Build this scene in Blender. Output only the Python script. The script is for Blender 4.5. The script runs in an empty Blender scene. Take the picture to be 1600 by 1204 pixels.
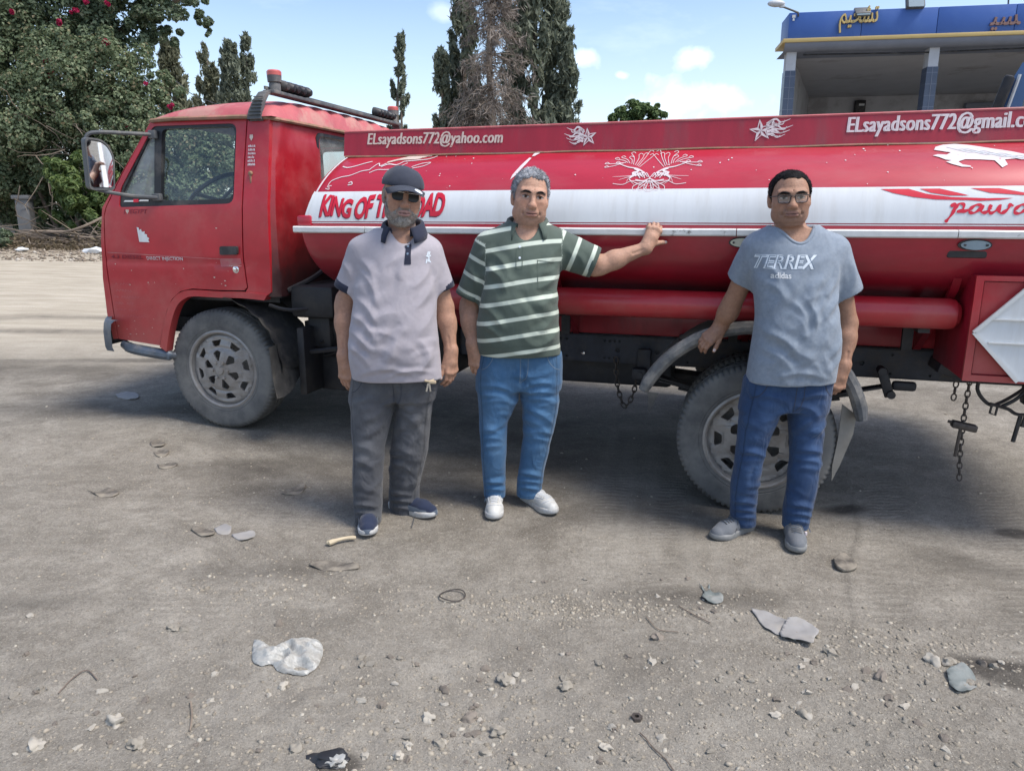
import bpy, bmesh, math, random
import numpy as np
from mathutils import Vector, Matrix, noise
from mathutils.geometry import tessellate_polygon
from mathutils.bvhtree import BVHTree
R = math.radians
random.seed(7)
rng = np.random.default_rng(7)
S = bpy.context.scene
COL = S.collection

# ------------------------------------------------------------------ camera
cam = bpy.data.objects.new('camera', bpy.data.cameras.new('camera'))
COL.objects.link(cam)
cam.location = (0, 0, 1.52)
cam.rotation_euler = (R(90 - 13.21), 0, 0)
cam.data.sensor_width = 36
cam.data.lens = 36 * 1150 / 1600
cam.data.clip_end = 3000
cam.data.clip_start = .05
S.camera = cam

# ------------------------------------------------------------------ sky, sun, exposure
SUN_EL, SUN_AZ = 59, 113          # azimuth clockwise from +Y
world = bpy.data.worlds.new('World')
S.world = world
world.use_nodes = True
nt = world.node_tree
nt.nodes.clear()


def NN(t, typ, **kw):
    n = t.nodes.new(typ)
    for k, v in kw.items():
        setattr(n, k, v)
    return n


def sky_setup():
    t = nt
    out = NN(t, 'ShaderNodeOutputWorld')
    bg = NN(t, 'ShaderNodeBackground')
    bg.inputs['Strength'].default_value = .135
    sky = NN(t, 'ShaderNodeTexSky', sky_type='NISHITA', sun_disc=False)
    sky.sun_elevation = R(SUN_EL)
    sky.sun_rotation = R(SUN_AZ)
    sky.air_density = 1.0
    sky.dust_density = 1.5
    sky.ozone_density = 1.6
    tc = NN(t, 'ShaderNodeTexCoord')
    # thin veil of high cloud over the whole sky, thicker towards the horizon, and a few small cumulus
    mp = NN(t, 'ShaderNodeMapping')
    mp.inputs['Scale'].default_value = (1.0, 1.0, 3.2)
    t.links.new(tc.outputs['Generated'], mp.inputs[0])
    nz = NN(t, 'ShaderNodeTexNoise')
    nz.inputs['Scale'].default_value = 2.6
    nz.inputs['Detail'].default_value = 9
    nz.inputs['Roughness'].default_value = .58
    nz.inputs['Distortion'].default_value = .3
    t.links.new(mp.outputs[0], nz.inputs['Vector'])
    rp = NN(t, 'ShaderNodeMapRange')
    rp.inputs['From Min'].default_value = .50
    rp.inputs['From Max'].default_value = .74
    rp.inputs['To Min'].default_value = .0
    rp.inputs['To Max'].default_value = .30
    t.links.new(nz.outputs['Fac'], rp.inputs['Value'])
    sep = NN(t, 'ShaderNodeSeparateXYZ')
    t.links.new(tc.outputs['Generated'], sep.inputs[0])
    hz = NN(t, 'ShaderNodeMapRange')
    hz.inputs['From Min'].default_value = .0
    hz.inputs['From Max'].default_value = .26
    hz.inputs['To Min'].default_value = .38
    hz.inputs['To Max'].default_value = 0
    t.links.new(sep.outputs['Z'], hz.inputs['Value'])
    mx = NN(t, 'ShaderNodeMath', operation='MAXIMUM')
    t.links.new(rp.outputs[0], mx.inputs[0])
    t.links.new(hz.outputs[0], mx.inputs[1])
    last = mx.outputs[0]

    def cumulus(d, rad, sx, amp):
        nonlocal last
        v = NN(t, 'ShaderNodeVectorMath', operation='SUBTRACT')
        n2 = NN(t, 'ShaderNodeTexNoise')
        n2.inputs['Scale'].default_value = 22
        n2.inputs['Detail'].default_value = 6
        t.links.new(tc.outputs['Generated'], n2.inputs['Vector'])
        t.links.new(tc.outputs['Generated'], v.inputs[0])
        v.inputs[1].default_value = d
        m = NN(t, 'ShaderNodeVectorMath', operation='MULTIPLY')
        m.inputs[1].default_value = (sx, 1, 1.0)
        t.links.new(v.outputs[0], m.inputs[0])
        ln = NN(t, 'ShaderNodeVectorMath', operation='LENGTH')
        t.links.new(m.outputs[0], ln.inputs[0])
        a = NN(t, 'ShaderNodeMath', operation='MULTIPLY_ADD')
        a.inputs[1].default_value = -1 / rad
        t.links.new(ln.outputs['Value'], a.inputs[0])
        b = NN(t, 'ShaderNodeMath', operation='MULTIPLY_ADD')
        b.inputs[1].default_value = 2.4
        b.inputs[2].default_value = -.35
        t.links.new(n2.outputs['Fac'], b.inputs[0])
        t.links.new(b.outputs[0], a.inputs[2])
        r = NN(t, 'ShaderNodeMapRange')
        r.inputs['From Min'].default_value = 0
        r.inputs['From Max'].default_value = .75
        r.inputs['To Max'].default_value = amp
        t.links.new(a.outputs[0], r.inputs['Value'])
        q = NN(t, 'ShaderNodeMath', operation='MAXIMUM')
        t.links.new(last, q.inputs[0])
        t.links.new(r.outputs[0], q.inputs[1])
        last = q.outputs[0]
    for (px, py, rad, sx, amp) in ((912, 92, .021, .75, .75), (1092, 94, .020, .5, .75), (970, 118, .008, .5, .6),
                                   (1080, 160, .035, .28, .65), (700, 20, .015, .6, .35), (1170, 158, .03, .3, .6)):
        d = Vector(((px - 800) / 1150, 1, (602 - py) / 1150))
        d = Vector((d.x, d.y * .9736 + d.z * .2284, d.z * .9736 - d.y * .2284)).normalized()
        cumulus(tuple(d), rad, sx, amp)
    mix = NN(t, 'ShaderNodeMix', data_type='RGBA')
    t.links.new(last, mix.inputs['Factor'])
    t.links.new(sky.outputs[0], mix.inputs[6])
    mix.inputs[7].default_value = (6.6, 7.1, 7.8, 1)
    t.links.new(mix.outputs[2], bg.inputs['Color'])
    t.links.new(bg.outputs[0], out.inputs[0])


sky_setup()
sun = bpy.data.objects.new('sun', bpy.data.lights.new('sun', 'SUN'))
COL.objects.link(sun)
sun.data.energy = 2.5
sun.data.angle = R(20)
sun.data.color = (1.0, .94, .86)
sd = Vector((math.sin(R(SUN_AZ)) * math.cos(R(SUN_EL)), math.cos(R(SUN_AZ)) * math.cos(R(SUN_EL)), math.sin(R(SUN_EL))))
sun.rotation_euler = sd.to_track_quat('Z', 'Y').to_euler()
sun.location = (0, 0, 30)
S.view_settings.view_transform = 'Standard'
S.view_settings.look = 'None'
S.view_settings.gamma = 1
S.view_settings.use_curve_mapping = False
S.view_settings.exposure = .78
S.cycles.use_denoising = True
S.cycles.max_bounces = 8


# ------------------------------------------------------------------ helpers
def link(o, parent=None):
    COL.objects.link(o)
    if parent is not None:
        o.parent = parent
    return o


def tag(o, label=None, cat=None, group=None, kind=None):
    for k, v in (('label', label), ('category', cat), ('group', group), ('kind', kind)):
        if v:
            o[k] = v
    return o


def empty(name, loc=(0, 0, 0), rz=0, label=None, cat=None, group=None):
    o = bpy.data.objects.new(name, None)
    o.location = loc
    o.rotation_euler = (0, 0, rz)
    o.empty_display_size = .1
    link(o)
    return tag(o, label, cat, group)


def mobj(name, vf, m, parent=None, smooth=True, sharp=35, mats=None, fmat=None):
    v, f = vf
    me = bpy.data.meshes.new(name)
    me.from_pydata([tuple(p) for p in v], [], [tuple(q) for q in f])
    me.update()
    for mm in (mats or [m]):
        me.materials.append(mm)
    if fmat is not None:
        me.polygons.foreach_set('material_index', np.asarray(fmat, dtype=np.int32))
    if smooth:
        me.shade_smooth()
        if sharp < 180:
            me.set_sharp_from_angle(angle=R(sharp))
    o = bpy.data.objects.new(name, me)
    return link(o, parent)


class MB:
    """collects simple shapes into one mesh"""

    def __init__(self):
        self.v = []
        self.f = []

    def add(self, v, f):
        n = len(self.v)
        self.v += [tuple(p) for p in v]
        self.f += [tuple(i + n for i in q) for q in f]
        return self

    def box(self, c, s, rot=None, bev=0, taper=1):
        bm = bmesh.new()
        bmesh.ops.create_cube(bm, size=1)
        for q in bm.verts:
            k = taper if q.co.z > 0 else 1
            q.co = Vector((q.co.x * s[0] * k, q.co.y * s[1] * k, q.co.z * s[2]))
        if bev:
            bmesh.ops.bevel(bm, geom=bm.edges[:], offset=bev, segments=2, affect='EDGES', profile=.5)
        if rot is not None:
            M = rot if isinstance(rot, Matrix) else Matrix.Rotation(rot[1], 4, rot[0])
            for q in bm.verts:
                q.co = M @ q.co
        bm.verts.index_update()
        v = [(q.co.x + c[0], q.co.y + c[1], q.co.z + c[2]) for q in bm.verts]
        f = [[q.index for q in p.verts] for p in bm.faces]
        bm.free()
        return self.add(v, f)

    def tube(self, pts, r, n=8, cap=True):
        """r: number or list"""
        pts = [Vector(p) for p in pts]
        k = len(pts)
        rr = r if isinstance(r, (list, tuple)) else [r] * k
        v, f = [], []
        T0 = (pts[1] - pts[0]).normalized()
        u = T0.orthogonal().normalized()
        for i, p in enumerate(pts):
            a = pts[max(i - 1, 0)]
            b = pts[min(i + 1, k - 1)]
            T = (b - a).normalized()
            u = (u - T * u.dot(T))
            u = u.normalized() if u.length > 1e-6 else T.orthogonal().normalized()
            w = T.cross(u)
            for j in range(n):
                an = 2 * math.pi * j / n
                v.append(p + (u * math.cos(an) + w * math.sin(an)) * rr[i])
        for i in range(k - 1):
            for j in range(n):
                f.append((i * n + j, i * n + (j + 1) % n, (i + 1) * n + (j + 1) % n, (i + 1) * n + j))
        if cap:
            f.append(tuple(range(n - 1, -1, -1)))
            f.append(tuple((k - 1) * n + j for j in range(n)))
        return self.add(v, f)

    def lathe(self, prof, c, axis='Y', n=32, cap=False, fn=None):
        """prof: list of (radius, along axis)"""
        v, f = [], []
        k = len(prof)
        for i, (r, a) in enumerate(prof):
            for j in range(n):
                t = 2 * math.pi * j / n
                rr = r if fn is None else fn(r, a, i, j, t)
                x, y = rr * math.cos(t), rr * math.sin(t)
                p = {'Y': (x, a, y), 'X': (a, x, y), 'Z': (x, y, a)}[axis]
                v.append((p[0] + c[0], p[1] + c[1], p[2] + c[2]))
        for i in range(k - 1):
            for j in range(n):
                f.append((i * n + j, i * n + (j + 1) % n, (i + 1) * n + (j + 1) % n, (i + 1) * n + j))
        if cap:
            f.append(tuple(range(n)))
            f.append(tuple((k - 1) * n + j for j in range(n - 1, -1, -1)))
        return self.add(v, f)

    def ball(self, c, r, sub=2, jit=0, seed=0):
        bm = bmesh.new()
        bmesh.ops.create_icosphere(bm, subdivisions=sub, radius=1)
        r = r if isinstance(r, (tuple, list)) else (r, r, r)
        v = []
        for q in bm.verts:
            k = 1 + (noise.noise(q.co * 1.6 + Vector((seed * 3.1, seed * 1.7, 0))) * jit if jit else 0)
            v.append((q.co.x * r[0] * k + c[0], q.co.y * r[1] * k + c[1], q.co.z * r[2] * k + c[2]))
        f = [[q.index for q in p.verts] for p in bm.faces]
        bm.free()
        return self.add(v, f)

    def build(self, name, m, parent=None, smooth=True, sharp=35):
        bm = bmesh.new()
        me0 = bpy.data.meshes.new('t')
        me0.from_pydata(self.v, [], self.f)
        bm.from_mesh(me0)
        bpy.data.meshes.remove(me0)
        bmesh.ops.recalc_face_normals(bm, faces=bm.faces[:])
        me = bpy.data.meshes.new(name)
        bm.to_mesh(me)
        bm.free()
        me.materials.append(m)
        if smooth:
            me.shade_smooth()
            me.set_sharp_from_angle(angle=R(sharp))
        return link(bpy.data.objects.new(name, me), parent)


def rounded(pts, rad, seg=4):
    """round the corners of a polygon; rad number or list"""
    out = []
    n = len(pts)
    for i, p in enumerate(pts):
        r = rad[i] if isinstance(rad, (list, tuple)) else rad
        p = Vector(p).to_2d() if len(p) > 2 else Vector(p)
        a = Vector(pts[i - 1])
        b = Vector(pts[(i + 1) % n])
        if r <= 0:
            out.append(tuple(p))
            continue
        da, db = (a - p), (b - p)
        r1 = min(r, da.length * .49, db.length * .49)
        s, e = p + da.normalized() * r1, p + db.normalized() * r1
        for k in range(seg + 1):
            t = k / seg
            out.append(tuple((1 - t) ** 2 * s + 2 * t * (1 - t) * p + t * t * e))
    return out


def plate_vf(outer, holes=(), thick=.02, fn=None, cutx=(), cuty=()):
    """flat polygon with holes -> cut into strips -> mapped by fn(u, v, t) with thickness"""
    loops = [[Vector((p[0], p[1], 0)) for p in outer]] + [[Vector((p[0], p[1], 0)) for p in h] for h in holes]
    tris = tessellate_polygon(loops)
    flat = [p for l in loops for p in l]
    bm = bmesh.new()
    bv = [bm.verts.new(p) for p in flat]
    for t in tris:
        a, b, c = (flat[i] for i in t)
        if abs((b - a).cross(c - a).z) < 1e-9:
            continue
        try:
            fc = bm.faces.new([bv[i] for i in t])
            if fc.normal.z < 0 or (b - a).cross(c - a).z < 0:
                fc.normal_flip()
        except ValueError:
            pass
    for x in cutx:
        bmesh.ops.bisect_plane(bm, geom=bm.verts[:] + bm.edges[:] + bm.faces[:], plane_co=(x, 0, 0), plane_no=(1, 0, 0))
    for y in cuty:
        bmesh.ops.bisect_plane(bm, geom=bm.verts[:] + bm.edges[:] + bm.faces[:], plane_co=(0, y, 0), plane_no=(0, 1, 0))
    bm.verts.index_update()
    uv = [(q.co.x, q.co.y) for q in bm.verts]
    fs = [[q.index for q in p.verts] for p in bm.faces]
    bd = []
    for e in bm.edges:
        if len(e.link_faces) == 1:
            l = e.link_faces[0].loops
            for lp in l:
                if lp.edge == e:
                    bd.append((lp.vert.index, lp.link_loop_next.vert.index))
    bm.free()
    n = len(uv)
    if fn is None:
        fn = lambda a, b, t: (a, t, b)
    v = [fn(a, b, 0) for a, b in uv]
    f = list(fs)
    if thick:
        v += [fn(a, b, thick) for a, b in uv]
        f += [[i + n for i in reversed(q)] for q in fs]
        f += [(b, a, a + n, b + n) for a, b in bd]
    return v, f


def plate(name, outer, m, parent=None, holes=(), thick=.02, fn=None, cutx=(), cuty=(), sharp=35):
    v, f = plate_vf(outer, holes, thick, fn, cutx, cuty)
    return MB().add(v, f).build(name, m, parent, True, sharp)


def ribbon(pts, w):
    """2D stroke as quads; w number or list of half widths"""
    n = len(pts)
    ww = w if isinstance(w, (list, tuple)) else [w] * n
    if len(ww) == 2 and n > 2:
        ww = [ww[0] + (ww[1] - ww[0]) * i / (n - 1) for i in range(n)]
    v, f = [], []
    for i, p in enumerate(pts):
        a = Vector(pts[max(i - 1, 0)])
        b = Vector(pts[min(i + 1, n - 1)])
        d = (b - a)
        d = d.normalized() if d.length > 0 else Vector((1, 0))
        nn = Vector((-d.y, d.x)) * ww[i]
        p = Vector(p)
        v += [tuple(p + nn), tuple(p - nn)]
    for i in range(n - 1):
        f.append((2 * i, 2 * i + 1, 2 * i + 3, 2 * i + 2))
    return v, f


def spline(pts, seg=6):
    out = []
    P = [Vector(p) for p in pts]
    n = len(P)
    for i in range(n - 1):
        p0, p1, p2, p3 = P[max(i - 1, 0)], P[i], P[i + 1], P[min(i + 2, n - 1)]
        for k in range(seg):
            t = k / seg
            out.append(tuple(.5 * ((2 * p1) + (p2 - p0) * t + (2 * p0 - 5 * p1 + 4 * p2 - p3) * t * t + (3 * p1 - p0 - 3 * p2 + p3) * t ** 3)))
    out.append(tuple(P[-1]))
    return out


def text_vf(body, w=None, h=1, shear=0, bold=0, spacing=1.0):
    cu = bpy.data.curves.new('t', 'FONT')
    cu.body = body
    cu.size = 1
    cu.shear = shear
    cu.offset = bold
    cu.resolution_u = 3
    cu.space_character = spacing
    o = bpy.data.objects.new('t', cu)
    COL.objects.link(o)
    dg = bpy.context.evaluated_depsgraph_get()
    me = o.evaluated_get(dg).to_mesh()
    v = np.array([tuple(q.co)[:2] for q in me.vertices])
    f = [tuple(p.vertices) for p in me.polygons]
    o.evaluated_get(dg).to_mesh_clear()
    bpy.data.objects.remove(o)
    bpy.data.curves.remove(cu)
    v -= v.min(0)
    ex = v.max(0)
    sy = h / ex[1]
    sx = w / ex[0] if w else sy
    v = v * np.array([sx, sy])
    return [tuple(q) for q in v], f


def skin2(vf, fn):
    """map a flat (u, v) mesh onto a surface"""
    return [fn(p[0], p[1]) for p in vf[0]], vf[1]


def densify(vf, step):
    bm = bmesh.new()
    bv = [bm.verts.new((a, b, 0)) for a, b in vf[0]]
    for q in vf[1]:
        try:
            bm.faces.new([bv[i] for i in q])
        except ValueError:
            pass
    xs = [a for a, b in vf[0]]
    ys = [b for a, b in vf[0]]
    for k, (lo, hi) in enumerate(((min(xs), max(xs)), (min(ys), max(ys)))):
        n = max(1, int((hi - lo) / step))
        for i in range(1, n):
            c = lo + (hi - lo) * i / n
            bmesh.ops.bisect_plane(bm, geom=bm.verts[:] + bm.edges[:] + bm.faces[:], plane_co=(c, c, 0), plane_no=(1 - k, k, 0))
    bm.verts.index_update()
    out = [(q.co.x, q.co.y) for q in bm.verts], [[q.index for q in f.verts] for f in bm.faces]
    bm.free()
    return out


def shift(vf, dx, dy, s=1, rot=0):
    c, q = math.cos(rot), math.sin(rot)
    return [((p[0] * c - p[1] * q) * s + dx, (p[0] * q + p[1] * c) * s + dy) for p in vf[0]], vf[1]


# ------------------------------------------------------------------ materials
def mat(name, col, rough=.6, metal=0, coat=0, var=0, vs=8, col2=None, v2=.35, v2s=3, bump=0, bs=60, spec=.5, detail=6, stretch=None,
        sharp2=(.5, .62), trans=0, alpha=1, emit=None, low=None):
    """base colour with fine value variation, a second colour (dust, wear, fading) in patches, and fine relief"""
    m = bpy.data.materials.new(name)
    m.use_nodes = True
    t = m.node_tree
    b = t.nodes['Principled BSDF']
    b.inputs['Roughness'].default_value = rough
    b.inputs['Metallic'].default_value = metal
    b.inputs['Coat Weight'].default_value = coat
    b.inputs['Coat Roughness'].default_value = .12
    b.inputs['Specular IOR Level'].default_value = spec
    b.inputs['Transmission Weight'].default_value = trans
    b.inputs['Alpha'].default_value = alpha
    c = (*col, 1)
    b.inputs['Base Color'].default_value = c
    tc = NN(t, 'ShaderNodeTexCoord')
    src = tc.outputs['Object']
    if stretch:
        mp = NN(t, 'ShaderNodeMapping')
        mp.inputs['Scale'].default_value = stretch
        t.links.new(src, mp.inputs[0])
        src = mp.outputs[0]
    last = None
    if var:
        n = NN(t, 'ShaderNodeTexNoise')
        n.inputs['Scale'].default_value = vs
        n.inputs['Detail'].default_value = detail
        n.inputs['Roughness'].default_value = .65
        t.links.new(src, n.inputs['Vector'])
        r = NN(t, 'ShaderNodeMapRange')
        r.inputs['From Min'].default_value = .3
        r.inputs['From Max'].default_value = .7
        r.inputs['To Min'].default_value = 1 - var
        r.inputs['To Max'].default_value = 1 + var
        t.links.new(n.outputs['Fac'], r.inputs['Value'])
        mu = NN(t, 'ShaderNodeVectorMath', operation='SCALE')
        mu.inputs[0].default_value = col
        t.links.new(r.outputs[0], mu.inputs['Scale'])
        last = mu.outputs[0]
    if col2:
        n = NN(t, 'ShaderNodeTexNoise')
        n.inputs['Scale'].default_value = v2s
        n.inputs['Detail'].default_value = 9
        n.inputs['Roughness'].default_value = .68
        t.links.new(src, n.inputs['Vector'])
        r = NN(t, 'ShaderNodeMapRange')
        r.inputs['From Min'].default_value = sharp2[0]
        r.inputs['From Max'].default_value = sharp2[1]
        r.inputs['To Max'].default_value = v2
        t.links.new(n.outputs['Fac'], r.inputs['Value'])
        x = NN(t, 'ShaderNodeMix', data_type='RGBA')
        t.links.new(r.outputs[0], x.inputs['Factor'])
        if last:
            t.links.new(last, x.inputs[6])
        else:
            x.inputs[6].default_value = c
        x.inputs[7].default_value = (*col2, 1)
        last = x.outputs[2]
        rr = NN(t, 'ShaderNodeMapRange')
        rr.inputs['To Min'].default_value = rough
        rr.inputs['To Max'].default_value = min(.95, rough + .35)
        t.links.new(r.outputs[0], rr.inputs['Value'])
        t.links.new(rr.outputs[0], b.inputs['Roughness'])
    if low:      # tint below a height: road dust, soot, or painted shade on the tank
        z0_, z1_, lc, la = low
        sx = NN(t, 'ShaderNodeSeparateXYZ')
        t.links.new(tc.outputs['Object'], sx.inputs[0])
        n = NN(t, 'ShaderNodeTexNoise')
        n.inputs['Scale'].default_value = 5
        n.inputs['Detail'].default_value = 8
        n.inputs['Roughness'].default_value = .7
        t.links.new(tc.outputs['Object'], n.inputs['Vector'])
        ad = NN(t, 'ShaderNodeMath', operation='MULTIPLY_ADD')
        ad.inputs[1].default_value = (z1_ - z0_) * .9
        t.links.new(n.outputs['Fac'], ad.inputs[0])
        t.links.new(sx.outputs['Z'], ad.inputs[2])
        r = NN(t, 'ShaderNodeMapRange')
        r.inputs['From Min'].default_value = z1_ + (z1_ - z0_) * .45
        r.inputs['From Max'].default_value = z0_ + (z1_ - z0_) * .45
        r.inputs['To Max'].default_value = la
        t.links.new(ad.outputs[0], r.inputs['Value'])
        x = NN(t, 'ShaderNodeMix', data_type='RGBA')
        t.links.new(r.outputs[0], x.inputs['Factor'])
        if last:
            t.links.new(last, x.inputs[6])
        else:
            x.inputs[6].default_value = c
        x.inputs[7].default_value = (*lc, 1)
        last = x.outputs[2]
    if last:
        t.links.new(last, b.inputs['Base Color'])
    if bump:
        n = NN(t, 'ShaderNodeTexNoise')
        n.inputs['Scale'].default_value = bs
        n.inputs['Detail'].default_value = 4
        t.links.new(src, n.inputs['Vector'])
        bp = NN(t, 'ShaderNodeBump')
        bp.inputs['Strength'].default_value = 1
        bp.inputs['Distance'].default_value = bump
        t.links.new(n.outputs['Fac'], bp.inputs['Height'])
        t.links.new(bp.outputs[0], b.inputs['Normal'])
    return m


M = {}
DUST = (.36, .31, .25)
M['red'] = mat('red_paint', (.42, .014, .025), .38, coat=.25, var=.14, vs=4, col2=(.44, .14, .12), v2=.50, v2s=3.2, sharp2=(.48, .76), bump=.004, bs=2.6, low=(.62, 1.15, (.30, .15, .12), .40))
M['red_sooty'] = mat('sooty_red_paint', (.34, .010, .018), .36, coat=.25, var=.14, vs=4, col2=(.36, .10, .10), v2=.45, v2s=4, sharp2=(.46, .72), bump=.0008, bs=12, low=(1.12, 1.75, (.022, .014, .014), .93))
M['tank_red'] = mat('tank_red_paint', (.40, .012, .032), .34, coat=.4, var=.14, vs=3.5, col2=(.36, .11, .12), v2=.42, v2s=2.4, sharp2=(.48, .80), bump=.004, bs=2.2, stretch=(.45, 1, 1.3), low=(1.02, 1.43, (.060, .008, .012), .85))  # low: shade below the seam painted as darker red on the lower tank
M['faded'] = mat('faded_red_paint', (.44, .105, .115), .6, var=.16, vs=7, col2=(.43, .28, .23), v2=.6, v2s=4, bump=.001, bs=30)
M['coaming'] = mat('coaming_red_paint', (.30, .010, .024), .42, coat=.15, var=.12, vs=5, col2=(.16, .05, .06), v2=.6, v2s=2.2, sharp2=(.52, .7), stretch=(3.2, 1, .5), bump=.003, bs=2)
M['white'] = mat('white_paint', (.66, .68, .69), .42, coat=.15, var=.04, vs=6, col2=(.46, .44, .39), v2=.5, v2s=2.8, sharp2=(.50, .80), stretch=(4.5, 1, .55))
M['dirty_white'] = mat('dirty_white_paint', (.66, .66, .64), .5, var=.08, vs=20, col2=(.10, .08, .07), v2=.85, v2s=9, sharp2=(.62, .68))
M['decal'] = mat('white_decal', (.62, .55, .56), .5, var=.05, vs=14, col2=(.55, .12, .15), v2=.8, v2s=34, sharp2=(.62, .66))
M['decal_old'] = mat('worn_cream_decal', (.56, .46, .40), .6, var=.12, vs=30, col2=(.34, .05, .06), v2=.8, v2s=40, sharp2=(.58, .64))
M['decal_grey'] = mat('grey_decal', (.50, .52, .55), .5, var=.1, vs=30)
M['letter_red'] = mat('red_lettering', (.60, .012, .035), .4, var=.08, vs=12)
M['letter_dark'] = mat('dark_red_shadow', (.20, .008, .03), .45, var=.1, vs=12)
M['black'] = mat('black_plastic', (.018, .019, .022), .5, var=.25, vs=18, col2=(.14, .13, .12), v2=.45, v2s=5)
M['rubber'] = mat('dusty_tyre_rubber', (.095, .096, .096), .9, var=.22, vs=9, col2=(.20, .195, .182), v2=.9, v2s=3.5, sharp2=(.38, .62), bump=.0008, bs=90)
M['tread'] = mat('tread_rubber', (.075, .077, .080), .85, var=.3, vs=20, col2=(.22, .21, .20), v2=.8, v2s=9, sharp2=(.45, .6))
M['rim'] = mat('dusty_silver_wheel', (.31, .295, .28), .5, metal=.35, var=.12, vs=14, col2=(.22, .19, .16), v2=.75, v2s=6, sharp2=(.45, .66), bump=.0006, bs=90)
M['chassis'] = mat('oily_chassis_steel', (.030, .032, .038), .55, var=.35, vs=12, col2=(.10, .085, .07), v2=.55, v2s=5, sharp2=(.48, .68), bump=.001, bs=40)
M['chassis_blue'] = mat('dark_blue_chassis', (.030, .036, .052), .5, var=.3, vs=10, col2=(.11, .095, .08), v2=.5, v2s=6, bump=.001, bs=50)
M['mud'] = mat('dusty_mudguard', (.10, .105, .11), .8, var=.3, vs=12, col2=(.30, .28, .25), v2=.85, v2s=7, sharp2=(.42, .6), bump=.001, bs=50)
M['flap_pale'] = mat('pale_dusty_rubber', (.21, .20, .18), .85, var=.2, vs=8)
M['black_oily'] = mat('oily_black_metal', (.014, .014, .016), .6, var=.3, vs=14, col2=(.07, .06, .05), v2=.4, v2s=6)
M['flap'] = mat('mud_flap_rubber', (.055, .055, .055), .8, var=.35, vs=10, col2=(.20, .185, .16), v2=.8, v2s=4, sharp2=(.45, .66), bump=.001, bs=30)
M['bumper'] = mat('dull_blue_grey_bumper', (.10, .125, .16), .42, metal=.5, var=.25, vs=10, col2=(.26, .24, .22), v2=.6, v2s=6)
M['chrome'] = mat('chrome', (.75, .77, .8), .12, metal=1)
M['mirror'] = mat('mirror_glass', (.85, .88, .9), .02, metal=1)
M['chain'] = mat('rusty_chain_steel', (.10, .085, .075), .6, metal=.5, var=.3, vs=40)
M['amber'] = mat('cream_lamp_lens', (.52, .50, .38), .25, coat=.5, var=.06, vs=30)
M['lens_blue'] = mat('grey_blue_lamp_lens', (.22, .29, .33), .22, coat=.6, var=.08, vs=30)
M['beacon_red'] = mat('faded_red_beacon_lens', (.50, .10, .09), .35, coat=.3, var=.1, vs=30)
M['dark_grey'] = mat('dark_grey_plastic', (.085, .09, .095), .6, var=.2, vs=16, col2=(.22, .205, .185), v2=.6, v2s=7)
M['seat'] = mat('blue_grey_upholstery', (.16, .19, .23), .8, var=.15, vs=12)
M['dash'] = mat('dash_plastic', (.045, .05, .06), .6, var=.15, vs=10)
M['rust'] = mat('rusty_gutter', (.24, .15, .09), .7, var=.25, vs=20, col2=(.45, .18, .15), v2=.7, v2s=8)


def glass(name, col, rough=.02, alpha=.25, dirt=.12):
    m = bpy.data.materials.new(name)
    m.use_nodes = True
    t = m.node_tree
    t.nodes.clear()
    out = NN(t, 'ShaderNodeOutputMaterial')
    tr = NN(t, 'ShaderNodeBsdfTransparent')
    tr.inputs[0].default_value = (*col, 1)
    gl = NN(t, 'ShaderNodeBsdfGlossy')
    gl.inputs['Roughness'].default_value = rough
    gl.inputs['Color'].default_value = (.9, .95, 1, 1)
    lw = NN(t, 'ShaderNodeLayerWeight')
    lw.inputs['Blend'].default_value = .5
    pw = NN(t, 'ShaderNodeMath', operation='POWER')
    pw.inputs[1].default_value = 5
    t.links.new(lw.outputs['Facing'], pw.inputs[0])
    fr = NN(t, 'ShaderNodeMath', operation='MULTIPLY_ADD')
    fr.inputs[1].default_value = .92
    fr.inputs[2].default_value = .06
    t.links.new(pw.outputs[0], fr.inputs[0])
    mx = NN(t, 'ShaderNodeMixShader')
    t.links.new(fr.outputs[0], mx.inputs[0])
    t.links.new(tr.outputs[0], mx.inputs[1])
    t.links.new(gl.outputs[0], mx.inputs[2])
    df = NN(t, 'ShaderNodeBsdfDiffuse')
    df.inputs[0].default_value = (.45, .46, .45, 1)
    tc = NN(t, 'ShaderNodeTexCoord')
    n = NN(t, 'ShaderNodeTexNoise')
    n.inputs['Scale'].default_value = 6
    n.inputs['Detail'].default_value = 8
    t.links.new(tc.outputs['Object'], n.inputs['Vector'])
    r = NN(t, 'ShaderNodeMapRange')
    r.inputs['From Min'].default_value = .35
    r.inputs['From Max'].default_value = .75
    r.inputs['To Min'].default_value = dirt * .4
    r.inputs['To Max'].default_value = dirt * 1.8
    t.links.new(n.outputs['Fac'], r.inputs['Value'])
    m2 = NN(t, 'ShaderNodeMixShader')
    t.links.new(r.outputs[0], m2.inputs[0])
    t.links.new(mx.outputs[0], m2.inputs[1])
    t.links.new(df.outputs[0], m2.inputs[2])
    t.links.new(m2.outputs[0], out.inputs[0])
    return m


M['glass'] = glass('cab_window_glass', (.90, .94, .92), dirt=.03)
M['glass_dusty'] = glass('dusty_window_glass', (.70, .76, .78), dirt=.45)
M['lens'] = glass('spectacle_lens', (.86, .86, .86), dirt=.02)


# ------------------------------------------------------------------ ground
def terrain(x, y):
    x = np.asarray(x, dtype=float)
    y = np.asarray(y, dtype=float)
    p = -.55 * x + .83 * y - 2.7
    s = .4 * np.logaddexp(0, p / .4)
    z = np.where(s < 2.5, .06 * s, .15 + .04 * (s - 2.5))
    # gentle rounding far away so the yard does not climb for ever
    return np.where(z > .9, .9 + .35 * np.tanh((z - .9) / .35), z)


def tz(x, y):
    return float(terrain(x, y))


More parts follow.
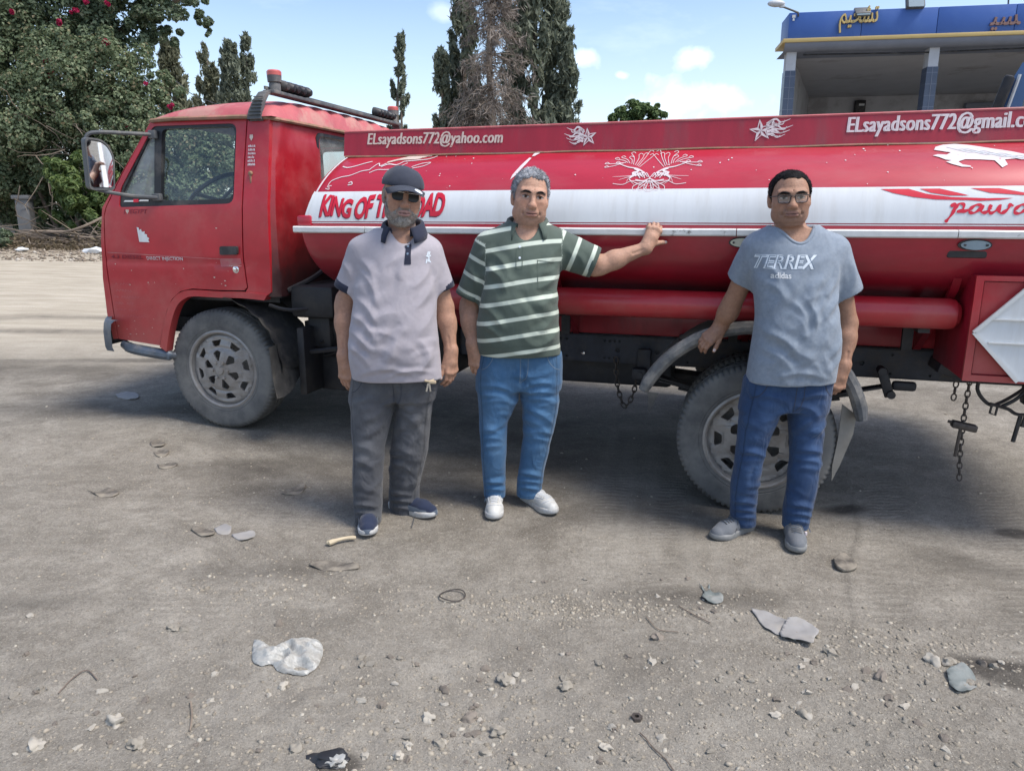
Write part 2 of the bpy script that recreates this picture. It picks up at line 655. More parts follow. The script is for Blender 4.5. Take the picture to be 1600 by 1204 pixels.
def vnoise(x, y, freq, seed, octs=4, gain=.5):
    """periodic-free value noise in numpy"""
    r = np.random.default_rng(seed)
    tab = r.random((256, 256))
    out = np.zeros_like(x)
    a, tot = 1.0, 0
    for o in range(octs):
        fx = x * freq + 37.2 * o
        fy = y * freq + 11.7 * o
        ix = np.floor(fx).astype(int)
        iy = np.floor(fy).astype(int)
        u, w = fx - ix, fy - iy
        u = u * u * (3 - 2 * u)
        w = w * w * (3 - 2 * w)
        g = lambda i, j: tab[i & 255, j & 255]
        out += a * ((g(ix, iy) * (1 - u) + g(ix + 1, iy) * u) * (1 - w) + (g(ix, iy + 1) * (1 - u) + g(ix + 1, iy + 1) * u) * w - .5)
        tot += a
        a *= gain
        freq *= 2.03
    return out / tot


def axis_coords(lo, hi, step, far, grow):
    mid = list(np.arange(lo, hi + 1e-6, step))
    a, s = mid[0], step
    left = []
    while a > -far:
        s *= grow
        a -= s
        left.append(a)
    b, s = mid[-1], step
    right = []
    while b < far:
        s *= grow
        b += s
        right.append(b)
    return np.array(left[::-1] + mid + right)


def ground_height(X, Y):
    Z = terrain(X, Y)
    near = np.clip((7.5 - Y) / 4.0, 0, 1) * np.clip((X + 6) / 2, 0, 1)
    rub = np.exp(-((X - .1) / 1.3) ** 2 - ((Y - 1.9) / .55) ** 2) + .7 * np.clip((2.9 - Y) / .7, 0, 1) * (.5 + vnoise(X, Y, 1.1, 5, 2))
    Z = Z + near * (.020 * vnoise(X, Y, 1.3, 11, 3) + .010 * vnoise(X, Y, 6, 12, 4, .6))
    Z = Z + near * np.clip(rub, 0, 1.2) * (.024 * np.maximum(vnoise(X, Y, 14, 13, 4, .6), -.12))
    return Z


def make_ground():
    xs = axis_coords(-3.4, 3.4, .02, 1500, 1.13)
    ys = axis_coords(1.2, 6.6, .0185, 1500, 1.12)
    X, Y = np.meshgrid(xs, ys)
    Z = ground_height(X, Y)
    v = np.stack([X, Y, Z], -1).reshape(-1, 3)
    ny, nx = X.shape
    i = (np.arange(ny - 1)[:, None] * nx + np.arange(nx - 1)[None, :]).reshape(-1)
    f = np.stack([i, i + 1, i + nx + 1, i + nx], -1)
    me = bpy.data.meshes.new('ground')
    me.vertices.add(len(v))
    me.vertices.foreach_set('co', v.astype(np.float32).ravel())
    me.loops.add(f.size)
    me.loops.foreach_set('vertex_index', f.astype(np.int32).ravel())
    me.polygons.add(len(f))
    me.polygons.foreach_set('loop_start', (np.arange(len(f)) * 4).astype(np.int32))
    me.update(calc_edges=True)
    me.shade_smooth()
    # dirt map: oily, damp stains; truck shade painted beneath and left of cab
    x, y = v[:, 0], v[:, 1]

    def blob(cx, cy, rx, ry, rot=0, soft=.35, seed=1, amp=.5):
        c, s = math.cos(rot), math.sin(rot)
        a = ((x - cx) * c + (y - cy) * s) / rx
        b = (-(x - cx) * s + (y - cy) * c) / ry
        d = np.sqrt(a * a + b * b) + amp * vnoise(x, y, 2.2, seed, 4)
        return np.clip((1 - d) / soft, 0, 1)
    oil_shade = np.zeros(len(v))
    for args in ((-.2, 4.9, 2.6, 1.0, -.29, .9, 3, .9), (-.35, 3.75, 1.1, .45, 0, .9, 4, .9), (.9, 3.7, 1.3, .5, 0, .9, 14, .9),
                 (-3.9, 6.1, 1.5, .42, -.1, .7, 6, .9), (-2.9, 5.0, 1.4, .22, .05, .8, 16, .9), (2.05, 3.0, .32, .16, -.5, .7, 18, .8), (-1.45, 4.05, .75, .22, .1, .8, 24, .8), (.15, 4.3, 1.5, .7, -.2, .9, 25, .9), (-1.0, 2.9, .5, .12, .1, .9, 26, .9), (-1.9, 2.6, .5, .10, .15, .9, 27, .9), (.7, 2.7, .45, .10, -.1, .9, 28, .9)):
        oil_shade = np.maximum(oil_shade, blob(*args) * .8)
    for args in ((1.71, 2.19, .24, .10, -.45, .25, 8, .40), (-.49, 1.775, .085, .05, .2, .3, 9, .4), (1.82, 2.10, .16, .08, -.4, .3, 21, .5), (2.46, 3.33, .12, .07, 0, .4, 22, .6), (1.76, 3.62, .22, .09, .2, .5, 23, .6)):
        oil_shade = np.maximum(oil_shade, blob(*args) * 1.25)
    for cy, w in ((7.55, .15), (8.35, .15), (6.2, .10)):    # damp tyre tracks crossing the yard on the left
        d = np.abs(y - (cy + .10 * (x + 6) + .12 * vnoise(x, y, .7, 31, 2)))
        oil_shade = np.maximum(oil_shade, .75 * np.clip((w - d) / (w * .45), 0, 1) * np.clip((-2.6 - x) / .6, 0, 1))
    dusty = np.clip((y + -.35 * (x + 3) - 5.9) / 2.6, 0, 1) * np.clip((-x - .2) / 2.0, 0, 1)
    litter = np.exp(-((np.sqrt((x + 11) ** 2 * .12 + (y - 17.0) ** 2)) / 1.5) ** 2)
    rub = np.clip(np.exp(-((x - .1) / 1.2) ** 2 - ((y - 1.85) / .5) ** 2), 0, 1)
    # faint tyre tracks between the men
    trk = np.zeros(len(v))
    for cx in (.48, .60, .74, .90, 1.02):
        trk = np.maximum(trk, np.exp(-((x - cx - .17 * (y - 3.6) + .03 * vnoise(x, y, 1.5, 71, 2)) / .045) ** 2) * (.4 + 1.2 * np.clip(.5 + vnoise(x, y, 2.5, 72, 3), 0, 1)) * np.clip((y - 2.5) / .5, 0, 1) * np.clip((5.2 - y), 0, 1))
    trk2 = np.exp(-((x - 1.265 - .477 * (y - 2.49) + .02 * np.sin(y * 7)) / .014) ** 2) * np.clip((y - 2.25) / .1, 0, 1) * np.clip((4.2 - y), 0, 1)
    def lane(x0, y0, x1, y1, w):
        dx, dy = x1 - x0, y1 - y0
        L_ = math.hypot(dx, dy)
        t_ = ((x - x0) * dx + (y - y0) * dy) / L_
        d_ = np.abs((x - x0) * dy - (y - y0) * dx) / L_ + .03 * vnoise(x, y, 1.2, 81, 2)
        return np.clip((w - d_) / .03, 0, 1) * np.clip(t_ / .3, 0, 1) * np.clip((L_ - t_) / .4, 0, 1)
    tread = np.zeros(len(v))
    for a_ in ((1.35, 2.35, 2.6, 4.9, .10), (1.75, 2.2, 3.0, 4.4, .10), (.15, 2.3, .75, 4.5, .09), (.45, 2.3, 1.05, 4.4, .09), (-3.2, 3.1, -.9, 2.5, .09), (-2.6, 4.0, -.4, 3.1, .08)):
        tread = np.maximum(tread, lane(*a_))
    tread *= np.clip(.5 + 1.5 * vnoise(x, y, 1.6, 83, 3), 0, 1)
    ta = me.attributes.new('tread', 'FLOAT', 'POINT')
    ta.data.foreach_set('value', tread.astype(np.float32))
    col = np.stack([np.clip(oil_shade + .55 * trk2, 0, 1.3), np.clip(dusty, 0, 1), np.clip(np.maximum(rub * .45, trk * .42), 0, 1), np.clip(litter, 0, 1)], -1).astype(np.float32)
    at = me.color_attributes.new('dirt', 'FLOAT_COLOR', 'POINT')
    at.data.foreach_set('color', col.ravel())
    m = bpy.data.materials.new('dusty_yard_ground')
    m.use_nodes = True
    t = m.node_tree
    b = t.nodes['Principled BSDF']
    b.inputs['Roughness'].default_value = .95
    b.inputs['Specular IOR Level'].default_value = .2
    tc = NN(t, 'ShaderNodeTexCoord')
    ca = NN(t, 'ShaderNodeVertexColor', layer_name='dirt')
    sp = NN(t, 'ShaderNodeSeparateColor')
    t.links.new(ca.outputs['Color'], sp.inputs[0])

    def nz(scale, det=8, rough=.65, sx=1, sy=1, dist=0, rz=0):
        mp = NN(t, 'ShaderNodeMapping')
        mp.inputs['Scale'].default_value = (sx, sy, 1)
        mp.inputs['Rotation'].default_value = (0, 0, rz)
        t.links.new(tc.outputs['Object'], mp.inputs[0])
        n = NN(t, 'ShaderNodeTexNoise')
        n.inputs['Scale'].default_value = scale
        n.inputs['Detail'].default_value = det
        n.inputs['Roughness'].default_value = rough
        n.inputs['Distortion'].default_value = dist
        t.links.new(mp.outputs[0], n.inputs['Vector'])
        return n.outputs['Fac']

    def rng_(v, a, bb, c=0, d=1):
        r = NN(t, 'ShaderNodeMapRange')
        for k, q in zip(('From Min', 'From Max', 'To Min', 'To Max'), (a, bb, c, d)):
            r.inputs[k].default_value = q
        t.links.new(v, r.inputs['Value'])
        return r.outputs[0]

    def mix(fac, a, bb, mode='MIX'):
        x = NN(t, 'ShaderNodeMix', data_type='RGBA', blend_type=mode)
        for sock, val in ((x.inputs['Factor'], fac), (x.inputs[6], a), (x.inputs[7], bb)):
            if isinstance(val, tuple):
                sock.default_value = (*val, 1)
            elif isinstance(val, (int, float)):
                sock.default_value = val
            else:
                t.links.new(val, sock)
        return x.outputs[2]

    def mth(op, a, bb):
        x = NN(t, 'ShaderNodeMath', operation=op)
        for sock, val in ((x.inputs[0], a), (x.inputs[1], bb)):
            if isinstance(val, (int, float)):
                sock.default_value = val
            else:
                t.links.new(val, sock)
        return x.outputs[0]
    base = mix(rng_(nz(.9, 6), .35, .65), (.258, .235, .198), (.385, .355, .306))
    base = mix(rng_(nz(3.5, 10, .75, 1, 1.25, .3, .3), .40, .62, 0, .75), base, (.172, .154, .128))
    base = mix(rng_(nz(9, 9, .78, 1, 1.3, .2, -.2), .52, .68, 0, .7), base, (.36, .335, .29))
    base = mix(rng_(nz(.55, 11, .76, 1, 1.7, .7, .25), .50, .66, 0, .75), base, (.115, .100, .082))
    base = mix(rng_(nz(38, 6, .7), .42, .74, 0, .6), base, (.15, .130, .104))
    base = mix(rng_(nz(150, 4, .7), .52, .64, 0, .62), base, (.095, .086, .074))
    base = mix(rng_(nz(115, 4, .7, 1, 1, 0, 1.0), .54, .66, 0, .6), base, (.42, .385, .325))
    base = mix(mth('MULTIPLY', sp.outputs[1], .95), base, mix(rng_(nz(2.2, 8, .7, .5, 2.2), .35, .65), (.36, .315, .245), (.50, .445, .36)))
    base = mix(mth('MULTIPLY', sp.outputs[2], .5), base, (.37, .345, .30))
    base = mix(mth('MULTIPLY', ca.outputs['Alpha'], .85), base, mix(rng_(nz(5, 8, .8), .4, .6), (.14, .095, .06), (.34, .29, .22)))
    tn = NN(t, 'ShaderNodeAttribute', attribute_name='tread')
    tw_ = NN(t, 'ShaderNodeTexWave', bands_direction='Y')
    tw_.inputs['Scale'].default_value = 7.5
    tw_.inputs['Distortion'].default_value = 5
    tw_.inputs['Detail'].default_value = 3
    t.links.new(tc.outputs['Object'], tw_.inputs['Vector'])
    tm = mth('MULTIPLY', tn.outputs['Fac'], rng_(tw_.outputs['Fac'], .35, .65))
    base = mix(mth('MULTIPLY', tm, .34), base, (.155, .140, .116))
    oil_shade_f = mth('MULTIPLY', sp.outputs[0], rng_(nz(2.4, 11, .8, 1, 1.4, .3), .28, .62, .25, 1.0))
    base = mix(mth('MINIMUM', mth('MULTIPLY', oil_shade_f, .82), .93), base, (.060, .053, .046))
    t.links.new(base, b.inputs['Base Color'])
    hgt = mth('ADD', mth('MULTIPLY', nz(22, 8, .7), .6), mth('ADD', mth('MULTIPLY', nz(90, 5, .7), .30), mth('SUBTRACT', mth('MULTIPLY', nz(260, 3, .6), .12), mth('MULTIPLY', tm, .16))))
    bp = NN(t, 'ShaderNodeBump')
    bp.inputs['Strength'].default_value = 1
    bp.inputs['Distance'].default_value = .022
    t.links.new(hgt, bp.inputs['Height'])
    t.links.new(bp.outputs[0], b.inputs['Normal'])
    me.materials.append(m)
    o = link(bpy.data.objects.new('ground', me))
    tag(o, 'dusty grey dirt yard with oily stains and tyre tracks', kind='structure')
    return o


make_ground()
# ------------------------------------------------------------------ the tanker truck
# truck frame: X towards the rear, Y away from the near side (so the near side is -Y), Z up; origin under the front axle
TRUCK_LOC, TRUCK_RZ = (-1.605, 5.560, 0), -math.atan2(.2885, .9575)
truck = empty('tanker_truck', TRUCK_LOC, TRUCK_RZ, 'red fuel tanker truck with white band and lettering parked behind the three men', 'tanker truck')
TM = Matrix.Translation(TRUCK_LOC) @ Matrix.Rotation(TRUCK_RZ, 4, 'Z')


def cabL(z):
    if z < 1.1:
        return 1.0 - (1.1 - z) * .03
    if z < 1.55:
        return 1.0 + .006 * math.sin((z - 1.1) / .45 * math.pi)
    return 1.0 - (z - 1.55) / .52 * .07


def side(x, z, t, out=0):
    # a faint pressed crease along the door and soft dents
    cr = .006 * math.exp(-((z - 1.215 + .02 * x) / .012) ** 2) if x > -.77 else 0
    d = .002 * noise.noise(Vector((x * 3, z * 3, .3)))
    return (x, -(cabL(z) + out - t - cr + d), z)


def far(x, z, t, out=0):
    p = side(x, z, t, out)
    return (p[0], -p[1], p[2])


def grid(a, b, s):
    n = max(1, int(round((b - a) / s)))
    return [a + (b - a) * i / n for i in range(1, n)]


CX, CZ = grid(-.85, .55, .06), grid(.6, 2.1, .05)
DOOR = [(-.304, 2.068), (.327, 2.066), (.306, 1.786), (.276, 1.275), (.275, 1.225), (.284, 1.075), (.262, 1.056), (.081, 1.052), (-.121, 1.056),
        (-.213, 1.036), (-.285, .985), (-.34, .901), (-.385, .789), (-.43, .676), (-.757, .704), (-.761, .83), (-.763, 1.106), (-.759, 1.228), (-.732, 1.5),
        (-.706, 1.56), (-.579, 1.762), (-.355, 2.063)]
OPEN = rounded([(-.612, 1.552), (.235, 1.572), (.258, 2.034), (-.345, 2.036), (-.60, 1.665)], [.02, .05, .05, .03, .03])
cabin = mobj('cab_body', ([], []), M['red'], truck)


def cab_side(fn, near):
    door = plate('door', DOOR, M['red'], truck, [OPEN], .035, lambda a, b, t: fn(a, b, t), CX, CZ)
    plate('front_pillar', [(-.336, 2.072), (-.362, 2.063), (-.587, 1.762), (-.714, 1.56), (-.740, 1.5), (-.767, 1.228), (-.771, 1.106), (-.769, .83), (-.765, .704),
                           (-.80, .70), (-.821, .87), (-.812, 1.105), (-.793, 1.227), (-.782, 1.347), (-.745, 1.55), (-.62, 1.716), (-.365, 2.05)],
          M['red'], cabin, (), .05, lambda a, b, t: fn(a, b, t), CX, CZ)
    plate('rear_pillar', [(.335, 2.066), (.482, 2.056), (.466, 1.3), (.452, 1.05), (.418, 1.024), (.29, 1.026), (.27, 1.042), (.293, 1.075), (.284, 1.225), (.285, 1.275), (.315, 1.786)],
          M['red'], cabin, (), .05, lambda a, b, t: fn(a, b, t), CX, CZ)
    # flared lip round the wheel arch, a few millimetres proud
    arch = [(.432, 1.035), (.26, 1.046), (.081, 1.044), (-.121, 1.047), (-.208, 1.028), (-.277, .977), (-.33, .896), (-.376, .785), (-.420, .668)]
    arch2 = [(-.372, .640), (-.330, .770), (-.285, .875), (-.235, .952), (-.175, .992), (-.11, 1.008), (.081, 1.006), (.25, 1.008), (.405, 1.0)]
    plate('wheel_arch_lip', spline(arch, 4) + spline(arch2, 4), M['red'], cabin, (), .06, lambda a, b, t: fn(a, b, t, .012), CX, CZ)
    # black frame with two openings
    vent = rounded([(-.592, 1.640), (-.347, 1.615), (-.340, 1.995), (-.362, 2.005)], [.02, .03, .02, .02])
    main = rounded([(-.300, 1.590), (.226, 1.600), (.244, 2.018), (-.285, 2.018)], [.03, .05, .05, .04])
    fr = plate('window_frame', [(x * .998 - .0005, z * .9995 + .001) for x, z in OPEN], M['black'], door, [vent, main], .03, lambda a, b, t: fn(a, b, t, -.006), CX, CZ)
    gl = lambda nm, pts, mm: plate(nm, [((x + .03) * 1.02 - .03, (z - 1.8) * 1.03 + 1.8) for x, z in pts], mm, door, (), 0, lambda a, b, t: fn(a, b, t, -.022), CX, CZ)
    gl('door_window', main, M['glass'])
    gl('vent_window', vent, M['glass_dusty'])
    return door


door = cab_side(side, True)
cab_side(far, False)
# door handle, lock, stickers and lettering on the near door
hb = plate('handle', rounded([(.124, 1.268), (.250, 1.272), (.254, 1.322), (.128, 1.320)], .012), M['black'], door, (), -.016, lambda a, b, t: side(a, b, t, .001))
plate('handle_recess', rounded([(.112, 1.196), (.262, 1.200), (.262, 1.250), (.112, 1.246)], .01), M['faded'], door, (), -.002, lambda a, b, t: side(a, b, t, .001))
MB().lathe([(.0, -.012), (.012, -.011), (.014, -.004), (.022, -.002), (.022, .004)], (.217, -1.001, 1.181), 'Y', 16).build('lock', M['chrome'], door)
on_side = lambda a, b: side(a, b, 0, .003)
chip = [(-.487, 1.430), (-.478, 1.340), (-.40, 1.338), (-.408, 1.352), (-.398, 1.362), (-.415, 1.372), (-.413, 1.386), (-.432, 1.390), (-.428, 1.405), (-.450, 1.402), (-.455, 1.420), (-.468, 1.412), (-.472, 1.428)]
plate('torn_sticker', chip, M['white'], door, (), 0, lambda a, b, t: side(a, b, 0, .003))
mobj('lettering', skin2(shift(text_vf('4.3 DIESEL', .25, .024, .25, .012), -.718, 1.232), on_side), M['letter_dark'], door, False)
mobj('lettering', skin2(shift(text_vf('DIRECT INJECTION', .275, .028, 0, .02), -.438, 1.222), on_side), M['decal'], door, False)
mobj('lettering', skin2(shift(text_vf('I', .011, .027, .2, .012), -.575, 1.512), on_side), M['letter_dark'], door, False)
mobj('lettering', skin2(shift(text_vf('EGYPT', .135, .028, .25, .012), -.530, 1.513), on_side), M['letter_dark'], door, False)
heart = [(0, -.014), (.013, .002), (.012, .010), (.006, .013), (0, .008), (-.006, .013), (-.012, .010), (-.013, .002)]
plate('heart', [(a - .548, b + 1.526) for a, b in heart], M['decal_old'], door, (), 0, lambda a, b, t: side(a, b, 0, .003))
# winged badge on the black corner
bd = MB()
for (x0, x1, zz, h_) in ((-.575, -.50, 1.585, .010), (-.46, -.385, 1.588, .010)):
    v, f = plate_vf([(x0, zz), (x1, zz), (x1, zz + h_), (x0 + .01, zz + h_)], (), 0, lambda a, b, t: side(a, b, 0, .001))
    bd.add(v, f)
bd.build('winged_badge', M['white'], door, False)
plate('badge_centre', [(-.50, 1.582), (-.46, 1.582), (-.46, 1.602), (-.50, 1.602)], M['letter_red'], door, (), 0, lambda a, b, t: side(a, b, 0, .0015))
# rows of small white marks on the rear pillar and a little shield above, all worn past reading
rg = random.Random(4)
mk = MB()
for r_ in range(6):
    zz = 1.895 - r_ * .021
    x = .340 - .001 * r_
    while x < .383:
        w = rg.uniform(.005, .010)
        v, f = plate_vf([(x, zz), (x + w, zz), (x + w * rg.uniform(.6, 1.1), zz + rg.uniform(.010, .015)), (x + rg.uniform(0, .003), zz + rg.uniform(.009, .014))], (), 0, lambda a, b, t: side(a, b, 0, .003))
        mk.add(v, f)
        x += w + rg.uniform(.0015, .003)
mk.build('sticker_rows', M['decal'], cabin, False)
plate('shield_sticker', [(.350, 1.965), (.372, 1.966), (.374, 1.95), (.362, 1.93), (.349, 1.948)], M['decal_old'], cabin, (), 0, lambda a, b, t: side(a, b, 0, .003))
MB().lathe([(0, -.012), (.010, -.011), (.014, -.003), (.015, .002)], (.355, -.975, 1.745), 'Y', 14).box((.355, -.974, 1.712), (.012, .016, .05), bev=.004).build('pillar_lock', M['rust'], cabin)
cp = MB()
for k in range(38):
    x, z = rg.choice(((rg.uniform(.0, .26), rg.uniform(1.10, 1.45)), (rg.uniform(-.74, .26), rg.uniform(1.08, 1.24)), (rg.uniform(-.74, -.42), rg.uniform(.72, .9)), (rg.uniform(-.6, .2), rg.gauss(1.075, .015))))
    r_ = rg.uniform(.0012, .0045)
    st_ = rg.uniform(.5, 2.2)
    v, f = [(x + r_ * st_ * math.cos(2 * math.pi * i / 6) * rg.uniform(.6, 1.2), z + r_ * math.sin(2 * math.pi * i / 6) * rg.uniform(.6, 1.2)) for i in range(6)], [tuple(range(6))]
    if z > 1.07 or x < -.44:
        cp.add(*skin2((v, f), on_side))
cp.build('paint_chips', M['decal_old'], door, False)
plate('scuff', [(-.74, 1.268), (-.2, 1.250), (.24, 1.236), (.24, 1.240), (-.2, 1.255), (-.74, 1.273)], M['faded'], door, (), 0, lambda a, b, t: side(a, b, 0, .0012), CX)
# worn rows of ghost lettering low on the door
gh = MB()
for r_ in range(6):
    zz = 1.06 - r_ * .042
    x = -.735
    while x < -.60 + .04 * ((r_ * 7) % 3):
        w = rg.uniform(.012, .02)
        if rg.random() < .75:
            v, f = ribbon([(x, zz + rg.uniform(0, .004)), (x + w * .3, zz + .016), (x + w, zz + rg.uniform(0, .012))], .0014)
            gh.add(*skin2((v, f), on_side))
        x += w + .005
gh.build('ghost_lettering', M['faded'], door, False)['kind'] = 'stuff'

# front, roof, rear wall
prof = [(-.795, .70), (-.818, .87), (-.808, 1.105), (-.79, 1.227), (-.779, 1.347), (-.742, 1.55)]


def lane(P, n=14, off=0):
    v, f = [], []
    for (x, z) in P:
        L = cabL(z) - .02
        for i in range(n + 1):
            u = -1 + 2 * i / n
            v.append((x + .10 * (1 - abs(u)) * 0 - .05 * (1 - u ** 4) + off, u * L, z))
    for j in range(len(P) - 1):
        for i in range(n):
            a = j * (n + 1) + i
            f.append((a, a + 1, a + n + 2, a + n + 1))
    return v, f


MB().add(*lane(prof)).build('front_panel', M['red'], cabin)
MB().add(*lane([(-.742, 1.55), (-.60, 1.73), (-.47, 1.905), (-.355, 2.055)])).build('windscreen', M['glass'], cabin)
for y in (-.78, .78):
    MB().box((-.825, y, 1.165), (.05, .34, .11), bev=.012).build('headlight', M['lens_blue'], cabin)
MB().box((-.795, -.955, 1.165), (.035, .05, .09), bev=.008).build('indicator', M['amber'], cabin)


def roof_mesh():
    v, f = [], []
    nx, ny = 26, 60
    for i in range(nx + 1):
        a = -1 + 2 * i / nx
        for j in range(ny + 1):
            b = -1 + 2 * j / ny
            X = .075 + .435 * math.copysign(abs(a) ** .8, a)
            Y = .955 * math.copysign(abs(b) ** .8, b)
            xr = max(0, (X - .075) / .435)
            xf = max(0, -(X - .075) / .435)
            g = max(0, 1 - abs(Y / .955) ** 5) ** .42
            h = max(0, 1 - xr ** 6) ** .45 * max(0, 1 - xf ** 2.6) ** .55
            z = 2.064 + .115 * g * h + .030 * g * h * (1 - abs(Y / .955) ** 2)
            # pressed ribs that show as scallops along the rear edge
            rib = abs(math.sin(Y * math.pi / .19))
            z += .016 * (rib - .6) * g * h * min(1, max(0, (X + .1) / .2))
            X += .012 * (rib - .6) * (1 if X > .38 else 0) * g
            z += .004 * noise.noise(Vector((X * 4, Y * 4, 0)))
            v.append((X, Y, z))
    for i in range(nx):
        for j in range(ny):
            k = i * (ny + 1) + j
            f.append((k, k + ny + 1, k + ny + 2, k + 1))
    return v, f


mobj('roof', roof_mesh(), M['faded'], cabin, sharp=180)
gt = MB()
gt.tube([(-.345, -.945, 2.066), (-.2, -.953, 2.070), (.30, -.950, 2.066), (.47, -.935, 2.058), (.512, -.89, 2.052), (.52, -.7, 2.052), (.522, .7, 2.055), (.512, .89, 2.055), (.47, .935, 2.058), (-.345, .945, 2.066)], .013, 6)
gt.build('rain_gutter', M['rust'], cabin)
# rear wall: rounded corner, raised panel, small window
def rear_fn(a, b, t):
    # a runs across (y), b is z
    L = cabL(b) - .01
    y = a * L
    e = max(0, (abs(y) - (L - .06)) / .06)
    bulge = .012 if (.30 < abs(y) < .80 and 1.15 < b < 2.0) else 0
    bulge = .014 * max(0, 1 - abs((abs(y) - .62) / .20) ** 6) * max(0, 1 - abs((b - 1.62) / .36) ** 8) if abs(abs(y) - .62) < .2 and abs(b - 1.62) < .36 else 0
    return (.505 - .055 * e * e + bulge - t, y, b)


rw = rounded([(-.47, 1.72), (.47, 1.72), (.47, 2.0), (-.47, 2.0)], .05)
plate('rear_wall', [(-1, 1.02), (1, 1.02), (1, 2.058), (-1, 2.058)], M['red_sooty'], cabin, [rw], .03, rear_fn, grid(-1, 1, .035), grid(1.0, 2.06, .05))
plate('rear_window', [(a * 1.02, (b - 1.86) * 1.04 + 1.86) for a, b in rw], M['glass_dusty'], cabin, (), 0, lambda a, b, t: (.492, a * .97, b))
plate('window_seal', rounded([(-.50, 1.70), (.50, 1.70), (.50, 2.02), (-.50, 2.02)], .06), M['black'], cabin, [rw], .012, lambda a, b, t: (.513 - t, a * .965, b))
# interior
MB().box((-.12, 0, 1.03), (1.20, 1.88, .04)).box((-.12, 0, 1.10), (.60, 1.7, .10)).build('cab_floor', M['dash'], cabin)
MB().box((-.60, 0, 1.49), (.26, 1.80, .20), bev=.04).box((-.66, 0, 1.32), (.14, 1.8, .45), bev=.03).build('dashboard', M['seat'], cabin)
for y, w in ((-.48, .52), (.36, .82)):
    MB().box((.05, y, 1.28), (.50, w, .14), bev=.04).box((.30, y, 1.42), (.14, w, .42), Matrix.Rotation(R(6), 4, 'Y'), bev=.045).build('seat', M['seat'], cabin)
sw = MB()
ax = Matrix.Rotation(R(-38), 4, 'Y')
ring = [ax @ Vector((.215 * math.cos(t), .215 * math.sin(t), 0)) + Vector((-.28, -.48, 1.640)) for t in [2 * math.pi * i / 32 for i in range(33)]]
sw.tube(ring, .014, 8, False)
hub = Vector((-.28, -.48, 1.640)) + ax @ Vector((0, 0, -.05))
for k in range(3):
    t = 2 * math.pi * k / 3 + .5
    sw.tube([hub, ax @ Vector((.21 * math.cos(t), .21 * math.sin(t), 0)) + Vector((-.28, -.48, 1.640))], .012, 6)
sw.tube([hub, hub + ax @ Vector((0, 0, -.35))], .03, 10)
sw.build('steering_wheel', M['black'], cabin)
MB().box((-.30, -.02, 1.915), (.015, .22, .055), bev=.006).tube([(-.32, -.02, 1.94), (-.36, -.02, 2.02)], .006).build('rear_view_mirror', M['chrome'], cabin)
MB().box((-.27, .22, 1.88), (.012, .34, .13), Matrix.Rotation(R(22), 4, 'Y'), bev=.005).build('sun_visor', M['black'], cabin)
MB().box((.05, 0, 2.058), (.74, 1.72, .015)).build('headlining', M['dash'], cabin)

# side mirror on its bent arm
arm = MB()
arm.tube(spline([(-.335, -.955, 1.985), (-.42, -1.05, 1.985), (-.545, -1.16, 1.985), (-.590, -1.20, 1.965), (-.60, -1.205, 1.90), (-.605, -1.205, 1.74), (-.585, -1.20, 1.665), (-.53, -1.15, 1.640), (-.42, -1.06, 1.618), (-.30, -1.0, 1.610)], 5), .0115, 8)
arm.box((-.335, -.955, 1.985), (.05, .03, .05), bev=.006).box((-.315, -.995, 1.612), (.06, .03, .045), bev=.006)
armo = arm.build('side_mirror', M['dark_grey'], truck)
mr = Matrix.Translation((-.535, -1.185, 1.800)) @ Matrix.Rotation(R(-22.3), 4, 'Z') @ Matrix.Rotation(R(5), 4, 'Y')
shape = rounded([(-.075, -.150), (.070, -.150), (.082, .06), (.03, .145), (-.078, .150)], [.03, .03, .05, .05, .03], 6)


def mirfn(off, sc=1, dep=0):
    def q(a, b, t):
        p = mr @ Vector((off + t, a * sc, b * sc))
        return tuple(p)
    return q


hd = MB()
v, f = plate_vf(shape, (), .05, mirfn(-.045))
hd.add(v, f)
hd.build('mirror_housing', M['dark_grey'], armo)
plate('mirror_glass', shape, M['mirror'], armo, (), 0, mirfn(.008, .88))
plate('mirror_rim', shape, M['dark_grey'], armo, [[(a * .9, b * .93) for a, b in shape]], .012, mirfn(0))

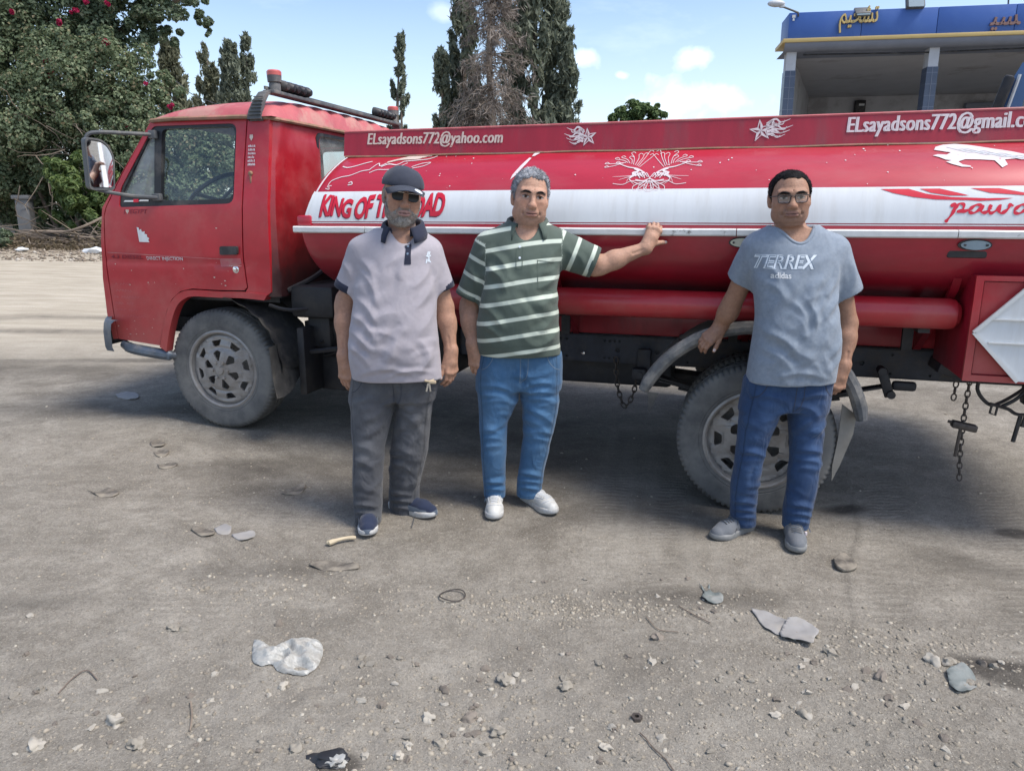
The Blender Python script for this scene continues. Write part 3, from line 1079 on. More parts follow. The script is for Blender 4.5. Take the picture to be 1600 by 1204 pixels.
# light bar across the roof
bar = MB()
bar.box((.445, 0, 2.212), (.075, 1.74, .020), bev=.004).box((.415, 0, 2.236), (.012, 1.72, .018))
baro = bar.build('light_bar', M['dark_grey'], truck)
for s in (-1, 1):
    ft = MB()
    v, f = ribbon([(0, 0)] * 2, .1)
    pts = [(.40, s * .965, 2.050), (.40, s * .955, 2.10), (.415, s * .935, 2.155), (.43, s * .905, 2.205), (.435, s * .84, 2.226)]
    vv, ff = [], []
    for i, p in enumerate(pts):
        w = .095 - .012 * i
        vv += [(p[0] - w / 2, p[1], p[2]), (p[0] + w / 2, p[1], p[2]), (p[0] + w / 2, p[1] - s * .022, p[2] - .01), (p[0] - w / 2, p[1] - s * .022, p[2] - .01)]
    for i in range(len(pts) - 1):
        for j in range(4):
            ff.append((i * 4 + j, i * 4 + (j + 1) % 4, i * 4 + 4 + (j + 1) % 4, i * 4 + 4 + j))
    ft.add(vv, ff)
    for i in range(6):
        ft.box((.405 + .003 * i, s * (.966 - .006 * i), 2.075 + .02 * i), (.085 - .005 * i, .012, .005))
    ft.build('bar_foot', M['dark_grey'], baro)
    b = MB().lathe([(.0, 2.222), (.034, 2.222), (.034, 2.262), (.030, 2.268), (.040, 2.272), (.042, 2.308), (.038, 2.312)], (.445, s * .80, 0), 'Z', 20)
    bo = b.build('beacon_base', M['dark_grey'], baro)
    MB().lathe([(.042, 2.309), (.043, 2.330), (.036, 2.338), (0, 2.339)], (.445, s * .80, 0), 'Z', 20).build('beacon_lens', M['beacon_red'], baro)
    for k in range(5):
        y = s * (.735 - .062 * k)
        sp = MB().lathe([(0, .055), (.018, .052), (.030, .030), (.033, .0), (.033, -.012), (.028, -.012), (.026, -.004), (0, -.004)], (0, 0, 0), 'X', 16)
        mm = Matrix.Translation((.445, y, 2.262)) @ Matrix.Rotation(R(8 * math.sin(k * 2.1)), 4, 'Z') @ Matrix.Rotation(R(8), 4, 'Y')
        sp.v = [tuple(mm @ Vector(p)) for p in sp.v]
        sp.box((.445, y, 2.232), (.012, .03, .02))
        sp.build('spotlight', M['black'], baro)

# bumper and step
bp = MB()
BP = [(-.86, .81, .10), (-.87, .72, .12)]
vv, ff = [], []
ys = [-1.07, -1.05, -.98, -.8, 0, .8, .98, 1.05, 1.07]
xs_ = [-.72, -.80, -.855, -.88, -.89, -.88, -.855, -.80, -.72]
sec = [(0, .655), (-.012, .68), (-.012, .78), (0, .835), (.02, .855), (.05, .86)]
for x, y in zip(xs_, ys):
    for (dx, z) in sec:
        vv.append((x + dx, y * (1 - .3 * max(0, dx)), z - (.02 if abs(y) > 1.04 else 0)))
for i in range(len(ys) - 1):
    for j in range(len(sec) - 1):
        a = i * len(sec) + j
        ff.append((a, a + 1, a + 1 + len(sec), a + len(sec)))
bp.add(vv, ff)
bp.build('front_bumper', M['bumper'], truck)
st = MB()
st.tube(spline([(-.73, -.97, .668), (-.66, -.985, .645), (-.52, -.985, .628), (-.40, -.965, .612), (-.36, -.93, .605)], 4), [.03] * 3 + [.036] * 11 + [.028] * 3, 10)
st.box((-.40, -.965, .600), (.07, .05, .035), bev=.006)
st.build('entry_step', M['bumper'], truck)
mobj('cab_underside', MB().box((-.45, 0, .80), (.55, 1.7, .10)).box((.10, 0, 1.0), (.80, 1.84, .05)).box((-.30, 0, .92), (.2, 1.7, .2)).__dict__ and (lambda q: (q.v, q.f))(MB().box((-.50, 0, .80), (.42, 1.7, .10)).box((.05, 0, .99), (.78, 1.8, .03)).box((-.42, 0, .88), (.10, 1.74, .22))), M['chassis'], cabin)


# wheels
def tyre_mesh(Rr, W, seed=0, lug=True):
    prof = [(.245, -W * .36), (.255, -W * .43), (.272, -W * .462), (.276, -W * .452), (.280, -W * .468), (.300, -W * .484), (.322, -W * .492), (.345, -W * .488), (.362, -W * .478), (.372, -W * .462), (Rr - .008, -W * .42),
            (Rr - .001, -W * .37), (Rr, -W * .30), (Rr, -W * .12), (Rr - .007, -W * .11), (Rr - .007, -W * .07), (Rr, -W * .06), (Rr, W * .06), (Rr - .007, W * .07), (Rr - .007, W * .11), (Rr, W * .12),
            (Rr, W * .34), (Rr - .006, W * .42), (.36, W * .48), (.32, W * .49), (.285, W * .475), (.245, W * .36)]
    n = 240

    def fn(r, a, i, j, t):
        if i in (9, 10, 11, 12):            # shoulder lugs
            g = 1 if j % 3 else 0
            return r - (0 if g else .010) * (1 if i != 12 else .6) * (.5 if i == 9 else 1)
        if i in (21, 22):
            return r - (.010 if j % 3 == 0 else 0)
        if 13 <= i <= 20:
            return r + .0025 * math.sin(j * math.pi / 6 + (1 if i > 16 else 0) * 2)
        return r
    return MB().lathe(prof, (0, 0, 0), 'Y', n, fn=fn)


def wheel_cover(rad, dome, n_out=8, n_in=6, rot=0.0):
    def ang(k, n, o=0):
        return 2 * math.pi * (k + o) / n + rot
    outer = [(rad * math.cos(2 * math.pi * i / 64), rad * math.sin(2 * math.pi * i / 64)) for i in range(64)]
    holes = []
    for k in range(n_out):
        a0 = ang(k, n_out)
        da = .54 * math.pi / n_out * .95
        r0, r1 = rad * .68, rad * .85
        q = [(r0, a0 - da * .7), (r0, a0 + da * .7), (r1, a0 + da), (r1, a0 - da)]
        holes.append(rounded([(r * math.cos(a), r * math.sin(a)) for r, a in q], rad * .04, 3))
    for k in range(n_in):
        a0 = ang(k, n_in, .5)
        da = .60 * math.pi / n_in
        r0, r1 = rad * .25, rad * .57
        q = [(r0, a0 - da * .25), (r0, a0 + da * .25), (r1 * .9, a0 + da * .85), (r1, a0), (r1 * .9, a0 - da * .85)]
        holes.append(rounded([(r * math.cos(a), r * math.sin(a)) for r, a in q], rad * .045, 3))

    def fn(a, b, t):
        r = math.hypot(a, b) / rad
        d = dome * (1 - r * r) + .012 * math.exp(-((r - .93) / .05) ** 2) - .012 * math.exp(-((r - .62) / .05) ** 2)
        return (a, -d + t, b)
    return plate_vf(outer, holes, .012, fn, grid(-rad, rad, .03), grid(-rad, rad, .03))


def make_wheel(name, pos, W, dome, rimr, rot, inset, extra_inner=False, bolts=True):
    w = empty(name, pos, 0)
    w.parent = truck
    tyre_mesh(.392, W).build('tyre', M['rubber'], w, True, 30)
    rm = MB().lathe([(.262, -W * .40), (.258, -W * .44), (.247, -W * .46), (.238, -W * .43), (.232, -W * .30), (.225, -W * .1), (.215, W * .3), (0, W * .3)], (0, 0, 0), 'Y', 48)
    rm.build('rim', M['rim'], w)
    v, f = wheel_cover(rimr, dome, rot=rot)
    wc = MB().add([(p[0], p[1] - W * .5 + inset, p[2]) for p in v], f).build('wheel_cover', M['rim'], w)
    b = MB()
    for k in range(6):
        a = 2 * math.pi * k / 6
        b.lathe([(0, -.016), (.009, -.015), (.011, 0)], (.055 * math.cos(a), -W * .5 + inset - dome * .94, .055 * math.sin(a)), 'Y', 8)
    b.lathe([(0, -.010), (.026, -.008), (.03, .004)], (0, -W * .5 + inset - dome, 0), 'Y', 20)
    b.build('hub_bolts', M['rim'], w)
    return w


make_wheel('front_wheel', (0, -.845, .53), .21, .055, .232, .2, .045)
make_wheel('rear_wheel', (3.29, -.985, .388), .22, .035, .240, .05, .060)
iw = empty('rear_wheel', (3.29, -.73, .388))
iw.parent = truck
tyre_mesh(.392, .22).build('tyre', M['rubber'], iw, True, 30)
for nm, x, y, z in (('front_wheel', 0, .845, .53), ('rear_wheel', 3.29, .985, .44), ('rear_wheel', 3.29, .73, .44)):
    w2 = empty(nm, (x, y, z), math.pi)
    w2.parent = truck
    o = tyre_mesh(.392, .21).build('tyre', M['rubber'], w2, True, 30)
    MB().lathe([(.25, -.08), (.23, -.05), (0, -.04)], (0, 0, 0), 'Y', 32).build('rim', M['rim'], w2)
# axles, springs
ax_ = MB().tube([(3.29, -.8, .40), (3.29, .8, .43)], .06, 12).ball((3.29, 0, .43), (.2, .2, .2), 2).tube([(0, -.72, .52), (0, .72, .52)], .05, 10)
ax_.tube([(1.0, 0, .62), (3.15, 0, .45)], .045, 10)
ax_.build('axle', M['chassis'], truck)
for y in (-.53, .53):
    lf = MB()
    for k in range(5):
        L_ = 1 - .17 * k
        pts = [(3.30 + .66 * L_ * u, y, .50 + .10 * (u * L_) ** 2 - .014 * k) for u in [-1, -.6, -.2, .2, .6, 1]]
        for i in range(5):
            a, b = Vector(pts[i]), Vector(pts[i + 1])
            lf.box(tuple((a + b) / 2), ((b - a).length + .004, .075, .011), Matrix.Rotation(-math.atan2(b.z - a.z, b.x - a.x), 4, 'Y'))
    lf.build('leaf_spring', M['chassis'], truck)
    hg = MB()
    hg.box((2.65, y * .93, .64), (.085, .03, .18), bev=.012).box((2.63, y, .585), (.09, .08, .075), bev=.02)
    hg.lathe([(0, -.05), (.02, -.05), (.02, .05), (0, .05)], (2.635, y, .585), 'Y', 10)
    hg.build('spring_hanger', M['chassis'], truck)
    sh = MB().box((3.955, y * 1.08, .625), (.05, .02, .16), Matrix.Rotation(R(-20), 4, 'Y'), bev=.008)
    sh.lathe([(0, -.045), (.022, -.045), (.022, .04), (0, .04)], (3.93, y * 1.05, .69), 'Y', 10).lathe([(0, -.045), (.022, -.045), (.022, .04), (0, .04)], (3.985, y * 1.05, .565), 'Y', 10)
    sh.box((4.06, y * .95, .60), (.12, .05, .05), bev=.015)
    sh.build('spring_shackle', M['chassis'], truck)

# chassis rails with their holes, subframe, saddles
for s in (-1, 1):
    holes = [[(x + .008 * math.cos(t), z + .008 * math.sin(t)) for t in [2 * math.pi * i / 8 for i in range(8)]] for x in
             [1.35, 1.5, 1.9, 2.12, 2.16, 2.40, 2.43, 2.46, 2.49, 2.9, 3.6, 4.0, 4.2] for z in (.648, .755)]
    holes += [[(x + .015 * math.cos(t), .70 + .015 * math.sin(t)) for t in [2 * math.pi * i / 10 for i in range(10)]] for x in (1.7, 2.48, 2.72, 3.85)]
    q = plate('chassis_rail', [(.3, .622), (4.75, .622), (4.75, .787), (.3, .787)], M['chassis_blue'], truck, holes, .008, lambda a, b, t: (a, s * (.42 - t), b))
    MB().box((2.5, s * .400, .7045), (4.4, .006, .15)).build('rail_web', M['chassis'], truck)
    MB().box((2.5, s * .395, .624), (4.4, .05, .008)).box((2.5, s * .395, .785), (4.4, .05, .008)).build('rail_flange', M['chassis_blue'], truck)
    MB().box((2.75, s * .385, .865), (4.0, .05, .14), bev=.01).build('subframe_rail', M['coaming'], truck)
MB().lathe([(0, -.014), (.010, -.012), (.011, 0)], (2.268, -.421, .672), 'Y', 10).build('bright_bolt', M['chrome'], truck)
for x in (.6, 1.4, 2.2, 2.9, 3.7, 4.6):
    MB().box((x, 0, .70), (.06, .78, .12), bev=.01).build('crossmember', M['chassis'], truck)
MB().box((2.35, -.10, .55), (.9, .30, .22), bev=.03).build('muffler', M['chassis'], truck)
MB().box((1.2, 0, .66), (.7, .5, .25), bev=.05).build('gearbox', M['chassis'], truck)
for x in (1.25, 2.2, 3.2, 4.10):
    for s in (-1, 1):
        sd_ = MB()
        v, f = plate_vf([(.30, .79), (.42, .79), (.86, 1.07), (.99, 1.17), (1.03, 1.24), (.90, 1.12), (.6, .985), (.30, .95)], (), .035, lambda a, b, t: (x + t, s * a, b))
        sd_.add(v, f)
        sd_.build('tank_saddle', M['coaming'], truck)
    MB().box((x + .02, -1.09, 1.365), (.16, .03, .085), bev=.01).build('lamp_bracket', M['chassis'], truck)
for x, mm in ((3.165, 'amber'), (4.14, 'lens_blue')):
    el = [(x + .066 * math.cos(t), 1.381 + .025 * math.sin(t)) for t in [2 * math.pi * i / 28 for i in range(28)]]
    lp = plate('side_lamp', el, M['black'], truck, (), .025, lambda a, b, t: (a, -1.128 + t, b))
    v, f = [], []
    plate('lamp_lens', [((a - x) * .88 + x, (b - 1.381) * .82 + 1.381) for a, b in el], M[mm], lp, (), .01, lambda a, b, t: (a, -1.136 - .008 * (1 - ((a - x) / .06) ** 2) + t, b), grid(x - .06, x + .06, .015))
    MB().lathe([(0, -1.148), (.005, -1.147), (.005, -1.13)], (x - .043, 0, 1.381), 'Y', 8).lathe([(0, -1.148), (.005, -1.147), (.005, -1.13)], (x + .043, 0, 1.381), 'Y', 8).build('lamp_screw', M['black'], lp)

# ------------------------------------------------------------------ tank
TA, TZ = 1.118, 1.43


def tankL(z):
    if z >= TZ:
        q = min(1, (z - TZ) / .53)
        return TA * max(0, 1 - q ** 2.3) ** (1 / 2.3)
    q = min(1, (TZ - z) / .45)
    return TA * max(0, 1 - q ** 2.2) ** (1 / 2.2)


def tank_front(z):
    return .755 + (.30 * (z - TZ) if z > TZ else .10 * (TZ - z))


def tank_mesh():
    ring = []
    n = 96
    for i in range(n):
        t = 2 * math.pi * i / n
        c, s = math.cos(t), math.sin(t)
        nn, b = (2.3, .53) if s >= 0 else (2.2, .45)
        ring.append((TA * math.copysign(abs(c) ** (2 / nn), c), TZ + b * math.copysign(abs(s) ** (2 / nn), s)))
    v, f = [], []
    rows = []
    for k, (ins, dx) in enumerate(((.62, .035), (.85, .010), (.955, -.004), (.985, .0), (1.0, .022))):
        rows.append([(tank_front(z) + dx, y * ins, TZ + (z - TZ) * ins) for y, z in ring])
    m_ = 48
    for k in range(1, m_ + 1):
        row = []
        for y, z in ring:
            x0 = tank_front(z) + .022
            x = x0 + (5.25 - x0) * k / m_
            d = .0045 * noise.noise(Vector((x * 1.7, y * 2.2, z * 2.2)))
            l = math.hypot(y, z - TZ)
            row.append((x, y * (1 + d / l), TZ + (z - TZ) * (1 + d / l)))
        rows.append(row)
    rows.append([(5.28, y * .96, TZ + (z - TZ) * .96) for y, z in ring])
    for r_ in rows:
        v += r_
    for k in range(len(rows) - 1):
        for i in range(n):
            a, b = k * n + i, k * n + (i + 1) % n
            f.append((a, b, b + n, a + n))
    f.append(tuple(range(n)))
    f.append(tuple((len(rows) - 1) * n + i for i in reversed(range(n))))
    return v, f


v, f = tank_mesh()
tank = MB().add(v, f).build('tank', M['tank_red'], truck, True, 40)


def on_tank(off):
    def q(x, z, t=0):
        e = .004
        L0 = tankL(z)
        dz = (tankL(z + e) - tankL(z - e)) / (2 * e)
        n = Vector((1, -dz)).normalized()
        d = .0045 * noise.noise(Vector((x * 1.7, -L0 * 2.2, z * 2.2))) / math.hypot(L0, z - TZ)
        o_ = off * .42 - t
        return (x, -(L0 * (1 + d) + n.x * o_), TZ + (z - TZ) * (1 + d) + n.y * o_)
    return q


TX = grid(.7, 5.3, .12)
TZs = grid(1.2, 1.95, .012)
band = plate('white_band', [(.836, 1.472), (5.2, 1.472), (5.2, 1.632), (.840, 1.632), (.822, 1.615), (.815, 1.56), (.80, 1.50)], M['white'], tank, (), 0, on_tank(.006), TX, TZs)
plate('pinstripe', [(.80, 1.462), (5.2, 1.462), (5.2, 1.4665), (.80, 1.4665)], M['white'], tank, (), 0, on_tank(.006), TX, TZs)
# curved white line along the front edge of the tank
mobj('edge_stripe', skin2(ribbon([(tank_front(z) + .030, z) for z in np.linspace(1.475, 1.85, 22)], .005), lambda a, b: on_tank(.006)(a, b)), M['decal'], tank)
mobj('edge_stripe', skin2(ribbon([(tank_front(z) + .024, z) for z in np.linspace(1.475, 1.632, 9)], .009), lambda a, b: on_tank(.009)(a, b)), M['white'], tank)
# seam rail, dented, dirty white
sr = MB()
segs = ((.735, 1.18), (1.184, 3.13), (3.134, 4.06), (4.064, 5.2))
for k, (x0, x1) in enumerate(segs):
    n = max(3, int((x1 - x0) / .09))
    vv, ff = [], []
    for i in range(n + 1):
        x = x0 + (x1 - x0) * i / n
        d = .003 * noise.noise(Vector((x * 5, 0, k)))
        for (y, z) in ((-1.10, 1.408), (-1.152, 1.410), (-1.158, 1.416), (-1.158, 1.439), (-1.152, 1.445), (-1.10, 1.446)):
            vv.append((x, y + d, z + d * .7))
    for i in range(n):
        for j in range(6):
            ff.append((i * 6 + j, i * 6 + (j + 1) % 6, i * 6 + 6 + (j + 1) % 6, i * 6 + 6 + j))
    ff += [tuple(range(6)), tuple(n * 6 + j for j in reversed(range(6)))]
    sr.add(vv, ff)
sr.build('seam_rail', M['dirty_white'], tank)
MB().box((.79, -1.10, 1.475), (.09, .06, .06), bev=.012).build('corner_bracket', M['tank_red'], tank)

# lettering on the white band: slanted comic capitals with a dark edge to the lower left
def comic(words, x0, z0, h, tot):
    a = text_vf(words, tot, h, .28, .035, .92)
    vs = []
    for (x, y) in a[0]:
        # a wavering hand-cut look: letters rise and fall a little
        k = math.sin(x * 21) * .006 + math.sin(x * 9 + 1) * .004
        vs.append((x + x0, (y * (1 + .10 * math.sin(x * 17 + 2))) + z0 + k))
    return vs, a[1]


cm = densify(comic('KING OF THE ROAD', .885, 1.490, .114, .752), .03)
mobj('lettering', skin2(([(a - .006, b - .005) for a, b in cm[0]], cm[1]), on_tank(.010)), M['letter_dark'], band, False)
mobj('lettering', skin2(cm, on_tank(.014)), M['letter_red'], band, False)
# swooshes and script on the right
sw_ = [[(3.745, 1.622), (3.86, 1.622), (3.93, 1.600), (4.03, 1.585), (4.16, 1.580), (4.20, 1.576), (4.08, 1.572), (3.97, 1.575), (3.88, 1.586), (3.80, 1.603)],
       [(3.905, 1.622), (3.985, 1.622), (4.07, 1.600), (4.10, 1.591), (4.02, 1.592), (3.95, 1.604)],
       [(4.105, 1.623), (4.215, 1.622), (4.32, 1.600), (4.45, 1.590), (4.30, 1.592), (4.18, 1.602)],
       [(4.33, 1.623), (4.43, 1.622), (4.56, 1.60), (4.66, 1.590), (4.52, 1.592), (4.40, 1.604)],
       [(4.07, 1.574), (4.14, 1.568), (4.22, 1.572), (4.27, 1.580), (4.20, 1.580), (4.13, 1.578)]]
for p in sw_:
    plate('swoosh', p, M['letter_red'], band, (), 0, on_tank(.010), TX, TZs)
pw = MB()
strokes = [[(4.030, 1.545), (4.048, 1.556), (4.040, 1.520), (4.020, 1.488), (4.012, 1.478)], [(4.046, 1.535), (4.062, 1.556), (4.080, 1.552), (4.076, 1.530), (4.055, 1.522), (4.088, 1.526), (4.108, 1.536)],
           [(4.150, 1.548), (4.130, 1.552), (4.108, 1.536), (4.104, 1.522), (4.122, 1.518), (4.146, 1.536), (4.154, 1.550), (4.148, 1.524), (4.166, 1.520), (4.186, 1.538)],
           [(4.186, 1.552), (4.178, 1.530), (4.188, 1.517), (4.210, 1.532), (4.222, 1.551), (4.216, 1.526), (4.228, 1.517), (4.250, 1.534), (4.258, 1.552), (4.270, 1.546)],
           [(4.322, 1.548), (4.302, 1.552), (4.280, 1.536), (4.276, 1.520), (4.294, 1.516), (4.318, 1.534), (4.326, 1.550), (4.320, 1.522), (4.338, 1.518), (4.356, 1.534)]]
for k, s_ in enumerate(strokes):
    s2 = spline(s_, 6)
    pw.add(*skin2(ribbon(s2, [.0055 + .002 * math.sin(i * .7) for i in range(len(s2))]), on_tank(.012)))
pw.build('script_lettering', M['letter_red'], band, False)

# galloping horse outline on the upper tank, half worn away
hs = MB()
for s_, w in (([(.905, 1.655), (.915, 1.690), (.965, 1.712), (1.02, 1.722), (1.075, 1.745), (1.12, 1.752)], 0.00217), ([(.895, 1.650), (.92, 1.645), (.913, 1.662), (.93, 1.665)], 0.00186),
              ([(.935, 1.775), (.97, 1.768), (1.01, 1.775), (1.06, 1.792), (1.10, 1.803)], 0.00248), ([(1.03, 1.668), (1.055, 1.672), (1.045, 1.685), (1.03, 1.678)], 0.00248),
              ([(1.12, 1.752), (1.15, 1.790), (1.17, 1.775), (1.20, 1.790)], 0.00248), ([(1.13, 1.735), (1.17, 1.752), (1.22, 1.752), (1.27, 1.758), (1.33, 1.790)], 0.00186),
              ([(1.18, 1.77), (1.22, 1.785), (1.27, 1.78), (1.30, 1.80)], 0.00279), ([(1.30, 1.80), (1.36, 1.805), (1.44, 1.812), (1.48, 1.83)], 0.00217),
              ([(1.37, 1.765), (1.42, 1.785), (1.47, 1.79), (1.44, 1.77), (1.38, 1.758)], 0.00186)):
    hs.add(*skin2(ribbon(spline(s_, 5), w), on_tank(.007)))
hs.build('horse_outline', M['decal'], tank, False)
mn = MB()
rg = random.Random(9)
for k in range(13):
    x0, z0 = 1.20 + .012 * k, 1.795 + .0035 * k
    mn.add(*skin2(ribbon(spline([(x0, z0), (x0 + .06, z0 + .012 + .008 * rg.random()), (x0 + .13, z0 + .018), (x0 + .18 + .03 * rg.random(), z0 + .016 + .008 * rg.random())], 4), [.005, .001]), on_tank(.008)))
mn.build('horse_mane', M['decal_old'], tank, False)

# spread eagle: fanned feathers, body and tail petals in white line work
eg = MB()
cx, cz = 2.70, 1.700
for s in (-1, 1):
    for k in range(11):
        t = k / 10
        a = R(166 - 76 * t) if s < 0 else R(14 + 76 * t)
        r0 = .075
        r1 = .245 - .05 * t if s < 0 else .250 - .055 * t
        px, pz = cx + s * (.165 - .125 * t ** .8), cz + .058 - .034 * abs(t - .25)
        r1 *= 1 + .10 * math.sin(k * 2.3)
        e = (cx + math.cos(a) * r1 * 1.0, cz + .012 + math.sin(a) * r1 * .52)
        mid = (px + (e[0] - px) * .45, pz + (e[1] - pz) * .62 + .004)
        eg.add(*skin2(ribbon(spline([(px + .02 * s * t, pz + .01), mid, e, (e[0] - s * .01, e[1] + .008), (e[0] - s * .022, e[1] + .001)], 5), [.0013, .0013]), on_tank(.007)))
    eg.add(*skin2(ribbon(spline([(cx + s * .03, cz + .012), (cx + s * .07, cz + .034), (cx + s * .12, cz + .044), (cx + s * .175, cz + .064)], 5), [.004, .0015]), on_tank(.007)))
    for k in range(6):
        a = R(200 + 14 * k) if s < 0 else R(-20 - 14 * k)
        eg.add(*skin2(ribbon(spline([(cx + s * .05, cz + .01), (cx + s * .10, cz - .002 - .004 * k), (cx + math.cos(a) * (.20 - .015 * k), cz + math.sin(a) * .075 + .02)], 5), [.0018, .0006]), on_tank(.007)))
    for k in range(3):
        c0 = cx + s * .026 * k
        eg.add(*skin2(ribbon(spline([(cx + s * .01, cz - .025), (c0 + s * .022, cz - .052), (c0 + s * .020, cz - .074), (c0, cz - .080 + .008 * k), (c0 - s * .012, cz - .06), (cx, cz - .025)], 5), .0017), on_tank(.007)))
    for k in range(5):
        eg.add(*skin2(ribbon(spline([(cx + s * .012 * k, cz - .015 + .006 * (k % 2)), (cx + s * (.02 + .012 * k), cz + .012), (cx + s * (.03 + .014 * k), cz - .004), (cx + s * (.04 + .012 * k), cz + .014)], 4), .0019), on_tank(.0075)))
    eg.add(*skin2(ribbon(spline([(cx + s * .085, cz + .035), (cx + s * .06, cz + .022), (cx + s * .09, cz + .012), (cx + s * .07, cz + .002)], 4), .0042), on_tank(.008)))
    eg.add(*skin2(ribbon(spline([(cx + s * .04, cz - .03), (cx + s * .09, cz - .028), (cx + s * .13, cz - .045), (cx + s * .18, cz - .040)], 4), .0014), on_tank(.007)))
eg.add(*skin2(ribbon(spline([(cx - .07, cz - .022), (cx - .03, cz - .028), (cx, cz - .018), (cx + .03, cz - .028), (cx + .07, cz - .022)], 4), .0024), on_tank(.0078)))
eg.build('eagle_emblem', M['decal'], tank, False)

# leaping panther and torn white strips, right
pn = [(3.985, 1.800), (3.995, 1.815), (4.03, 1.826), (4.08, 1.829), (4.13, 1.823), (4.18, 1.812), (4.23, 1.800), (4.29, 1.787), (4.34, 1.772), (4.42, 1.775), (4.50, 1.772), (4.50, 1.745), (4.42, 1.738), (4.36, 1.748),
      (4.30, 1.752), (4.255, 1.748), (4.262, 1.725), (4.238, 1.712), (4.215, 1.745), (4.16, 1.750), (4.10, 1.752), (4.07, 1.742), (4.085, 1.728), (4.115, 1.722), (4.118, 1.716), (4.08, 1.718), (4.04, 1.732), (4.02, 1.742), (4.045, 1.748),
      (4.02, 1.752), (3.995, 1.765), (3.972, 1.772), (3.995, 1.778), (4.03, 1.775), (4.05, 1.786), (4.02, 1.792)]
plate('panther_decal', pn, M['decal'], tank, (), 0, on_tank(.007), TX, TZs)
pl = MB()
for k in range(12):
    x0 = 4.04 + .022 * k
    z0 = 1.812 - .004 * k - .004 * (k % 3)
    pl.add(*skin2(ribbon(spline([(x0, z0), (x0 + .04, z0 - .012), (x0 + .08, z0 - .010), (x0 + .12, z0 - .022)], 4), [.0018, .0006]), on_tank(.010)))
pl.build('panther_lines', M['decal_grey'], tank, False)
plate('peeled_decal', [(2.060, 1.845), (2.085, 1.849), (2.088, 1.84), (2.06, 1.815), (2.045, 1.812), (2.046, 1.826)], M['decal'], tank, (), 0, on_tank(.007), (), TZs)
plate('peeled_decal', [(2.035, 1.805), (2.048, 1.803), (2.035, 1.77), (2.0, 1.71), (1.975, 1.685), (1.98, 1.71), (2.01, 1.765)], M['decal'], tank, (), 0, on_tank(.007), (), TZs)
chips = MB()
rg = random.Random(21)
for k in range(46):
    x, z = rg.uniform(1.2, 4.35), rg.uniform(1.645, 1.84)
    r_ = rg.uniform(.0012, .0042)
    n = 6
    chips.add(*skin2(([(x + r_ * rg.uniform(.6, 1.6) * math.cos(2 * math.pi * i / n), z + r_ * rg.uniform(.5, 1) * math.sin(2 * math.pi * i / n)) for i in range(n)], [tuple(range(n))]), on_tank(.006)))
chips.build('paint_chips', M['decal'], tank, False)

# coaming (upright plate round the walkway), with its lettering
cz0, cz1 = 1.845, 1.982


def coam(x, z, t=0):
    return (x, -(.785 - (z - cz0) * .22) + t, z)


coa = plate('coaming', [(.872, cz0), (5.15, cz0), (5.15, cz1 + .004), (.868, cz1)], M['coaming'], truck, (), .006, coam, TX)
MB().tube([(.868, -.752, cz1), (3, -.752, cz1 + .002), (5.15, -.752, cz1 + .004)], .007, 6).build('coaming_edge', M['faded'], coa)
plate('coaming_end', [(-.77, cz0 - .02), (.77, cz0 - .02), (.75, cz1), (-.75, cz1)], M['coaming'], truck, (), .006, lambda a, b, t: (.872 + t, a, b))
plate('coaming_far', [(.872, cz0), (5.15, cz0), (5.15, cz1), (.872, cz1)], M['coaming'], truck, (), .006, lambda a, b, t: (a, .76 + t, b))
# weld bead where the plate meets the tank
MB().tube([(x, -.800, 1.838 + .002 * math.sin(x * 9)) for x in np.linspace(.89, 5.1, 60)], .006, 5).build('weld_bead', M['rust'], coa)
on_coam = lambda a, b: (coam(a, b)[0], coam(a, b)[1] - .004, b)


def blackletter(txt, x0, x1, z0, z1, h):
    """condensed heavy letters, each with a thin slit like a cut stencil"""
    tv, tf = text_vf(txt, x1 - x0, h, .10, .002, 1.06)
    return [(a + x0, b + z0 + (z1 - z0) * a / (x1 - x0)) for a, b in tv], tf


def fat_stems(txt, x0, x1, z0, z1, h, dx, m):
    # heavy upright strokes with thin cross strokes
    V_, F_ = [], []
    tv, tf = blackletter(txt, x0, x1, z0, z1, h)
    for k, d in enumerate((-dx, 0, dx)):
        n0 = len(V_)
        for a, b in tv:
            q = on_coam(a + d, b)
            V_.append((q[0], q[1] - .0004 * k, q[2]))
        F_ += [tuple(i + n0 for i in f_) for f_ in tf]
    mobj('lettering', (V_, F_), m, coa, False)


fat_stems('ELsayadsons772@yahoo.com', 1.026, 1.854, 1.887, 1.876, .088, .0030, M['decal_old'])
fat_stems('ELsayadsons772@gmail.com', 3.616, 4.450, 1.876, 1.878, .100, .0034, M['decal'])


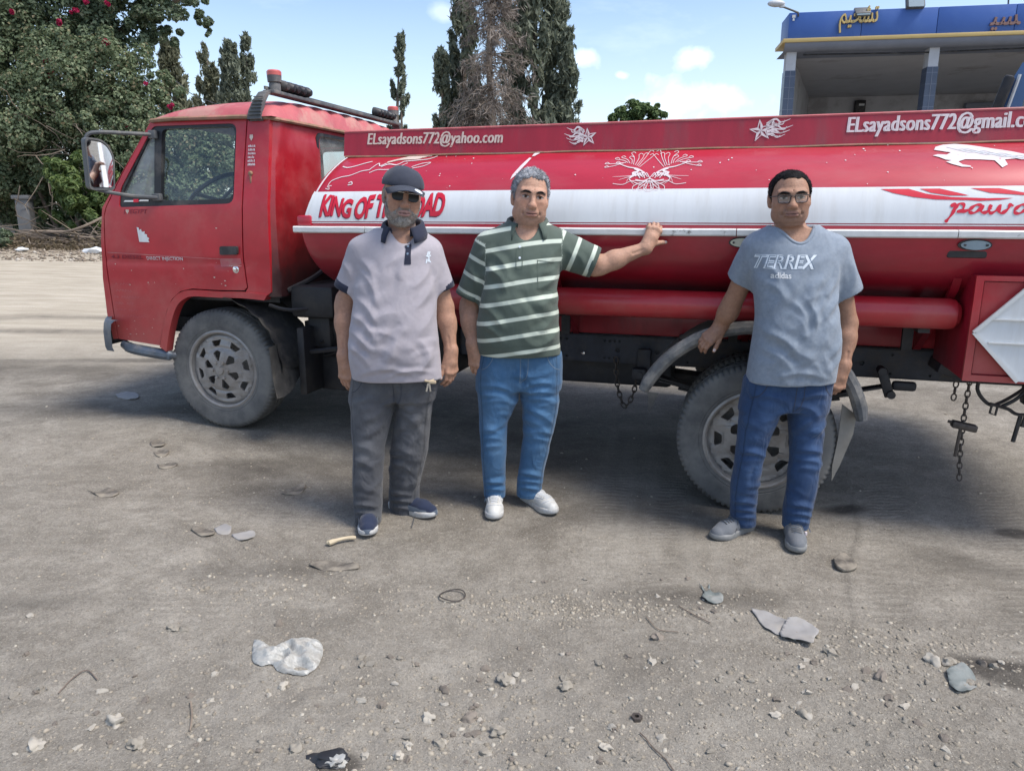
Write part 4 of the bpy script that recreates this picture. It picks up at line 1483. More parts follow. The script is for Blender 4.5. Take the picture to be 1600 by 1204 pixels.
def star_flames(cx, cz, r, d):
    m_ = MB()
    for k in range(5):
        a = R(90 + 72 * k + 8)
        p0 = (cx, cz)
        tip = (cx + r * math.cos(a), cz + r * math.sin(a))
        for q in (-1, 1):
            b = a + q * R(36)
            i = (cx + r * .40 * math.cos(b), cz + r * .40 * math.sin(b))
            if q < 0:
                m_.add(*skin2(([p0, i, tip], [(0, 1, 2)]), on_coam))
            else:
                m_.add(*skin2(ribbon([p0, i, tip], [.0012, .0022, .0022]), on_coam))
                m_.add(*skin2(ribbon([p0, tip], .0012), on_coam))
    for k, (dz, ln) in enumerate(((.035, 1.5), (.014, 2.2), (-.008, 2.0), (-.028, 1.7), (.045, 2.0))):
        s_ = spline([(cx + d * r * .5, cz + dz * .7), (cx + d * r * ln * .6, cz + dz + .010), (cx + d * r * ln * .85, cz + dz - .006), (cx + d * r * ln * 1.25, cz + dz + .008)], 6)
        m_.add(*skin2(ribbon(s_, [.007, .0008]), on_coam))
        s_ = spline([(cx + d * r * .9, cz + dz * .8), (cx + d * r * ln * .9, cz + dz * .8 - .008), (cx + d * r * ln, cz + dz + .004)], 5)
        m_.add(*skin2(ribbon(s_, [.004, .0006]), on_coam))
    return m_


star_flames(2.335, 1.913, .048, -1).build('star_emblem', M['decal'], coa, False)
star_flames(3.215, 1.920, .055, 1).build('star_emblem', M['decal'], coa, False)

# long red tube under the tank
tb = MB()
tb.lathe([(0, 1.10), (.04, 1.105), (.068, 1.12), (.073, 1.14), (.073, 4.10), (.068, 4.13), (.045, 4.152), (0, 4.158)], (0, -.985, 1.058), 'X', 28)
tb.build('hose_tube', M['red'], truck)
for x in (1.3, 2.2, 3.15, 4.02):
    MB().box((x, -.78, .975), (.05, .36, .03)).box((x, -.63, .90), (.05, .03, .16)).build('tube_bracket', M['chassis'], truck)

# front inner mudguard and flap
vv, ff = [], []
for i in range(13):
    a = R(78 - 6.2 * i)
    for j, y in enumerate((-1.03, -1.0, -.80, -.62)):
        r_ = .475 + .010 * (i % 2) + (.02 if j == 0 else 0)
        vv.append((.02 + r_ * math.cos(a), y, .53 + r_ * math.sin(a)))
for i in range(12):
    for j in range(3):
        q = i * 4 + j
        ff.append((q, q + 1, q + 5, q + 4))
mobj('inner_mudguard', (vv, ff), M['flap'], truck)
ga = []
vv, ff = [], []
for i in range(9):
    u = i / 8
    for j in range(7):
        w = j / 6
        y = -1.13 + .56 * u
        vv.append((.50 - .05 * math.sin(u * 2.5) + .035 * w * math.sin(u * 5) + .03 * w * w, y, .735 - (.285 + .035 * math.sin(u * 6 + 1) - .02 * u) * w))
for i in range(8):
    for j in range(6):
        q = i * 7 + j
        ff.append((q, q + 1, q + 8, q + 7))
mobj('front_mud_flap', (vv, ff), M['flap'], truck)
MB().box((.66, -.70, .80), (.16, .26, .22), bev=.02).build('battery_box', M['black_oily'], truck)
MB().box((.92, -.60, .72), (.22, .30, .20), bev=.02).build('air_tank', M['black_oily'], truck)
MB().tube(spline([(.42, -.98, .97), (.55, -.95, .94), (.75, -.8, .96), (.95, -.7, 1.02)], 5), .012, 6).tube(spline([(.50, -.9, 1.05), (.62, -.7, 1.15), (.62, -.5, 1.3)], 5), .018, 8).box((.62, -.25, 1.2), (.12, .5, .5), bev=.03).build('hoses', M['black_oily'], truck)

MB().box((.75, -.25, .72), (.75, .5, .52), bev=.06).box((1.25, -.28, .66), (.4, .45, .36), bev=.05).build('engine_block', M['black_oily'], truck)
MB().box((.66, -.50, .985), (.30, .80, .20), bev=.03).build('dark_filler', M['black_oily'], truck)  # added dark block closing the bright gap behind the cab, no real part
MB().lathe([(0, .62), (.12, .62), (.135, .66), (.135, 1.10), (.12, 1.14), (0, 1.14)], (0, -.66, .80), 'X', 20).build('air_cylinder', M['black_oily'], truck)
MB().box((.60, -.78, .62), (.05, .34, .42), bev=.01).box((.70, -.72, .55), (.20, .05, .30), bev=.01).build('mudguard_stay', M['black_oily'], truck)
rg = random.Random(8)
for k in range(9):
    a = (rg.uniform(.5, .7), rg.uniform(-.95, -.4), rg.uniform(.55, 1.0))
    b = (rg.uniform(.9, 1.4), rg.uniform(-.8, -.3), rg.uniform(.6, 1.05))
    m_ = tuple((u + w) / 2 + rg.uniform(-.1, .05) for u, w in zip(a, b))
    MB().tube(spline([a, m_, b], 5), rg.uniform(.008, .02), 6).build('hose', M['black_oily'], truck)

# rear mudguard arc: rolled rubber lip and sheet
cxx, czz = 3.26, .388
pth = [(a, .588 if a > 60 else .588 - .06 * (60 - a) / 45) for a in range(156, 14, -6)]
lipo = MB()
lipo.tube([(cxx + r_ * math.cos(R(a)), -1.125, czz + r_ * math.sin(R(a))) for a, r_ in pth], [.034 if 0 < i < len(pth) - 1 else .026 for i in range(len(pth))], 10)
guard = lipo.build('rear_mudguard', M['mud'], truck)
vv, ff = [], []
for a, r_ in pth:
    for y in (-1.125, -1.0, -.85, -.62):
        vv.append((cxx + (r_ + .012) * math.cos(R(a)), y, czz + (r_ + .012) * math.sin(R(a))))
for i in range(len(pth) - 1):
    for j in range(3):
        q = i * 4 + j
        ff.append((q, q + 1, q + 5, q + 4))
mobj('guard_sheet', (vv, ff), M['mud'], guard)
MB().tube([(2.86, -.42, .80), (2.90, -1.09, .86)], .018, 8).tube([(3.3, -.42, .90), (3.3, -1.09, .95)], .018, 8).box((2.93, -1.06, .86), (.05, .05, .10), Matrix.Rotation(R(35), 4, 'Y'), bev=.01).build('guard_bracket', M['chassis'], guard)
plate('rear_mud_flap', [(3.675, .62), (3.75, .56), (3.745, .46), (3.70, .30), (3.668, .215), (3.662, .30), (3.675, .45)], M['flap_pale'], truck, (), .012, lambda a, b, t: (a, -1.10 + t + .10 * (.6 - b) + .5 * (a - 3.70), b), (), grid(.2, .62, .05))
mobj('torn_flap', ([(2.745, -1.12, .62), (2.80, -1.10, .61), (2.755, -1.12, .50), (2.77, -1.11, .53)], [(0, 1, 3, 2)]), M['flap'], truck)


# chains
def chain_mesh(pts, link_l=.046, r=.0048, w=.013):
    P = [Vector(p) for p in pts]
    seg = [(P[i + 1] - P[i]).length for i in range(len(P) - 1)]
    tot = sum(seg)
    m_ = MB()
    n = int(tot / (link_l * .74))

    def at(d):
        for i, s_ in enumerate(seg):
            if d <= s_:
                return P[i] + (P[i + 1] - P[i]) * (d / s_), (P[i + 1] - P[i]).normalized()
            d -= s_
        return P[-1], (P[-1] - P[-2]).normalized()
    for k in range(n):
        c, T = at((k + .5) * tot / n)
        u = T.cross(Vector((0, 1, 0)))
        u = u.normalized() if u.length > .1 else Vector((1, 0, 0))
        if k % 2:
            u = T.cross(u).normalized()
        ring = [c + T * (link_l * .5 * math.cos(t)) + u * (w * math.sin(t)) for t in [2 * math.pi * i / 10 for i in range(11)]]
        m_.tube(ring, r, 5, False)
    return m_


chain_mesh(spline([(2.478, -.46, .66), (2.482, -.46, .56), (2.50, -.47, .46), (2.545, -.48, .362), (2.59, -.48, .44), (2.607, -.48, .53)], 5)).build('chain', M['chain'], truck)
chain_mesh(spline([(4.288, -.80, .72), (4.285, -.80, .60), (4.285, -.80, .50), (4.29, -.80, .35), (4.305, -.80, .19)], 5), .040, .004, .011).build('chain', M['chain'], truck)
chain_mesh([(4.235, -.78, .70), (4.232, -.78, .60)], .036, .004, .011).build('chain', M['chain'], truck)
MB().box((4.288, -.81, .478), (.115, .05, .035), Matrix.Rotation(R(10), 4, 'Y'), bev=.008).tube([(4.215, -.81, .498), (4.25, -.81, .488)], .009, 6).tube([(4.272, -.82, .47), (4.265, -.82, .32)], .008, 6).build('chain_weight', M['chain'], truck)
ca = MB()
for p in ([(4.36, -.75, .76), (4.34, -.75, .66), (4.40, -.75, .585), (4.46, -.74, .60), (4.55, -.74, .68), (4.60, -.74, .76)],
          [(4.40, -.76, .59), (4.48, -.76, .57), (4.55, -.76, .545), (4.75, -.74, .60), (4.9, -.7, .66)],
          [(4.50, -.74, .77), (4.56, -.74, .69), (4.52, -.74, .62), (4.46, -.74, .575)],
          [(4.56, -.75, .70), (4.62, -.75, .56), (4.66, -.75, .55)]):
    ca.tube(spline(p, 6), .009, 6)
ca.build('loose_cable', M['black'], truck)
MB().tube([(4.415, -.75, .585), (4.41, -.75, .54), (4.435, -.75, .53), (4.44, -.75, .58)], .006, 5).build('cable_hook', M['black'], truck)
MB().box((4.60, -.72, .655), (.10, .08, .13), bev=.01).build('junction_box', M['black'], truck)
MB().tube([(4.545, -.75, .535), (4.53, -.75, .40)], .010, 6).build('cable_end', M['black'], truck)
MB().tube([(4.57, -.75, .55), (4.56, -.75, .48)], .010, 6).build('cable_end', M['black'], truck)
MB().box((4.24, -.62, .735), (.16, .22, .06), Matrix.Rotation(R(14), 4, 'Y'), bev=.01).build('tow_bracket', M['chassis'], truck)

# red locker with white warning board at the rear
box = MB().box((4.60, -.83, 1.010), (.87, .54, .475), bev=.008)
bo = box.build('tool_locker', M['coaming'], truck)
frm = [(4.165, .772), (5.035, .772), (5.035, 1.248), (4.165, 1.248)]
inn = [(4.197, .800), (5.003, .800), (5.003, 1.226), (4.197, 1.226)]
plate('locker_frame', frm, M['red'], bo, [inn], .018, lambda a, b, t: (a, -1.122 + t, b))
plate('locker_door', [(4.203, .806), (4.997, .806), (4.997, 1.220), (4.203, 1.220)], M['red'], bo, (), .008, lambda a, b, t: (a, -1.108 + t, b))
hexa = [(4.178, .998), (4.390, 1.235), (4.78, 1.235), (4.99, .998), (4.80, .785), (4.375, .785)]
hx = plate('warning_board', hexa, M['white'], bo, (), .008, lambda a, b, t: (a, -1.140 + t, b))
rb = MB()
for i, j in ((5, 0), (0, 1)):
    a, b = Vector(hexa[i]), Vector(hexa[j])
    v, f = ribbon([tuple(a), tuple(b)], .008)
    n0 = len(v)
    rb.add([(p[0], -1.152, p[1]) for p in v] + [(p[0], -1.138, p[1]) for p in v], [(0, 1, 3, 2), (0, 4, 5, 1), (2, 3, 7, 6), (0, 2, 6, 4), (1, 5, 7, 3)])
for z in (1.060, .955):
    rb.box((4.60, -1.146, z), (.72, .010, .006))
rb.build('board_rib', M['dirty_white'], hx)
# ------------------------------------------------------------------ background
def at(px, py, Y):
    """the point at depth Y seen at photo pixel (px, py)"""
    u, v = px - 800, 602 - py
    d = (u, 1150 * .97354 + v * .22848, v * .97354 - 1150 * .22848)
    k = Y / d[1]
    return Vector((d[0] * k, Y, d[2] * k + 1.52))


def leaf_mat(name, dark, light, rough=.55, third=None, trans=.4):
    m = bpy.data.materials.new(name)
    m.use_nodes = True
    t = m.node_tree
    b = t.nodes['Principled BSDF']
    b.inputs['Roughness'].default_value = rough
    b.inputs['Specular IOR Level'].default_value = .35
    g = NN(t, 'ShaderNodeNewGeometry')
    r = NN(t, 'ShaderNodeValToRGB')
    r.color_ramp.elements[0].color = (*dark, 1)
    r.color_ramp.elements[1].color = (*light, 1)
    r.color_ramp.elements[1].position = .88 if third else 1
    if third:
        e = r.color_ramp.elements.new(.97)
        e.color = (*third, 1)
    t.links.new(g.outputs['Random Per Island'], r.inputs[0])
    t.links.new(r.outputs[0], b.inputs['Base Color'])
    tl = NN(t, 'ShaderNodeBsdfTranslucent')
    t.links.new(r.outputs[0], tl.inputs[0])
    mx = NN(t, 'ShaderNodeMixShader')
    mx.inputs[0].default_value = trans
    out = [n for n in t.nodes if n.type == 'OUTPUT_MATERIAL'][0]
    t.links.new(b.outputs[0], mx.inputs[1])
    t.links.new(tl.outputs[0], mx.inputs[2])
    t.links.new(mx.outputs[0], out.inputs[0])
    return m


M['leaf_bou'] = leaf_mat('bougainvillea_leaf', (.10, .145, .080), (.235, .285, .165), .55, (.32, .27, .17))
M['leaf_fic'] = leaf_mat('dark_glossy_leaf', (.080, .120, .075), (.18, .23, .135), .5, (.23, .25, .17))
M['leaf_lime'] = leaf_mat('fresh_green_leaf', (.065, .115, .036), (.19, .25, .085), .5)
M['leaf_cyp'] = leaf_mat('cypress_spray', (.13, .155, .115), (.26, .285, .21), .7)
M['leaf_cypo'] = leaf_mat('olive_cypress_spray', (.155, .17, .115), (.27, .275, .185), .7)
M['leaf_con'] = leaf_mat('bright_conifer_spray', (.075, .135, .050), (.19, .26, .10), .65)
M['leaf_dead'] = leaf_mat('dead_grey_spray', (.16, .135, .118), (.33, .285, .25), .85, trans=.2)
M['flower'] = leaf_mat('magenta_bract', (.30, .012, .06), (.55, .035, .13), .6, trans=.35)
M['bark'] = mat('grey_bark', (.16, .125, .10), .9, var=.3, vs=8, bump=.01, bs=12)
M['twig'] = mat('dry_twig', (.22, .175, .135), .9, var=.25, vs=10)
M['brown_leaf'] = leaf_mat('withered_leaf', (.11, .085, .055), (.22, .18, .12), .8)


def leaf_mesh(P, Nrm, size, aspect=.55, up=None, fold=.15):
    """P, Nrm: arrays (n,3); one folded diamond leaf each"""
    n = len(P)
    Nrm = Nrm / np.linalg.norm(Nrm, axis=1, keepdims=True)
    if up is None:
        T = rng.normal(size=(n, 3))
    else:
        T = up + rng.normal(size=(n, 3)) * .35
    T = T - Nrm * (T * Nrm).sum(1, keepdims=True)
    T /= np.linalg.norm(T, axis=1, keepdims=True) + 1e-9
    B = np.cross(Nrm, T)
    s = size * rng.uniform(.6, 1.35, n)[:, None]
    v = np.stack([P - T * s * .5, P + B * s * aspect * .5 + Nrm * s * fold, P + T * s * .5, P - B * s * aspect * .5 + Nrm * s * fold], 1).reshape(-1, 3)
    i = np.arange(n)[:, None] * 4
    f = np.concatenate([i + np.array([[0, 1, 2]]), i + np.array([[0, 2, 3]])], 1).reshape(-1, 3)
    return v, f


def fast_obj(name, v, f, m, parent=None, smooth=False):
    me = bpy.data.meshes.new(name)
    k = f.shape[1]
    me.vertices.add(len(v))
    me.vertices.foreach_set('co', np.asarray(v, dtype=np.float32).ravel())
    me.loops.add(f.size)
    me.loops.foreach_set('vertex_index', f.astype(np.int32).ravel())
    me.polygons.add(len(f))
    me.polygons.foreach_set('loop_start', (np.arange(len(f)) * k).astype(np.int32))
    me.update(calc_edges=True)
    if smooth:
        me.shade_smooth()
    me.materials.append(m)
    return link(bpy.data.objects.new(name, me), parent)


def clump_points(clumps, n, shell=.55):
    """clumps: list of (centre, radii); points gather near the shells of smaller tufts inside each clump"""
    w = np.array([r[0] * r[1] + r[0] * r[2] + r[1] * r[2] for c, r in clumps])
    cnt = rng.multinomial(n, w / w.sum())
    Ps, Ns = [], []
    for (c, r), k in zip(clumps, cnt):
        c, r = np.array(c), np.array(r)
        nt_ = max(4, int(k / 90))
        d = rng.normal(size=(nt_, 3))
        d /= np.linalg.norm(d, axis=1, keepdims=True)
        tuft = c + d * r * rng.uniform(shell, 1.0, (nt_, 1))
        tr = r.mean() * rng.uniform(.14, .34, nt_)
        ti = rng.integers(0, nt_, k)
        e = rng.normal(size=(k, 3))
        e /= np.linalg.norm(e, axis=1, keepdims=True)
        P = tuft[ti] + e * tr[ti][:, None] * rng.uniform(.35, 1.0, (k, 1)) ** .5
        Ps.append(P)
        Ns.append(e + (P - c) / r * .5 + np.array([0, 0, .5]) + rng.normal(size=(k, 3)) * .5)
    return np.concatenate(Ps), np.concatenate(Ns)


def clump_tree(name, loc, clumps, n, size, m, label, cat, trunk=None, aspect=.6, group=None, shell=.55):
    t = empty(name, loc, 0, label, cat, group)
    P, Nn = clump_points(clumps, n, shell)
    v, f = leaf_mesh(P, Nn, size, aspect)
    fast_obj('crown', v, f, m, t)
    if trunk:
        b = MB()
        for pts, r in trunk:
            b.tube(spline(pts, 3), [r[0] + (r[1] - r[0]) * i / ((len(pts) - 1) * 3) for i in range((len(pts) - 1) * 3 + 1)], 7)
        b.build('trunk', M['bark'], t)
    return t


def rel(px, py, Y, o):
    return tuple(at(px, py, Y) - Vector(o))


def blobs(o, lst):
    """lst: (px, py, Y, radius in px, flatten)"""
    out = []
    for px, py, Y, rp, fl in lst:
        r = rp * Y / 1180
        out.append((rel(px, py, Y, o), (r, r * .9, r * fl)))
    return out


# big dark-leaved tree at the upper left, its longest bough reaching out to the right
o = (-11.6, 20.5, tz(-11.6, 20.5))
bl = [(-60, 20, 20, 95, .9), (30, 10, 19.6, 80, .8), (110, 0, 20, 75, .8), (180, 15, 19.8, 62, .8), (235, 20, 19.8, 48, .7), (275, 35, 19.6, 30, .7), (305, 28, 19.6, 24, .6), (325, 48, 19.6, 12, .7), (250, 62, 19.6, 22, .9),
      (-20, -90, 20, 110, .9), (90, -110, 20, 110, .9), (190, -80, 20, 90, .8), (265, -30, 19.8, 45, .7), (150, 60, 19.8, 55, .9), (215, 65, 19.8, 35, 1.0), (305, 5, 19.6, 24, .7)]
clump_tree('shade_tree', o, blobs(o, bl), 62000, .105, M['leaf_fic'], 'tall dark leafed tree with a bough reaching right over the cab at upper left', 'tree',
           [([(0, 0, 0), (.2, .1, 2), (.1, 0, 4), (.6, 0, 5.5)], (.28, .14)), ([(.1, 0, 3.6), (1.2, -.2, 4.8), (2.4, -.5, 5.4), (3.8, -.7, 5.9)], (.14, .03)), ([(.1, 0, 3), (-1, 0, 4.4), (-2, 0, 5.6)], (.14, .04))], .6)
# bougainvillea that has swallowed the wall
o = (-11.2, 19.2, tz(-11.2, 19.2))
bl = [(-50, 150, 19.2, 85, 1.1), (25, 95, 19.2, 60, .9), (40, 190, 18.9, 75, .9), (100, 130, 19.0, 70, .9), (175, 110, 19.0, 60, .9), (205, 165, 19.0, 55, .9), (150, 200, 18.8, 60, .9), (215, 230, 18.8, 55, .9), (255, 190, 19, 45, .9),
      (-20, 260, 18.8, 65, .8), (60, 255, 18.8, 40, .9), (225, 290, 18.8, 55, .8), (295, 240, 19, 55, .9), (350, 250, 19.2, 55, .9), (400, 270, 19.4, 45, .9), (310, 300, 19, 55, .8), (200, 335, 18.8, 40, .8), (120, 70, 19.2, 50, .8), (30, 40, 19.4, 50, .8), (255, 140, 19.2, 28, 1.1),
      (0, 300, 19.8, 60, .8), (70, 310, 19.8, 55, .8), (130, 330, 19.8, 50, .8), (190, 320, 19.9, 55, .8), (90, 240, 19.9, 70, .9), (20, 340, 20.0, 40, .7), (60, 355, 19.9, 40, .6), (120, 360, 19.9, 40, .6), (170, 260, 19.9, 60, .9)]
bou = clump_tree('bougainvillea', o, blobs(o, bl), 175000, .088, M['leaf_bou'], 'huge bougainvillea mass with scattered magenta flowers behind the cab', 'bush',
                 [([(0, .2, 0), (.1, .1, 1.2), (-.3, 0, 2.4)], (.09, .03)), ([(-.4, .2, 0), (-.7, -.1, 1.3), (-.5, -.3, 2.2)], (.06, .02)), ([(.8, 0, 0), (1.1, -.1, 1.4), (1.8, -.2, 2.2)], (.06, .02))])
for px, py, rp in ((95, 38, 7), (119, 18, 8), (164, 67, 7), (72, 94, 9), (137, 3, 6), (165, 5, 5), (268, 166, 6), (78, 118, 6), (198, 197, 5), (20, 20, 5), (228, 130, 4), (140, 245, 4)):
    c = rel(px, py, 18.35, o)
    r = rp * 18.35 / 1180
    P, Nn = clump_points([(c, (r, r, r * .8))], 130, .2)
    v, f = leaf_mesh(P, Nn, .075, .8)
    fast_obj('flower_cluster', v, f, M['flower'], bou)
# bare tangled stems showing in the gaps of the bougainvillea
tw = MB()
rg = random.Random(5)
for k in range(34):
    a = Vector(rel(rg.uniform(20, 150), rg.uniform(170, 350), rg.uniform(17.9, 18.6), o))
    d = Vector((rg.uniform(-1, 1), rg.uniform(-.3, .3), rg.uniform(-.9, .5)))
    pts = [a]
    for j in range(4):
        d = (d + Vector((rg.uniform(-.6, .6), rg.uniform(-.3, .3), rg.uniform(-.6, .4)))).normalized()
        pts.append(pts[-1] + d * rg.uniform(.15, .4))
    tw.tube(pts, [.013, .011, .009, .007, .004], 4, False)
so = tw.build('stem_tangle', M['twig'], bou)
so['kind'] = 'stuff'
# the light green bush at its foot
o = (-10.6, 18.0, tz(-10.6, 18.0))
bl = [(120, 300, 17.6, 38, .9), (95, 265, 17.8, 30, .9), (145, 325, 17.6, 32, .8), (165, 345, 17.6, 25, .8), (110, 340, 17.6, 28, .8), (130, 260, 17.9, 25, .9), (180, 300, 17.8, 30, .9), (75, 325, 17.9, 15, .9)]
clump_tree('oleander_bush', o, blobs(o, bl), 9000, .15, M['leaf_lime'], 'fresh green bush at the foot of the bougainvillea left of the cab', 'bush', None, .36)
o = (-13.6, 17.2, tz(-13.6, 17.2))
bl = [(-12, 372, 16.6, 24, .8), (4, 374, 16.5, 15, .8), (-30, 360, 16.8, 25, .8)]
clump_tree('low_bush', o, blobs(o, bl), 3500, .09, M['leaf_fic'], 'low dark bush at the left edge in front of the pale wall', 'bush', None, .5)
# wall and gate post
w = MB().box((-20.4, 19.8, tz(-14.4, 19.8) + .55), (14.8, .25, 1.6), bev=.02)
tag(w.build('boundary_wall', mat('pale_render', (.42, .38, .34), .9, var=.12, vs=3, col2=(.24, .22, .20), v2=.6, v2s=2)), 'pale rendered wall behind the low bush at left edge', 'wall')
p = at(46, 372, 18.6)
po = empty('gate_post', (p.x, p.y, tz(p.x, p.y)), .15, 'short grey concrete gate post half hidden under the bougainvillea', 'post')
MB().box((0, 0, .50), (.30, .30, 1.05), bev=.02).build('shaft', mat('grey_concrete', (.20, .20, .20), .9, var=.2, vs=6, bump=.004, bs=20), po)
MB().box((0, 0, 1.06), (.40, .40, .10), bev=.02).build('cap', bpy.data.materials['grey_concrete'], po)
# heap of cut branches along the foot of the hedge
hp = MB()
for k in range(330):
    px = rg.uniform(30, 330)
    a = at(px, 372, 17.4)
    a = Vector((a.x, rg.uniform(16.9, 17.9), 0))
    a.z = tz(a.x, a.y) + abs(rg.gauss(0, .16)) + .03
    d = Vector((rg.uniform(-1, 1), rg.uniform(-.4, .4), rg.uniform(-.12, .25))).normalized()
    L_ = rg.uniform(.4, 1.6)
    hp.tube([a - d * L_ / 2, a + Vector((0, 0, rg.uniform(-.03, .08))), a + d * L_ / 2], [.016, .012, .005], 4, False)
a, b_ = at(48, 361, 17.0), at(160, 340, 17.2)
hp.tube(spline([tuple(a), tuple(at(100, 362, 17.0)), tuple(at(130, 354, 17.0)), tuple(b_)], 4), .028, 6)
hp.tube(spline([tuple(at(110, 368, 16.9)), tuple(at(140, 371, 16.9)), tuple(at(175, 369, 16.9))], 4), .022, 6)
ho = hp.build('brush_heap', M['twig'])
tag(ho, 'heap of dry cut branches lying below the hedge', kind='stuff')
P = np.stack([rng.uniform(-13.4, -7.5, 2600), rng.uniform(16.3, 18.0, 2600), np.zeros(2600)], 1)
P[:, 2] = terrain(P[:, 0], P[:, 1]) + np.abs(rng.normal(0, .10, 2600))
v, f = leaf_mesh(P, rng.normal(size=(2600, 3)) + np.array([0, 0, 1.0]), .11, .5)
tag(fast_obj('leaf_litter', v, f, M['brown_leaf']), 'withered leaves and scraps under the hedge', kind='stuff')
for px, py, s_, lab in ((150, 383, .16, 'white crumpled scrap on the litter beside the cab front'), (37, 399, .09, 'small white scrap on the bare dirt below the low bush')):
    p = at(px, py, 16.0)
    tz_ = tz(p.x, 16.0)
    tag(MB().ball((0, 0, 0), (s_ * 1.6, s_, s_ * .45), 2, .7, px).build('paper_scrap', M['white']), lab, 'litter').location = (p.x, 16.0, tz_ + .05)


# cypresses
def cypress(o, lab, H, Rb, n, m, size=.26, lean=0, z0=.0, wob=.25, group=None, name='cypress_tree', trunk_r=.12, dens_top=.5, droop=0, gap=0):
    t = empty(name, o, 0, lab, 'tree', group)
    k = max(10, int(n / 70))
    tzv = rng.uniform(0, 1, k) ** .8
    prof = lambda u: np.clip((1 - u) ** .62 * (1.0 - .35 * np.exp(-((u) / .10) ** 2)), 0, 1)
    ang = rng.uniform(0, 2 * np.pi, k)
    lump = 1 + wob * np.sin(ang * 2 + tzv * 9 + o[0]) + rng.normal(0, wob * .5, k)
    rr = Rb * prof(tzv) * lump * rng.uniform(.55, 1.05, k)
    C = np.stack([np.cos(ang) * rr + lean * tzv ** 2, np.sin(ang) * rr, z0 + tzv * (H - z0)], 1)
    if gap:
        keep = np.array([noise.noise(Vector(tuple(c * .9))) > -gap for c in C])
        C, ang = C[keep], ang[keep]
    k = len(C)
    i = rng.integers(0, k, n)
    tl = rng.uniform(.25, .75, k) * (.25 + Rb * .45)
    u = rng.uniform(0, 1, n)
    out = np.stack([np.cos(ang), np.sin(ang), np.zeros(k)], 1)[i]
    upv = np.array([0, 0, 1.0]) * (1 if not droop else -droop) + out * (.35 if not droop else .9)
    upv = upv / np.linalg.norm(upv, axis=1, keepdims=True)
    P = C[i] + upv * (u * tl[i])[:, None] + rng.normal(size=(n, 3)) * (.10 * (1 - u * .6) * (.35 + Rb * .5))[:, None]
    v, f = leaf_mesh(P, rng.normal(size=(n, 3)) + out * .6, size, .34, upv, .05)
    fast_obj('crown', v, f, m, t)
    MB().tube([(0, 0, 0), (0, 0, H * .5), (lean * .8, 0, H * .95)], [trunk_r, trunk_r * .6, .015], 7).build('trunk', M['bark'], t)
    return t


def cyp_at(px_c, py_top, Y, halfpx, lab, n, m, **kw):
    p = at(px_c, py_top, Y)
    z = tz(p.x, Y)
    return cypress((p.x, Y, z), lab, p.z - z, halfpx * Y / 1180, n, m, **kw)


cyp_at(722, -95, 22, 36, 'tall dark cypress on the left of the big group behind the tank', 15000, M['leaf_cyp'], size=.24, wob=.35)
cyp_at(838, -190, 22.5, 66, 'tall dense dark cypress on the right of the big group behind the tank', 30000, M['leaf_cyp'], size=.25, wob=.22)
cyp_at(690, 82, 21.5, 20, 'short slim cypress at the left foot of the big group', 5000, M['leaf_cyp'], size=.20, wob=.4)
cyp_at(888, 60, 22.0, 22, 'narrow cypress clinging to the right of the big group', 6500, M['leaf_cyp'], size=.22, wob=.45)
cyp_at(264, 70, 24, 34, 'olive green cypress behind the edge of the bougainvillea', 9000, M['leaf_cypo'], size=.22, wob=.12)
cyp_at(322, 72, 30, 27, 'pale thin topped cypress leftmost of the three beyond the cab roof', 6500, M['leaf_cypo'], size=.24, wob=.45, gap=.15)
cyp_at(358, 72, 29, 32, 'fuller cypress in the middle of the three beyond the cab roof', 9000, M['leaf_cyp'], size=.25, wob=.3)
cyp_at(383, 68, 29.5, 22, 'slim pointed cypress nearest the red beacon', 7000, M['leaf_cyp'], size=.24, wob=.3)
cyp_at(614, 66, 26, 17, 'lone thin leaning cypress beyond the rear of the cab roof', 4200, M['leaf_cyp'], size=.20, wob=.5, lean=.25)
cyp_at(626, 140, 25, 7, 'very small thin sprig of cypress beside the lone leaning one', 900, M['leaf_cyp'], size=.16, wob=.3)
o = tuple(at(996, 190, 24))
o = (o[0], o[1], tz(o[0], o[1]))
bl = [(966, 188, 24, 20, .9), (988, 182, 24, 22, 1.0), (1010, 180, 24, 22, 1.0), (1026, 184, 24, 16, 1.0), (994, 170, 24, 8, 1.9), (1014, 168, 24, 8, 1.9), (1027, 170, 24, 7, 1.9), (975, 176, 24, 7, 1.5), (1000, 215, 24, 45, .7)]
clump_tree('green_tree', o, blobs(o, bl), 13000, .15, M['leaf_con'], 'low bright green crown just showing above the middle of the tank', 'tree', [([(0, 0, 0), (.1, 0, 1.6), (.2, 0, 3.2)], (.14, .06))], .34, shell=.3)
